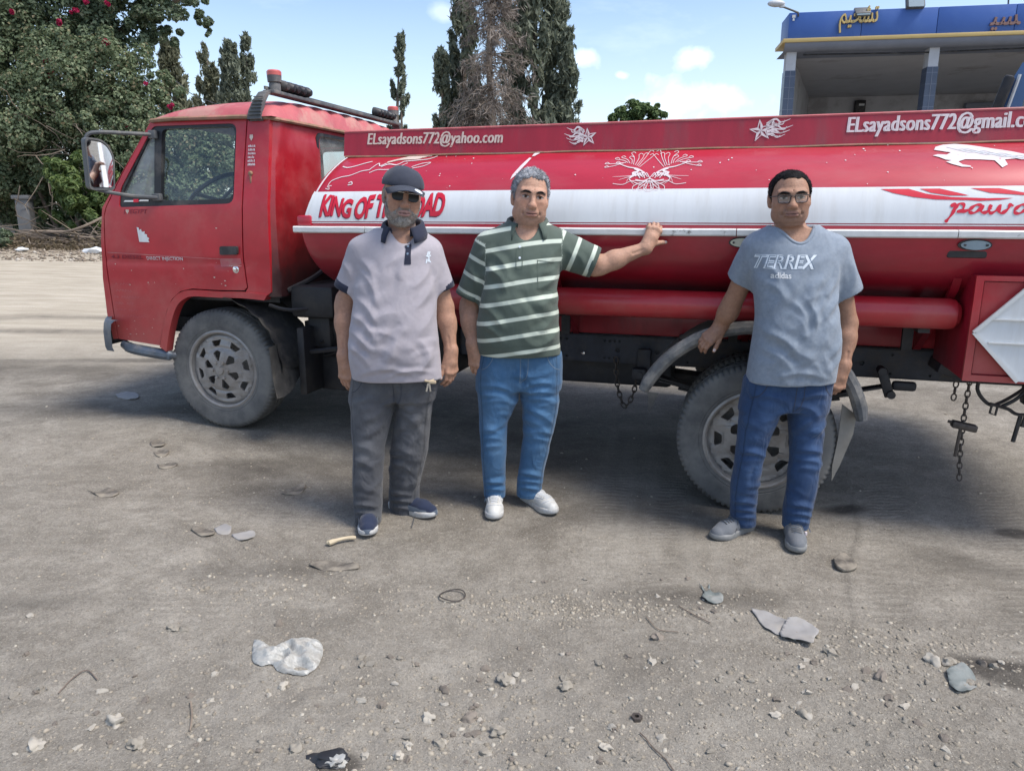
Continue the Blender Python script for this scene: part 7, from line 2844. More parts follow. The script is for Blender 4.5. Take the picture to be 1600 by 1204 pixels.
# ---- the man in the cap
ZA = .05
specA = dict(
    box=(-.34, .42), skin=(.350, .195, .132),
    head=dict(c=(.088, -.012, 1.543), s=(1.06, 1.05, 1.10), yaw=17, roll=7, pitch=3, fat=.96, jowl=.85, neck_r=.060),
    face=dict(eye=False, lip=(.33, .19, .18), grey=.8),
    neck=(.078, .03, 1.37), beard=True,
    torso=rows_b([(1.400, -.035, .180), (1.385, -.070, .190), (1.364, -.112, .205), (1.342, -.140, .224), (1.305, -.146, .238), (1.200, -.128, .238), (1.124, -.140, .235), (1.005, -.161, .230), (.884, -.180, .237), (.798, -.183, .244), (.711, -.172, .251)],
                 [(1.43, .02, .065), (1.39, .015, .075), (1.34, .005, .095), (1.25, -.01, .118), (1.1, -.025, .135), (.95, -.04, .150), (.85, -.04, .150), (.70, -.02, .132)]),
    hips=rows_b([(.80, -.165, .215), (.70, -.178, .222), (.60, -.190, .205)], [(.80, 0, .12), (.70, 0, .118), (.60, .005, .105)]),
    legL=leg_b([(.72, -.18, .027, 0), (.673, -.186, .027, .0), (.581, -.195, .019, -.010), (.473, -.192, -.008, -.020), (.366, -.184, -.035, -.040), (.174, -.195, -.048, -.050), (.074, -.193, -.055, -.050), (-.008, -.191, -.060, -.050)]),
    legR=leg_b([(.72, .029, .228, .01), (.671, .029, .222, .010), (.573, .022, .197, .020), (.455, -.002, .179, .040), (.334, -.023, .164, .060), (.116, -.047, .109, .100), (.026, -.046, .105, .110), (-.018, -.045, .102, .105)]),
    sh=[(-.108, .02, 1.315), (.203, .02, 1.312)], el=[(-.204, .04, 1.042), (.262, .04, 1.036)], wr=[(-.208, -.02, .812), (.292, .0, .835)], arm_r=[1.0, .95],
    hands=[dict(w=(-.208, -.022, .805), f=(.05, -.12, -1), n=(.25, 1, 0), t=(1, 0, 0), curl=32, thumb=(.80, .50, .05), s=1.0),
           dict(w=(.293, -.002, .828), f=(.06, -.15, -1), n=(-.75, .65, 0), t=(-.6, -.8, 0), curl=38, thumb=(.85, .30, .25), s=1.0)],
    sleeves=[((-.098, .012, 1.292), (-.185, .030, 1.118), .074, .068), ((.190, .012, 1.288), (.250, .030, 1.118), .071, .064)],
    neck_cut=[p_cone((.084, .010, 1.378), (.084, .015, 1.50), .076, .13), p_cone((.095, -.06, 1.395), (.112, -.155, 1.345), .055, .030), p_cone((.112, -.13, 1.345), (.118, -.17, 1.300), .030, .012)],
    shirt_m='lilac', jean_m='jean_grey', wear=.30,
    shirt_folds=[(-.10, 1.27, -.03, 1.15, .014, .007), (-.11, 1.22, -.02, 1.08, .012, .006), (.22, 1.26, .13, 1.14, .014, .006), (.22, 1.20, .15, 1.05, .012, .006), (.23, 1.12, .17, .95, .012, .005),
                 (-.13, 1.10, -.02, .98, .012, .005), (-.15, 1.02, -.03, .92, .012, .006), (-.16, .95, -.05, .84, .013, .007), (-.17, .88, -.06, .79, .012, .007), (-.10, .76, .15, .745, .010, .005), (.0, .735, .22, .755, .009, .005),
                 (.21, .86, .15, .76, .012, .006), (.16, .92, .20, .80, .012, .005), (-.19, 1.25, -.15, 1.16, .012, .006), (.235, 1.24, .225, 1.16, .010, .005)] + random_folds(26, (-.15, .22, .74, 1.28), (20, 75), seed=3) + random_folds(16, (-.15, .22, .72, 1.0), (-12, 12), (.009, .016), (.001, .003), seed=4),
    jean_folds=[(-.19, .10, -.06, .085, .010, .008), (-.19, .06, -.07, .045, .009, .008), (-.18, .03, -.06, .025, .009, .007), (-.045, .10, .09, .085, .010, .008), (-.045, .06, .10, .045, .010, .008), (-.04, .02, .09, .01, .009, .007),
                (.03, .60, .13, .50, .014, .007), (.03, .56, .15, .43, .013, .006), (-.01, .60, -.12, .52, .014, .006), (-.01, .55, -.12, .44, .013, .006), (.02, .70, .02, .56, .010, -.010), (-.17, .40, -.06, .36, .014, .006), (-.02, .36, .12, .31, .014, .006), (-.18, .33, -.06, .27, .013, .006), (-.03, .28, .10, .22, .013, .006)] +
    random_folds(18, (-.19, .18, .05, .62), (20, 70), (.009, .016), (.002, .005), seed=6) + random_folds(9, (-.19, .15, .02, .35), (-20, 20), (.009, .016), (.002, .005), seed=7))
pA, shA, hwA, RA, hcA = person('A', (-.58, 3.42, ZA), 'bearded man in dark cap and sunglasses wearing a lilac grey polo shirt', specA)
collar(shA, (.084, .010), .082, .088, 1.392, M['navy'], tip=.050, wide=.036, openw=30, tilt=.20, rise=.034)
for sh, en, r0, r1 in specA['sleeves']:
    cuff(shA, en, np.array(en) - np.array(sh), r1, M['navy'], .034)
plk = plate_vf([(.096, 1.345), (.108, 1.312), (.104, 1.246), (.132, 1.246), (.132, 1.33), (.126, 1.352)], (), 0, lambda a, b, t: (a, b))
mobj('placket', drape(plk, shA, off=.003), M['navy'], shA)
lg = MB()
for s_ in ([(.206, 1.300), (.202, 1.285), (.208, 1.272), (.204, 1.255)], [(.196, 1.282), (.206, 1.278), (.216, 1.284)], [(.206, 1.268), (.214, 1.252)], [(.200, 1.268), (.196, 1.250)], [(.212, 1.300), (.208, 1.285)]):
    v, f = ribbon(spline(s_, 3), .0028)
    lg.add(*drape((v, f), shA))
lg.build('chest_emblem', M['print'], shA, False)
for k in range(2):
    c = (.118, -.0, 1.30 - .035 * k)
    v, f = drape(([(.118 + .005 * math.cos(t), 1.325 - .032 * k + .005 * math.sin(t)) for t in [2 * math.pi * i / 10 for i in range(10)]], [tuple(range(10))]), shA, off=.005)
    mobj('shirt_button', (v, f), M['print_dark'], shA)
# cap
hA = lambda p: hwA(p)


def capf(X, Y, Z):
    e = p_ell((0, .012, .044), (.090, .110, .086))[0](X, Y, Z)
    return np.maximum(e, .038 + .10 * (Y + .0) * 0 - Z)


lo, hi = hcA - .17, hcA + .17
fc = Field(*[np.arange(lo[i], hi[i], .004) for i in range(3)])
fc.op(p_local(p_fn(capf, [-.12, -.14, -.02], [.12, .14, .16]), hcA, RA, (1.06, 1.05, 1.0), 0), .01)
v, q = fc.mesh()
v = relax(v, q, 2)
v = noise_push(v, mesh_normals(v, q), .004, 18, 4)
cap = put('cap', v, q, M['cap'], pA)
cap['label'] = 'dark navy baseball cap'
vv, ff = [], []
for layer in (0, 1):
    for i in range(21):
        u = -1 + i / 10
        for j in range(8):
            w = j / 7
            x = u * .083 * (1 - .10 * w)
            y = -.060 - .040 * math.sqrt(max(0, 1 - (u * .95) ** 2)) - w * .068 * math.sqrt(max(0, 1 - u * u * .98))
            vv.append(hA((x, y, (.047 - .022 * u * u - .020 * w - layer * .004) / 1.1)))
for i in range(20):
    for j in range(7):
        a = i * 8 + j
        ff += [(a, a + 1, a + 9, a + 8), (a + 168, a + 176, a + 177, a + 169)]
for i in range(20):
    ff.append((i * 8 + 7, i * 8 + 175, i * 8 + 183, i * 8 + 15))
mobj('brim', (vv, ff), M['cap'], cap, sharp=60)
em = MB()
n = 10
E_ = []
for i in range(n):
    t = 2 * math.pi * i / n
    u, w = .60 + .26 * math.cos(t), .62 + .30 * math.sin(t)
    x = u * .083 * (1 - .10 * w)
    y = -.060 - .040 * math.sqrt(max(0, 1 - (u * .95) ** 2)) - w * .068 * math.sqrt(max(0, 1 - u * u * .98))
    E_.append(hA((x, y, (.0495 - .022 * u * u - .020 * w) / 1.1)))
em.add(E_, [tuple(range(n))])
em.build('brim_emblem', M['print'], cap, False)
# sunglasses
sg = MB()
for s_ in (-1, 1):
    pts = rounded([(.006, .011), (.054, .013), (.058, -.008), (.048, -.021), (.018, -.022), (.007, -.008)], [.004, .006, .008, .012, .012, .006])
    v, f = plate_vf(pts, (), .002, lambda a, b, t: hA((s_ * a, -.100 + 3.2 * max(0, a - .012) ** 2 * 1.6 + t, b + .003)))
    sg.add(v, f)
lens = sg.build('sunglasses', M['shade_lens'], pA)
fr = MB()
for s_ in (-1, 1):
    fr.tube([hA((s_ * a, -.1015 + 3.2 * max(0, a - .012) ** 2 * 1.6, .0145)) for a in (.008, .02, .035, .052)], .0016, 5)
    fr.tube([hA((s_ * .054, -.092, .0135)), hA((s_ * .066, -.075, .012)), hA((s_ * .076, .0, .010))], .0018, 5)
fr.tube([hA((-.010, -.1015, .0125)), hA((0, -.1055, .0135)), hA((.010, -.1015, .0125))], .0016, 5)
fr.build('frame', M['silver'], lens)
# shoes, keys
sz = lambda x, y: tz(x - .58, 3.42 + y) - ZA
u1, pt, *_ = shoe(None, (-.137, .045), (.035, -.24), sz(-.13, -.06), (M['shoe_navy'], None, M['sole_white']), pA)
u2, pt2, *_ = shoe(None, (-.035, .140), (.90, -.50), sz(.03, .08), (M['shoe_navy'], None, M['sole_white']), pA)
for u_, p_ in ((u1, pt), (u2, pt2)):
    vv, ff = [], []
    nn = 24
    for j, (h, k) in enumerate(((.028, 1.03), (.050, .99), (.056, .93))):
        for i in range(nn + 1):
            t = -math.pi * .62 + i / nn * math.pi * 1.24
            uu = .135 + .142 * math.cos(t) * (k if j else 1)
            ww = .049 * math.sin(t) * k * (1 if abs(t) < 1.2 else .95)
            vv.append(tuple(p_(uu, ww, h * (1 - .25 * max(0, math.cos(t))))))
    for j in range(2):
        for i in range(nn):
            a = j * (nn + 1) + i
            ff.append((a, a + 1, a + nn + 2, a + nn + 1))
    mobj('toe_guard', (vv, ff), M['shoe_slate'], u_, sharp=180)
ky = MB().tube([(.180, -.128, .720), (.200, -.130, .716), (.222, -.122, .722)], .006, 6).box((.215, -.134, .714), (.035, .012, .014), bev=.003)
ky.build('key_ring', M['thread'], pA)
MB().box((.192, -.137, .690), (.008, .003, .040), Matrix.Rotation(R(14), 4, 'Y')).box((.204, -.136, .690), (.007, .003, .038), Matrix.Rotation(R(-6), 4, 'Y')).build('key', M['silver'], pA)

# ---- the man in the striped polo
ZB = .041
specB = dict(
    box=(-.34, .76), skin=(.43, .250, .175),
    head=dict(c=(.047, -.012, 1.548), s=(1.06, 1.03, 1.10), yaw=6, roll=6, pitch=2, fat=1.02, jowl=.98, neck_r=.063, chin2=.9),
    face=dict(lip=(.38, .185, .15), brow=(.075, .06, .055), stubble=.22),
    neck=(.030, .03, 1.39), brow_m='hair_dark',
    hair=dict(m='hair_grey', line=[.083, .078, .066, .008, -.026, -.045, -.07, -.08], up=-.002, wide=1.06, rough=.0040, recede=.013),
    torso=rows_b([(1.438, -.060, .128), (1.425, -.090, .148), (1.405, -.130, .178), (1.377, -.160, .210), (1.335, -.170, .220), (1.275, -.170, .208), (1.229, -.168, .196), (1.133, -.180, .178), (1.061, -.193, .184), (.957, -.213, .187), (.849, -.211, .195), (.800, -.200, .199)],
                 [(1.47, .02, .065), (1.43, .015, .080), (1.37, .005, .105), (1.27, -.015, .130), (1.1, -.035, .150), (.97, -.04, .152), (.85, -.03, .140), (.80, -.02, .130)]),
    hips=rows_b([(.86, -.190, .185), (.788, -.200, .200), (.700, -.214, .202), (.62, -.213, .201)], [(.86, 0, .118), (.79, 0, .122), (.70, .005, .120), (.62, .01, .105)]),
    legL=leg_b([(.80, -.2, -.002, 0), (.788, -.202, -.002, 0), (.700, -.216, -.002, 0), (.560, -.211, -.010, -.010), (.493, -.206, -.040, -.010), (.446, -.205, -.062, -.020), (.286, -.200, -.069, -.020), (.168, -.192, -.073, -.010), (.048, -.186, -.073, -.008)]),
    legR=leg_b([(.80, -.002, .2, 0), (.788, -.002, .202, 0), (.700, -.002, .203, 0), (.555, .005, .200, .010), (.488, .012, .192, .010), (.352, .016, .164, .020), (.200, -.003, .133, .030), (.118, -.015, .120, .030), (.036, -.018, .114, .032)]),
    sh=[(-.155, .02, 1.345), (.180, .02, 1.345)], el=[(-.250, .045, 1.010), (.385, .0, 1.232)], wr=[(-.232, -.03, .845), (.606, .015, 1.312)], arm_r=[1.0, .98],
    hands=[dict(w=(-.231, -.032, .838), f=(.16, -.10, -1), n=(.1, 1, 0), t=(1, 0, 0), curl=30, thumb=(.45, .85, .05), tcurl=8, s=.98),
           dict(w=(.610, .012, 1.322), f=(.42, .16, .88), n=(-.12, 1, -.12), t=(1, 0, -.3), curl=74, thumb=(.55, .74, .30), tcurl=-4, s=.96, fan=1, tl=.8)],
    sleeves=[((-.145, .015, 1.312), (-.246, .040, 1.072), .083, .074), ((.170, .012, 1.318), (.362, .0, 1.243), .088, .074)],
    neck_cut=[p_cone((.034, .010, 1.405), (.034, .015, 1.54), .078, .13), p_cone((.028, -.06, 1.42), (.016, -.165, 1.365), .058, .034), p_cone((.016, -.14, 1.365), (.008, -.18, 1.330), .032, .010)],
    shirt_m='olive', jean_m='jean_blue', stitch='thread_blue', wear=.35, stripe=(.0835, 1.318), torso_half=(-.166, .196),
    shirt_folds=[(-.14, 1.30, -.05, 1.18, .014, .007), (-.16, 1.24, -.06, 1.10, .013, .007), (.19, 1.26, .10, 1.20, .012, .006), (.18, 1.22, .07, 1.13, .013, .007), (.175, 1.16, .08, 1.05, .013, .006), (-.18, 1.05, -.08, .93, .013, .006), (-.19, .96, -.08, .88, .012, .006),
                 (.17, 1.02, .08, .93, .012, .006), (.18, .93, .06, .86, .012, .006), (.15, .87, -.05, .83, .011, .005), (-.25, 1.22, -.21, 1.12, .012, .006), (.26, 1.30, .30, 1.20, .012, .007), (.22, 1.32, .25, 1.20, .012, .006)] + random_folds(24, (-.18, .18, .84, 1.30), (15, 60), seed=13) + random_folds(18, (-.18, .18, .84, 1.30), (115, 160), seed=14),
    jean_folds=[(-.19, .65, -.03, .62, .010, .006), (-.19, .60, -.04, .575, .010, .006), (-.18, .57, -.02, .555, .009, .005), (.01, .64, .17, .66, .010, .006), (.01, .60, .17, .61, .010, .006), (.01, .57, .18, .565, .009, .006), (.02, .53, .17, .44, .012, .006), (-.19, .42, -.09, .40, .013, .008), (-.19, .38, -.08, .365, .012, .007),
                (-.18, .33, -.08, .335, .011, .005), (.03, .40, .17, .385, .012, .008), (.02, .36, .16, .35, .012, .006), (-.18, .14, -.075, .125, .010, .008), (-.18, .105, -.075, .09, .009, .008), (-.01, .17, .12, .15, .011, .009), (-.015, .13, .12, .115, .010, .009), (-.015, .095, .11, .08, .009, .008), (-.001, .78, -.001, .62, .008, -.008)] +
    random_folds(18, (-.19, .17, .08, .70), (-25, 25), (.009, .016), (.002, .005), seed=16))
pB, shB, hwB, RB, hcB = person('B', (.04, 3.60, ZB), 'grey haired man in green striped polo and jeans with one hand on the tank rail', specB)
collar(shB, (.034, .010), .086, .090, 1.415, M['olive_plain'], tip=.060, wide=.040, openw=33, tilt=.16, rise=.034)
for sh, en, r0, r1 in specB['sleeves']:
    cuff(shB, en, np.array(en) - np.array(sh), r1, M['olive_plain'], .022)
pk = MB()
for s_ in ([(.010, 1.325), (.006, 1.225)], [(-.020, 1.315), (-.022, 1.225)], [(-.022, 1.225), (.008, 1.225)], [(.078, 1.265), (.080, 1.135)], [(.080, 1.135), (.155, 1.120)], [(.078, 1.262), (.158, 1.252)]):
    a, b = Vector(s_[0]), Vector(s_[1])
    v, f = ribbon([tuple(a + (b - a) * i / 8) for i in range(9)], .0016)
    pk.add(*drape((v, f), shB, off=.0015))
pk.build('pocket_seam', M['olive_plain'], shB, False)
for k in range(2):
    v, f = drape(([(-.004 + .0055 * math.cos(t), 1.325 - .05 * k + .0055 * math.sin(t)) for t in [2 * math.pi * i / 10 for i in range(10)]], [tuple(range(10))]), shB, off=.004)
    mobj('shirt_button', (v, f), M['print'], shB)
szB = lambda x, y: tz(x + .04, 3.60 + y) - ZB
laces = []
for hl_, dd in (((-.130, .075), (.0, -1)), ((.030, .105), (.56, -.83))):
    u_, p_, Vs_, Qs_ = shoe(None, hl_, dd, szB(hl_[0], hl_[1] - .1), (M['shoe_white'], None, M['sole_white']), pB)
    lacing(Vs_, Qs_, p_, M['shoe_white'], M['decal_grey'], u_, .128)
    f_ = on_shoe(Vs_, Qs_, p_)
    for pts in ([(.205, -.040), (.222, -.02), (.226, 0), (.222, .02), (.205, .040)], [(.12, -.034), (.16, -.030), (.20, -.026)], [(.12, .034), (.16, .030), (.20, .026)]):
        MB().tube([f_(a, b, .0008) for a, b in spline(pts, 4)], .0018, 5).build('shoe_seam', M['decal_grey'], u_)

# ---- the man in the T-shirt
ZC = .011
specC = dict(
    box=(-.36, .42), skin=(.315, .176, .118),
    head=dict(c=(-.010, -.012, 1.569), s=(1.08, 1.03, .985), yaw=-13, roll=-2, pitch=1, fat=.98, jowl=.82, neck_r=.061, chin2=.5),
    face=dict(lip=(.26, .135, .115), stubble=.30),
    neck=(.028, .03, 1.405), brow_m='hair_dark',
    hair=dict(m='hair_dark', line=[.093, .088, .074, .012, -.026, -.045, -.07, -.08], up=-.004, wide=1.045, rough=.0016, recede=.013, strands=(3200, .014)),
    torso=rows_b([(1.456, -.070, .130), (1.446, -.098, .152), (1.426, -.134, .195), (1.399, -.158, .228), (1.362, -.165, .240), (1.320, -.160, .240), (1.210, -.147, .226), (1.141, -.133, .228), (1.046, -.120, .245), (.946, -.127, .262), (.856, -.135, .265), (.755, -.140, .260)],
                 [(1.48, .02, .07), (1.44, .015, .085), (1.38, .005, .105), (1.28, -.01, .125), (1.1, -.025, .135), (.97, -.03, .138), (.85, -.025, .135), (.75, -.015, .128)]),
    hips=rows_b([(.82, -.125, .235), (.751, -.137, .250), (.662, -.146, .248), (.62, -.150, .245)], [(.82, 0, .115), (.75, 0, .118), (.66, 0, .11), (.62, 0, .10)]),
    legL=leg_b([(.76, -.138, .05, 0), (.751, -.139, .050, 0), (.662, -.148, .052, 0), (.575, -.157, .023, -.010), (.491, -.161, -.012, -.010), (.400, -.162, -.032, -.010), (.235, -.172, -.040, .0), (.117, -.164, -.041, .010), (.036, -.154, -.032, .012)]),
    legR=leg_b([(.76, .053, .255, 0), (.751, .053, .255, 0), (.662, .058, .249, 0), (.575, .068, .241, -.010), (.491, .081, .240, -.010), (.403, .091, .235, -.020), (.247, .085, .225, -.030), (.121, .074, .206, -.040), (.044, .076, .196, -.042)]),
    sh=[(-.128, .03, 1.365), (.222, .02, 1.358)], el=[(-.182, .170, 1.066), (.322, .04, 1.013)], wr=[(-.204, .220, .980), (.296, -.02, .826)], arm_r=[.98, .98],
    hands=[dict(w=(-.206, .222, .972), f=(-.62, -.18, -.52), n=(-.30, .45, -.80), t=(.5, -.8, -.4), curl=52, thumb=(.80, .42, .30), s=1.0, spread=.9, tl=.9),
           dict(w=(.295, -.022, .820), f=(-.22, -.18, -1), n=(-.25, 1, 0), t=(-1, 0, 0), curl=72, thumb=(.78, .42, .15), s=1.0, tcurl=20)],
    sleeves=[((-.115, .035, 1.340), (-.158, .105, 1.205), .080, .070), ((.205, .015, 1.335), (.297, .030, 1.150), .080, .075)],
    neck_cut=[p_cone((.016, .005, 1.425), (.016, .010, 1.56), .086, .14), p_cone((.022, -.05, 1.445), (.020, -.13, 1.425), .064, .058)],
    shirt_m='heather', jean_m='jean_dark', wear=.30,
    shirt_folds=[(.20, 1.30, .13, 1.15, .014, .007), (.215, 1.24, .14, 1.08, .013, .008), (.21, 1.18, .10, 1.04, .013, .006), (-.13, 1.30, -.06, 1.20, .013, .005), (-.12, 1.22, -.03, 1.12, .013, .006), (-.02, 1.14, .06, 1.03, .012, .006), (.05, 1.14, .10, 1.0, .012, .006), (.0, 1.08, .06, .96, .012, .005), (.24, 1.02, .17, .88, .013, .006), (.25, .95, .19, .82, .012, .006),
                 (-.10, 1.0, .02, .90, .012, .005), (-.11, .92, .02, .82, .012, .006), (-.05, .80, .18, .785, .010, .005), (.27, 1.30, .29, 1.18, .012, .006), (-.18, 1.32, -.17, 1.22, .010, .005)] + random_folds(26, (-.12, .24, .78, 1.28), (25, 80), seed=23) + random_folds(12, (-.12, .24, .78, 1.1), (110, 150), seed=24),
    jean_folds=[(-.13, .70, .03, .67, .011, .006), (.07, .69, .22, .70, .011, .006), (.06, .66, .18, .60, .012, .006), (.04, .66, -.08, .58, .012, .006), (-.16, .42, -.04, .40, .012, .009), (-.16, .38, -.04, .375, .011, .007), (.09, .43, .23, .42, .012, .008), (.09, .39, .23, .365, .012, .009), (.09, .35, .22, .34, .011, .006),
                (-.17, .17, -.045, .15, .011, .009), (-.165, .13, -.045, .11, .010, .009), (-.16, .09, -.04, .08, .009, .008), (.078, .17, .20, .15, .011, .009), (.075, .13, .20, .11, .010, .009), (.075, .095, .19, .08, .009, .008)] +
    random_folds(12, (-.16, .23, .08, .68), (-30, 30), (.009, .016), (.002, .005), seed=26) + random_folds(14, (-.16, .23, .2, .6), (50, 80), (.009, .016), (.002, .005), seed=27))
pC, shC, hwC, RC, hcC = person('C', (1.22, 3.32, ZC), 'dark haired man in glasses and blue grey T-shirt leaning a hand on the rear mudguard', specC)
nk = MB()
bvC = BVHTree.FromPolygons([tuple(q.co) for q in shC.data.vertices], [tuple(q.vertices) for q in shC.data.polygons])
ringC = []
for i in range(49):
    t = 2 * math.pi * i / 48
    rr_ = .094
    h = None
    while h is None and rr_ < .13:
        q = (.016 + rr_ * math.cos(t), .006 + (rr_ + .006) * math.sin(t))
        hh = bvC.ray_cast(Vector((q[0], q[1], 1.7)), Vector((0, 0, -1)))
        h = hh[0].z if hh[0] is not None and hh[0].z > 1.36 else None
        rr_ += .004
    ringC.append([q[0], q[1], h if h is not None else 1.41])
zs_ = np.array([r_[2] for r_ in ringC[:-1]])
for _ in range(4):
    zs_ = (np.roll(zs_, 1) + zs_ * 2 + np.roll(zs_, -1)) / 4
for i in range(49):
    ringC[i][2] = zs_[i % 48] - .001
nk.tube(ringC, .0085, 8, False)
nk.build('neckband', M['heather'], shC)
tv, tf = text_vf('TERREX', .248, .060, .30, .030, .96)
up_ = shift((tv, tf), -.158, 1.272)
mobj('chest_print', drape(up_, shC, off=.0015), M['print'], shC, False)
tv, tf = text_vf('TERREX', .242, .054, .30, -.030, .98)
mobj('chest_print_inner', drape(shift((tv, tf), -.153, 1.275), shC, off=.0022), M['print_dark'], shC, False)
tv, tf = text_vf('adidas', .078, .026, 0, .02)
mobj('chest_lettering', drape(shift((tv, tf), -.098, 1.232), shC, off=.0016), M['white'], shC, False)
gl_ = MB()
for s_ in (-1, 1):
    pts = rounded([(.0075, .013), (.056, .013), (.053, -.019), (.012, -.020)], [.004, .004, .009, .009], 4)
    loop = [hwC((s_ * a, -.104 + 6.0 * max(0, a - .02) ** 2, b + .001)) for a, b in pts]
    gl_.tube(loop + [loop[0]], .0017, 5, False)
    gl_.tube([hwC((s_ * .056, -.096, .012)), hwC((s_ * .068, -.078, .011)), hwC((s_ * .077, .0, .009)), hwC((s_ * .077, .02, -.004))], .0018, 5)
    gl_.tube([hwC((s_ * .008, -.1045, .0135)), hwC((s_ * .056, -.0965, .0140))], .0022, 5)
gl_.tube([hwC((-.0085, -.104, .007)), hwC((0, -.108, .010)), hwC((.0085, -.104, .007))], .0018, 5)
go = gl_.build('spectacles', M['black'], pC)
for s_ in (-1, 1):
    pts = rounded([(.0075, .013), (.056, .013), (.053, -.019), (.012, -.020)], [.004, .004, .009, .009], 4)
    plate('lens', pts, M['lens'], go, (), 0, lambda a, b, t: hwC((s_ * a, -.104 + 6.0 * max(0, a - .02) ** 2, b + .001)))
szC = lambda x, y: tz(x + 1.22, 3.32 + y) - ZC
for k, (hl_, dd) in enumerate((((-.045, .062), (-.83, -.56)), ((.146, .030), (-.24, -.97)))):
    u_, p_, Vs_, Qs_ = shoe(None, hl_, dd, szC(hl_[0], hl_[1] - .08), (M['shoe_grey'], None, M['sole_grey']), pC)
    lacing(Vs_, Qs_, p_, M['dark_grey'], M['shoe_slate'], u_, .122)
    MB().box(tuple(p_(.165 if k else .075, .043 if k else .032, .062 if k else .092)), (.012, .012, .020), bev=.004).build('shoe_tag', M['decal'] if k else M['letter_red'], u_)
# ------------------------------------------------------------------ litter and stones on the ground
def gz(x, y):
    return float(ground_height(np.array([[x]]), np.array([[y]]))[0, 0])


def gp(px, py):
    u, v = px - 800, 602 - py
    d = (u, 1150 * .97354 + v * .22848, v * .97354 - 1150 * .22848)
    z = 0
    for _ in range(8):
        k = (z - 1.52) / d[2]
        z = tz(d[0] * k, d[1] * k)
    return d[0] * k, d[1] * k


M['sheet'] = mat('dusty_plastic_sheet', (.27, .262, .255), .6, var=.1, vs=12, col2=(.30, .28, .25), v2=.6, v2s=9)
M['bag'] = mat('crumpled_plastic_bag', (.36, .36, .34), .38, var=.15, vs=14, col2=(.25, .23, .20), v2=.6, v2s=10, bump=.012, bs=26, stretch=(1, 2.2, 1))
M['scrap'] = mat('dark_rubber_scrap', (.10, .088, .075), .9, var=.3, vs=14, col2=(.26, .23, .185), v2=.9, v2s=9, sharp2=(.42, .6))
M['stone'] = mat('grey_stone', (.26, .235, .195), .9, var=.2, vs=16, bump=.002, bs=60, col2=(.36, .34, .305), v2=.7, v2s=20)
M['pale_stone'] = mat('pale_stone', (.37, .34, .29), .85, var=.12, vs=16, bump=.001, bs=80)
M['brown_stone'] = mat('brown_stone', (.21, .18, .15), .9, var=.2, vs=16, bump=.002, bs=60)
M['bone'] = mat('cream_bone', (.50, .42, .29), .7, var=.12, vs=14)
M['green_scrap'] = mat('grey_green_scrap', (.15, .17, .165), .6, var=.3, vs=14, col2=(.30, .29, .27), v2=.6, v2s=10)
M['gravel'] = leaf_mat('gravel_stone', (.20, .176, .140), (.345, .305, .245), .95, (.40, .37, .31), trans=0)
M['rubble'] = leaf_mat('brown_rubble', (.15, .12, .09), (.30, .25, .20), .95, (.42, .38, .33), trans=0)


def sheet(name, label, cat, pts, m, lift=.02, thick=.002, crump=.006, seed=0, parent=None, cell=.012, base=.003):
    """irregular thin piece lying on the ground; pts in photo pixels, built at its true size on the terrain"""
    P = [Vector(gp(*p)) for p in pts]
    c = sum(P, Vector((0, 0))) / len(P)
    z0 = gz(c.x, c.y)
    loc = [tuple(p - c) for p in P]
    ol = spline(loc + [loc[0]], 4)[:-1]
    ol = [(a * (1 + .06 * noise.noise(Vector((a * 40, b * 40, seed)))), b * (1 + .06 * noise.noise(Vector((a * 40, b * 40, seed + 5))))) for a, b in ol]
    mx = max(math.hypot(a, b) for a, b in ol)
    xs = [a for a, b in ol]
    ys = [b for a, b in ol]

    def fn(a, b, t):
        r = math.hypot(a, b) / mx
        k = noise.noise(Vector((a * 14, b * 14, seed))) * crump + noise.noise(Vector((a * 34, b * 34, seed + 3))) * crump * .6 + abs(noise.noise(Vector((a * 9, b * 9, seed + 9)))) * crump
        h = gz(c.x + a, c.y + b) - z0 + base + lift * (r ** 2) * (.5 + .5 * math.sin(math.atan2(b, a) * 2 + seed)) + max(k, -.004)
        return (a, b, h - t)
    o = plate(name, ol, m, parent, (), thick, fn, grid(min(xs), max(xs), cell), grid(min(ys), max(ys), cell), sharp=180)
    o.location = (c.x, c.y, z0)
    return tag(o, label, cat)


# crumpled bag: two overlapping bulging leaves
def bulge(name, label, pts, m, h, seed):
    P = [Vector(gp(*p)) for p in pts]
    c = sum(P, Vector((0, 0))) / len(P)
    z0 = gz(c.x, c.y)
    loc = [tuple(p - c) for p in P]
    ol = spline(loc + [loc[0]], 4)[:-1]
    mxs = [a for a, b in ol]
    mys = [b for a, b in ol]
    from mathutils.geometry import intersect_point_line

    def fn(a, b, t):
        d = 9
        for i_ in range(len(ol)):
            q0, q1 = Vector(ol[i_ - 1]), Vector(ol[i_])
            e_ = q1 - q0
            u_ = max(0, min(1, (Vector((a, b)) - q0).dot(e_) / max(e_.length_squared, 1e-9)))
            d = min(d, (Vector((a, b)) - q0 - e_ * u_).length)
        k = min(1, d / .05)
        w = (1 - abs(noise.noise(Vector((a * 15 + b * 7, b * 20, seed)))) * 3) * .8 + abs(noise.noise(Vector((a * 27, b * 24 + a * 9, seed + 4)))) * .6
        return (a, b, gz(c.x + a, c.y + b) - z0 + .004 + h * (k ** .5) * (.35 + w) - t)
    o = plate(name, ol, m, None, (), 0, fn, grid(min(mxs), max(mxs), .009), grid(min(mys), max(mys), .009), sharp=180)
    o.location = (c.x, c.y, z0)
    return tag(o, label, 'bag')


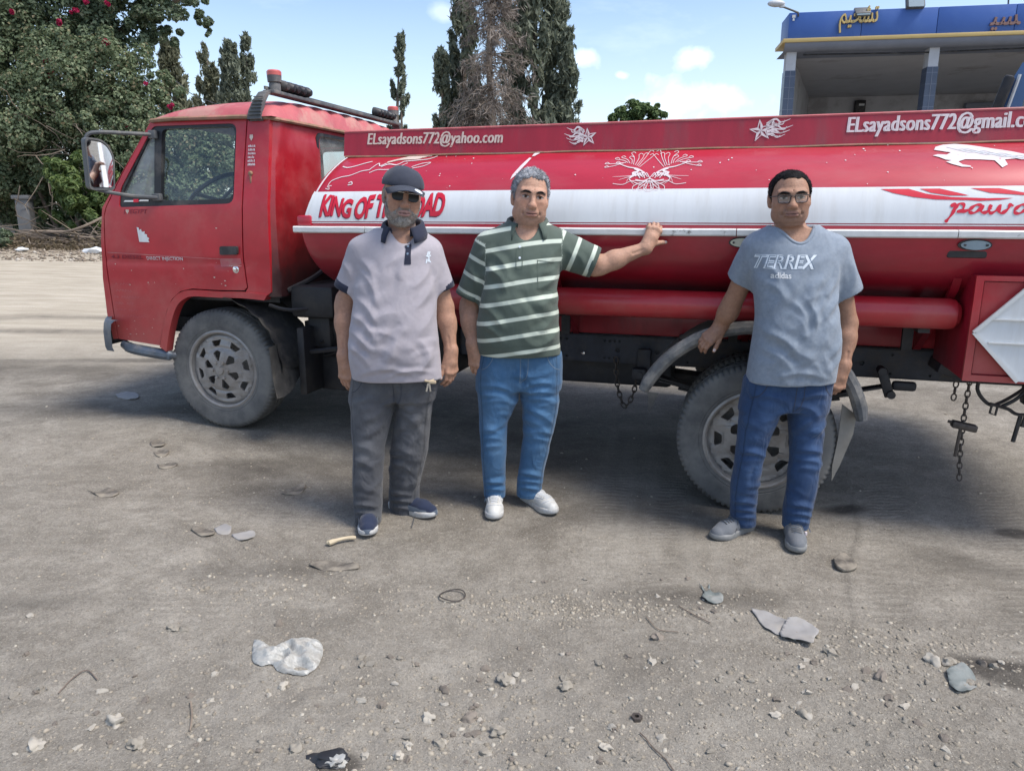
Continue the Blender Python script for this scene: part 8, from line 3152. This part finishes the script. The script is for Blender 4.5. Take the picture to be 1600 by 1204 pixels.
bulge('plastic_bag', 'crumpled white plastic bag lying on the dirt at lower left', [(397, 1000), (410, 1005), (428, 1012), (450, 1004), (480, 998), (500, 1005), (505, 1018), (498, 1040), (480, 1055), (455, 1054), (435, 1050), (425, 1040), (408, 1042), (394, 1030)], M['bag'], .028, 3)
sheet('plastic_sheet', 'flat grey plastic sheet nearer the right man, left one of the overlapping pair', 'scrap', [(1173, 955), (1195, 957), (1222, 968), (1236, 974), (1226, 985), (1218, 994), (1204, 988), (1192, 980)], M['sheet'], .012, seed=2)
sheet('plastic_sheet', 'flat pale plastic sheet with a pebble on it, right one of the overlapping pair', 'scrap', [(1230, 974), (1250, 975), (1278, 990), (1272, 1002), (1268, 1014), (1245, 1006), (1220, 998), (1222, 985)], M['sheet'], .016, seed=5, base=.012)
for i, (pts, lab) in enumerate((
        ([(136, 767), (150, 772), (168, 764), (186, 770), (180, 776), (165, 778), (150, 775)], 'curled dark rubber scrap on the dirt left of the bearded man, alone at far left'),
        ([(440, 771), (455, 763), (478, 759), (472, 770), (462, 773), (450, 773)], 'dark rubber scrap lying between the front wheel and the bearded man'),
        ([(483, 884), (500, 878), (530, 879), (556, 882), (560, 889), (535, 890), (505, 890)], 'long flat dark scrap just in front of the bearded man\'s shoes'),
        ([(298, 828), (315, 825), (335, 830), (332, 837), (315, 838)], 'flat brown scrap with a curved edge beside two others left of the bone'),
        ([(335, 826), (350, 818), (362, 825), (358, 834), (342, 834)], 'rounded grey scrap in the middle of three left of the bone'),
        ([(362, 838), (380, 834), (398, 831), (396, 841), (378, 846)], 'folded grey scrap rightmost of three left of the bone'),
        ([(240, 708), (250, 704), (265, 706), (258, 713), (246, 714)], 'dark oval scrap by the front wheel, lower one'),
        ([(234, 694), (245, 689), (258, 692), (254, 699), (240, 699)], 'grey oval scrap by the front wheel, upper one'),
        ([(246, 727), (262, 724), (278, 727), (265, 732), (250, 733)], 'flat oval scrap nearest the camera of three by the front wheel'),
        ([(181, 618), (198, 614), (214, 615), (216, 624), (200, 625), (186, 622)], 'flattened pale bottle scrap on the ground left of the front wheel'))):
    sheet('rubber_scrap' if i < 9 else 'bottle_scrap', lab, 'scrap', pts, M['scrap'] if i not in (4, 5, 9) else M['sheet'], .012, .005, .006, seed=i * 3 + 1)
sheet('torn_scrap', 'grey green torn scrap with a hooked tip on the rubble below the right man', 'scrap', [(1092, 915), (1104, 924), (1108, 914), (1112, 926), (1126, 932), (1130, 942), (1118, 946), (1106, 943), (1096, 936), (1100, 928)], M['green_scrap'], .03, .003, .012, seed=8)
sheet('clear_scrap', 'torn translucent plastic scrap among stones at lower right', 'scrap', [(1478, 1052), (1500, 1044), (1520, 1056), (1526, 1074), (1505, 1086), (1486, 1078)], M['green_scrap'], .02, .002, .012, seed=11)
sheet('dark_slab', 'dark brown flat stone on the dirt right of the right man', 'stone', [(1302, 876), (1318, 869), (1332, 880), (1338, 890), (1320, 895), (1306, 890)], M['scrap'], .006, .014, .008, seed=15, base=.018)
p = gp(520, 1192)
t = empty('foil_ball', (p[0], p[1], gz(*p)), 0, 'crumpled white foil lying on a black oily patch at the bottom edge', 'litter')
MB().ball((.012, -.008, .012), (.026, .018, .016), 3, .8, 4).build('foil', M['bag'], t)
MB().ball((-.012, .010, .006), (.05, .032, .012), 3, .7, 9).build('burnt_lump', M['black'], t)
# bone
a, b = gp(514, 852), gp(556, 844)
bo = MB()
pts = [(a[0] + (b[0] - a[0]) * u, a[1] + (b[1] - a[1]) * u + .008 * math.sin(u * 3), gz(*a) + .016 + .006 * math.sin(u * 3)) for u in [0, .12, .3, .5, .7, .9, 1.0]]
bo.tube(pts, [.012, .013, .0085, .0075, .0085, .010, .007], 8)
bo.ball((pts[0][0] - .003, pts[0][1] + .006, pts[0][2]), (.011, .010, .011), 2)
tag(bo.build('bone', M['bone']), 'cream coloured bone lying against the bearded man\'s front shoe', 'bone')
# wire ring, twigs
c = gp(707, 931)
rr = [(c[0] + .052 * math.cos(t), c[1] + .045 * math.sin(t), gz(c[0], c[1]) + .008 + .004 * math.sin(t * 2)) for t in [2 * math.pi * i / 28 for i in range(29)]]
tag(MB().tube(rr, .0028, 5, False).build('wire_ring', M['chain']), 'thin wire ring lying on the dirt between the left and middle men', 'ring')
for i, (pp, r_, lab) in enumerate((
        ([(1000, 1144), (1020, 1166), (1040, 1188), (1052, 1204)], .0022, 'long dark curved stem at the bottom centre right'),
        ([(298, 1098), (300, 1120), (297, 1143)], .0028, 'upright brown twig with a knob at lower left'),
        ([(92, 1085), (110, 1065), (135, 1048), (152, 1062)], .0022, 'forked thin twig on the dirt at far lower left'),
        ([(1010, 965), (1018, 975), (1030, 985), (1060, 990)], .002, 'thin dry stem below the torn scrap'),
        ([(1060, 948), (1080, 960), (1110, 975)], .0022, 'brown curved stem right of the rubble line'))):
    q = [gp(*z_) for z_ in pp]
    pts = spline([(x, y) for x, y in q], 4)
    tag(MB().tube([(x, y, gz(x, y) + .006) for x, y in pts], r_, 5).build('twig', M['twig'] if i % 2 else M['bark']), lab, 'twig')
c = gp(995, 1120)
nt_ = MB().lathe([(.008, 0), (.018, 0), (.018, .012), (.008, .012), (.008, 0)], (c[0], c[1], gz(*c)), 'Z', 6)
tag(nt_.build('hex_nut', M['chain']), 'dark rusty nut half sunk in the dirt at lower right', 'nut')

# loose stones that can be told apart
rg = random.Random(33)
named = [(669, 1122, 10, 'pale_stone', 'whitest stone of the rubble patch at the bottom centre'), (777, 1142, 11, 'stone', 'rounded grey stone at the middle of the rubble patch'), (885, 1072, 9, 'stone', 'flat round pebble right above the rubble patch'),
         (735, 1118, 11, 'brown_stone', 'dark brown stone behind the whitest one in the rubble patch'), (790, 1060, 13, 'stone', 'broad stone at the upper edge of the rubble patch'), (688, 1160, 10, 'stone', 'tilted grey stone on the left of the rubble patch'),
         (760, 1174, 10, 'stone', 'grey stone at the lowest point of the rubble patch'), (622, 1182, 9, 'pale_stone', 'pale angular stone left of the rubble patch'), (637, 1163, 8, 'pale_stone', 'pale stone just above the angular one left of the rubble patch'),
         (1027, 996, 9, 'brown_stone', 'small brown stone on the bare dirt right of centre'), (946, 1165, 9, 'pale_stone', 'pale stone alone right of the rubble patch'), (270, 982, 8, 'stone', 'single grey stone on smooth dirt at lower left'),
         (180, 1130, 11, 'pale_stone', 'pale knobbly stone by the wire loops at lower left'), (213, 1165, 11, 'stone', 'oval grey stone near the bottom left'), (57, 1167, 10, 'pale_stone', 'pale round stone closest to the left bottom corner'),
         (462, 1170, 10, 'stone', 'grey double stone at the lower middle left'), (442, 1073, 8, 'pale_stone', 'small pale stone below the white bag'), (1376, 1060, 9, 'brown_stone', 'brown cracked stone on the dirt at lower right'),
         (1457, 1034, 10, 'pale_stone', 'pale stone leftmost of the pair above the clear scrap'), (1480, 1036, 9, 'stone', 'grey stone rightmost of the pair above the clear scrap'), (1258, 1115, 9, 'stone', 'upright grey stone below the plastic sheets'),
         (1212, 1118, 7, 'pale_stone', 'small pale stone left of the upright one below the plastic sheets'), (1298, 1022, 9, 'stone', 'stone at the end of the plastic sheets'), (1245, 993, 5, 'stone', 'pebble lying on the pale plastic sheet')]
for px, py, r_, mm, lab in named:
    x, y = gp(px, py)
    r = r_ * math.hypot(x, y + .4) / 1150 * .95
    s_ = MB().ball((0, 0, 0), (r * rg.uniform(.9, 1.35), r * rg.uniform(.75, 1.05), r * rg.uniform(.6, .85)), 3, .75, rg.random() * 50).build('stone', M[mm], None, True, 50)
    s_.location = (x, y, gz(x, y) + r * .12)
    s_.rotation_euler = (rg.uniform(-.3, .3), rg.uniform(-.3, .3), rg.uniform(0, 6))
    tag(s_, lab, 'stone')
protos = [MB().ball((0, 0, 0), (1, rg.uniform(.7, 1), rg.uniform(.5, .8)), 2, .9, k * 7.7).build('stone', M[('stone', 'pale_stone', 'brown_stone')[k % 3]], None, True, 50) for k in range(6)]
regions = [('grey pebble scattered in the rubble patch at the bottom centre', 'pebbles in the bottom rubble patch', (560, 1010, 1040, 1200), 60, (3.5, 8)),
           ('pebble scattered over the bare dirt at the lower left', 'pebbles on the dirt at lower left', (10, 960, 520, 1195), 32, (3, 6.5)),
           ('pebble scattered over the dirt at the lower right', 'pebbles on the dirt at lower right', (1060, 1020, 1590, 1195), 46, (3, 7)),
           ('small stone in the thin line of rubble before the right man', 'stones in the rubble line', (830, 880, 1180, 960), 22, (2.5, 5))]
used = 0
for lab, grp, bx, n, (a, b) in regions:
    for k in range(n):
        px, py = rg.uniform(bx[0], bx[2]), rg.uniform(bx[1], bx[3])
        x, y = gp(px, py)
        r = rg.uniform(a, b) * math.hypot(x, y + .4) / 1150
        s_ = protos[used] if used < 6 else protos[rg.randrange(6)].copy()
        if used >= 6:
            COL.objects.link(s_)
        used += 1
        s_.scale = (r * rg.uniform(.8, 1.3), r, r * rg.uniform(.7, 1.1))
        s_.location = (x, y, gz(x, y) + r * .05)
        s_.rotation_euler = (rg.uniform(-.4, .4), rg.uniform(-.4, .4), rg.uniform(0, 6.3))
        tag(s_, lab, 'stone', grp)


# fine gravel and crumbs of dirt
def gravel(n, cx, cy, sx, sy, smin, smax, seed):
    g = np.random.default_rng(seed)
    ico = [(0, 0, 1), (.89, 0, .45), (.28, .85, .45), (-.72, .53, .45), (-.72, -.53, .45), (.28, -.85, .45), (.72, .53, -.45), (-.28, .85, -.45), (-.89, 0, -.45), (-.28, -.85, -.45), (.72, -.53, -.45), (0, 0, -1)]
    fc_ = [(0, 1, 2), (0, 2, 3), (0, 3, 4), (0, 4, 5), (0, 5, 1), (1, 6, 2), (2, 7, 3), (3, 8, 4), (4, 9, 5), (5, 10, 1), (6, 7, 2), (7, 8, 3), (8, 9, 4), (9, 10, 5), (10, 6, 1)]
    x = g.normal(cx, sx, n) if sx > 0 else g.uniform(cx + sx, cx - sx, n)
    y = g.normal(cy, sy, n) if sy > 0 else g.uniform(cy + sy, cy - sy, n)
    ok = (y > 1.35) & (y < 9)
    x, y = x[ok], y[ok]
    n = len(x)
    s = smin * (smax / smin) ** (g.random(n) ** 2.2)
    B = np.array(ico)[None] * (1 + g.normal(0, .22, (n, 12, 1)))
    ang = g.uniform(0, 6.3, n)
    c, q = np.cos(ang)[:, None], np.sin(ang)[:, None]
    X = (B[:, :, 0] * c - B[:, :, 1] * q * .75) * s[:, None]
    Y = (B[:, :, 0] * q + B[:, :, 1] * c * .75) * s[:, None]
    Z = B[:, :, 2] * s[:, None] * .62
    gz_ = ground_height(x, y)
    V = np.stack([X + x[:, None], Y + y[:, None], Z + (gz_ - s * .10)[:, None]], -1).reshape(-1, 3)
    F_ = (np.arange(n)[:, None, None] * 12 + np.array(fc_)[None]).reshape(-1, 3)
    return V, F_


parts_ = [gravel(4200, .05, 1.80, .75, .26, .0018, .013, 1), gravel(6500, .05, 1.95, .95, .40, .0012, .006, 11), gravel(1300, -1.2, 2.0, .55, .4, .0016, .010, 2), gravel(2100, 1.3, 2.0, .55, .35, .0018, .011, 3),
          gravel(1500, .25, 2.62, .35, .07, .002, .012, 4), gravel(900, 1.35, 2.35, .30, .10, .002, .012, 5), gravel(1500, 0, 2.9, -3.0, -1.4, .0018, .009, 6), gravel(500, -.95, 2.75, .3, .12, .002, .012, 7),
          gravel(600, 0, 5.0, -4.5, -2.4, .003, .014, 8), gravel(900, -2, 3.6, .8, .5, .002, .010, 9)]
o_, Vs, Fs = 0, [], []
for V, F_ in parts_:
    Vs.append(V)
    Fs.append(F_ + o_)
    o_ += len(V)
tag(fast_obj('gravel', np.concatenate(Vs), np.concatenate(Fs), M['gravel']), 'fine gravel and crumbs strewn over the yard', kind='stuff')
# rubble strip at the foot of the hedge
g = np.random.default_rng(77)
V, F_ = gravel(0, 0, 0, 1, 1, .01, .02, 1) if False else (None, None)
n = 900
px_ = g.uniform(-30, 190, n)
xx, yy = [], []
for q in px_:
    yv = g.uniform(14.2, 17.3)
    xx.append((q - 800) / 1150 * (yv + .3))
    yy.append(yv)
xx, yy = np.array(xx), np.array(yy)
s = g.uniform(.015, .06, n) * (g.random(n) ** 1.5 + .25)
ico = np.array([(0, 0, 1), (.9, .2, .1), (-.2, .9, .0), (-.9, -.2, .1), (.2, -.9, 0), (0, 0, -1)])
B = ico[None] * (1 + g.normal(0, .25, (n, 6, 1))) * s[:, None, None]
V = np.stack([B[:, :, 0] + xx[:, None], B[:, :, 1] + yy[:, None], B[:, :, 2] * .6 + terrain(xx, yy)[:, None] + (s * .2)[:, None]], -1).reshape(-1, 3)
F_ = (np.arange(n)[:, None, None] * 6 + np.array([(0, 1, 2), (0, 2, 3), (0, 3, 4), (0, 4, 1), (5, 2, 1), (5, 3, 2), (5, 4, 3), (5, 1, 4)])[None]).reshape(-1, 3)
tag(fast_obj('rubble', V, F_, M['rubble']), 'broken rubble and scraps along the foot of the hedge', kind='stuff')
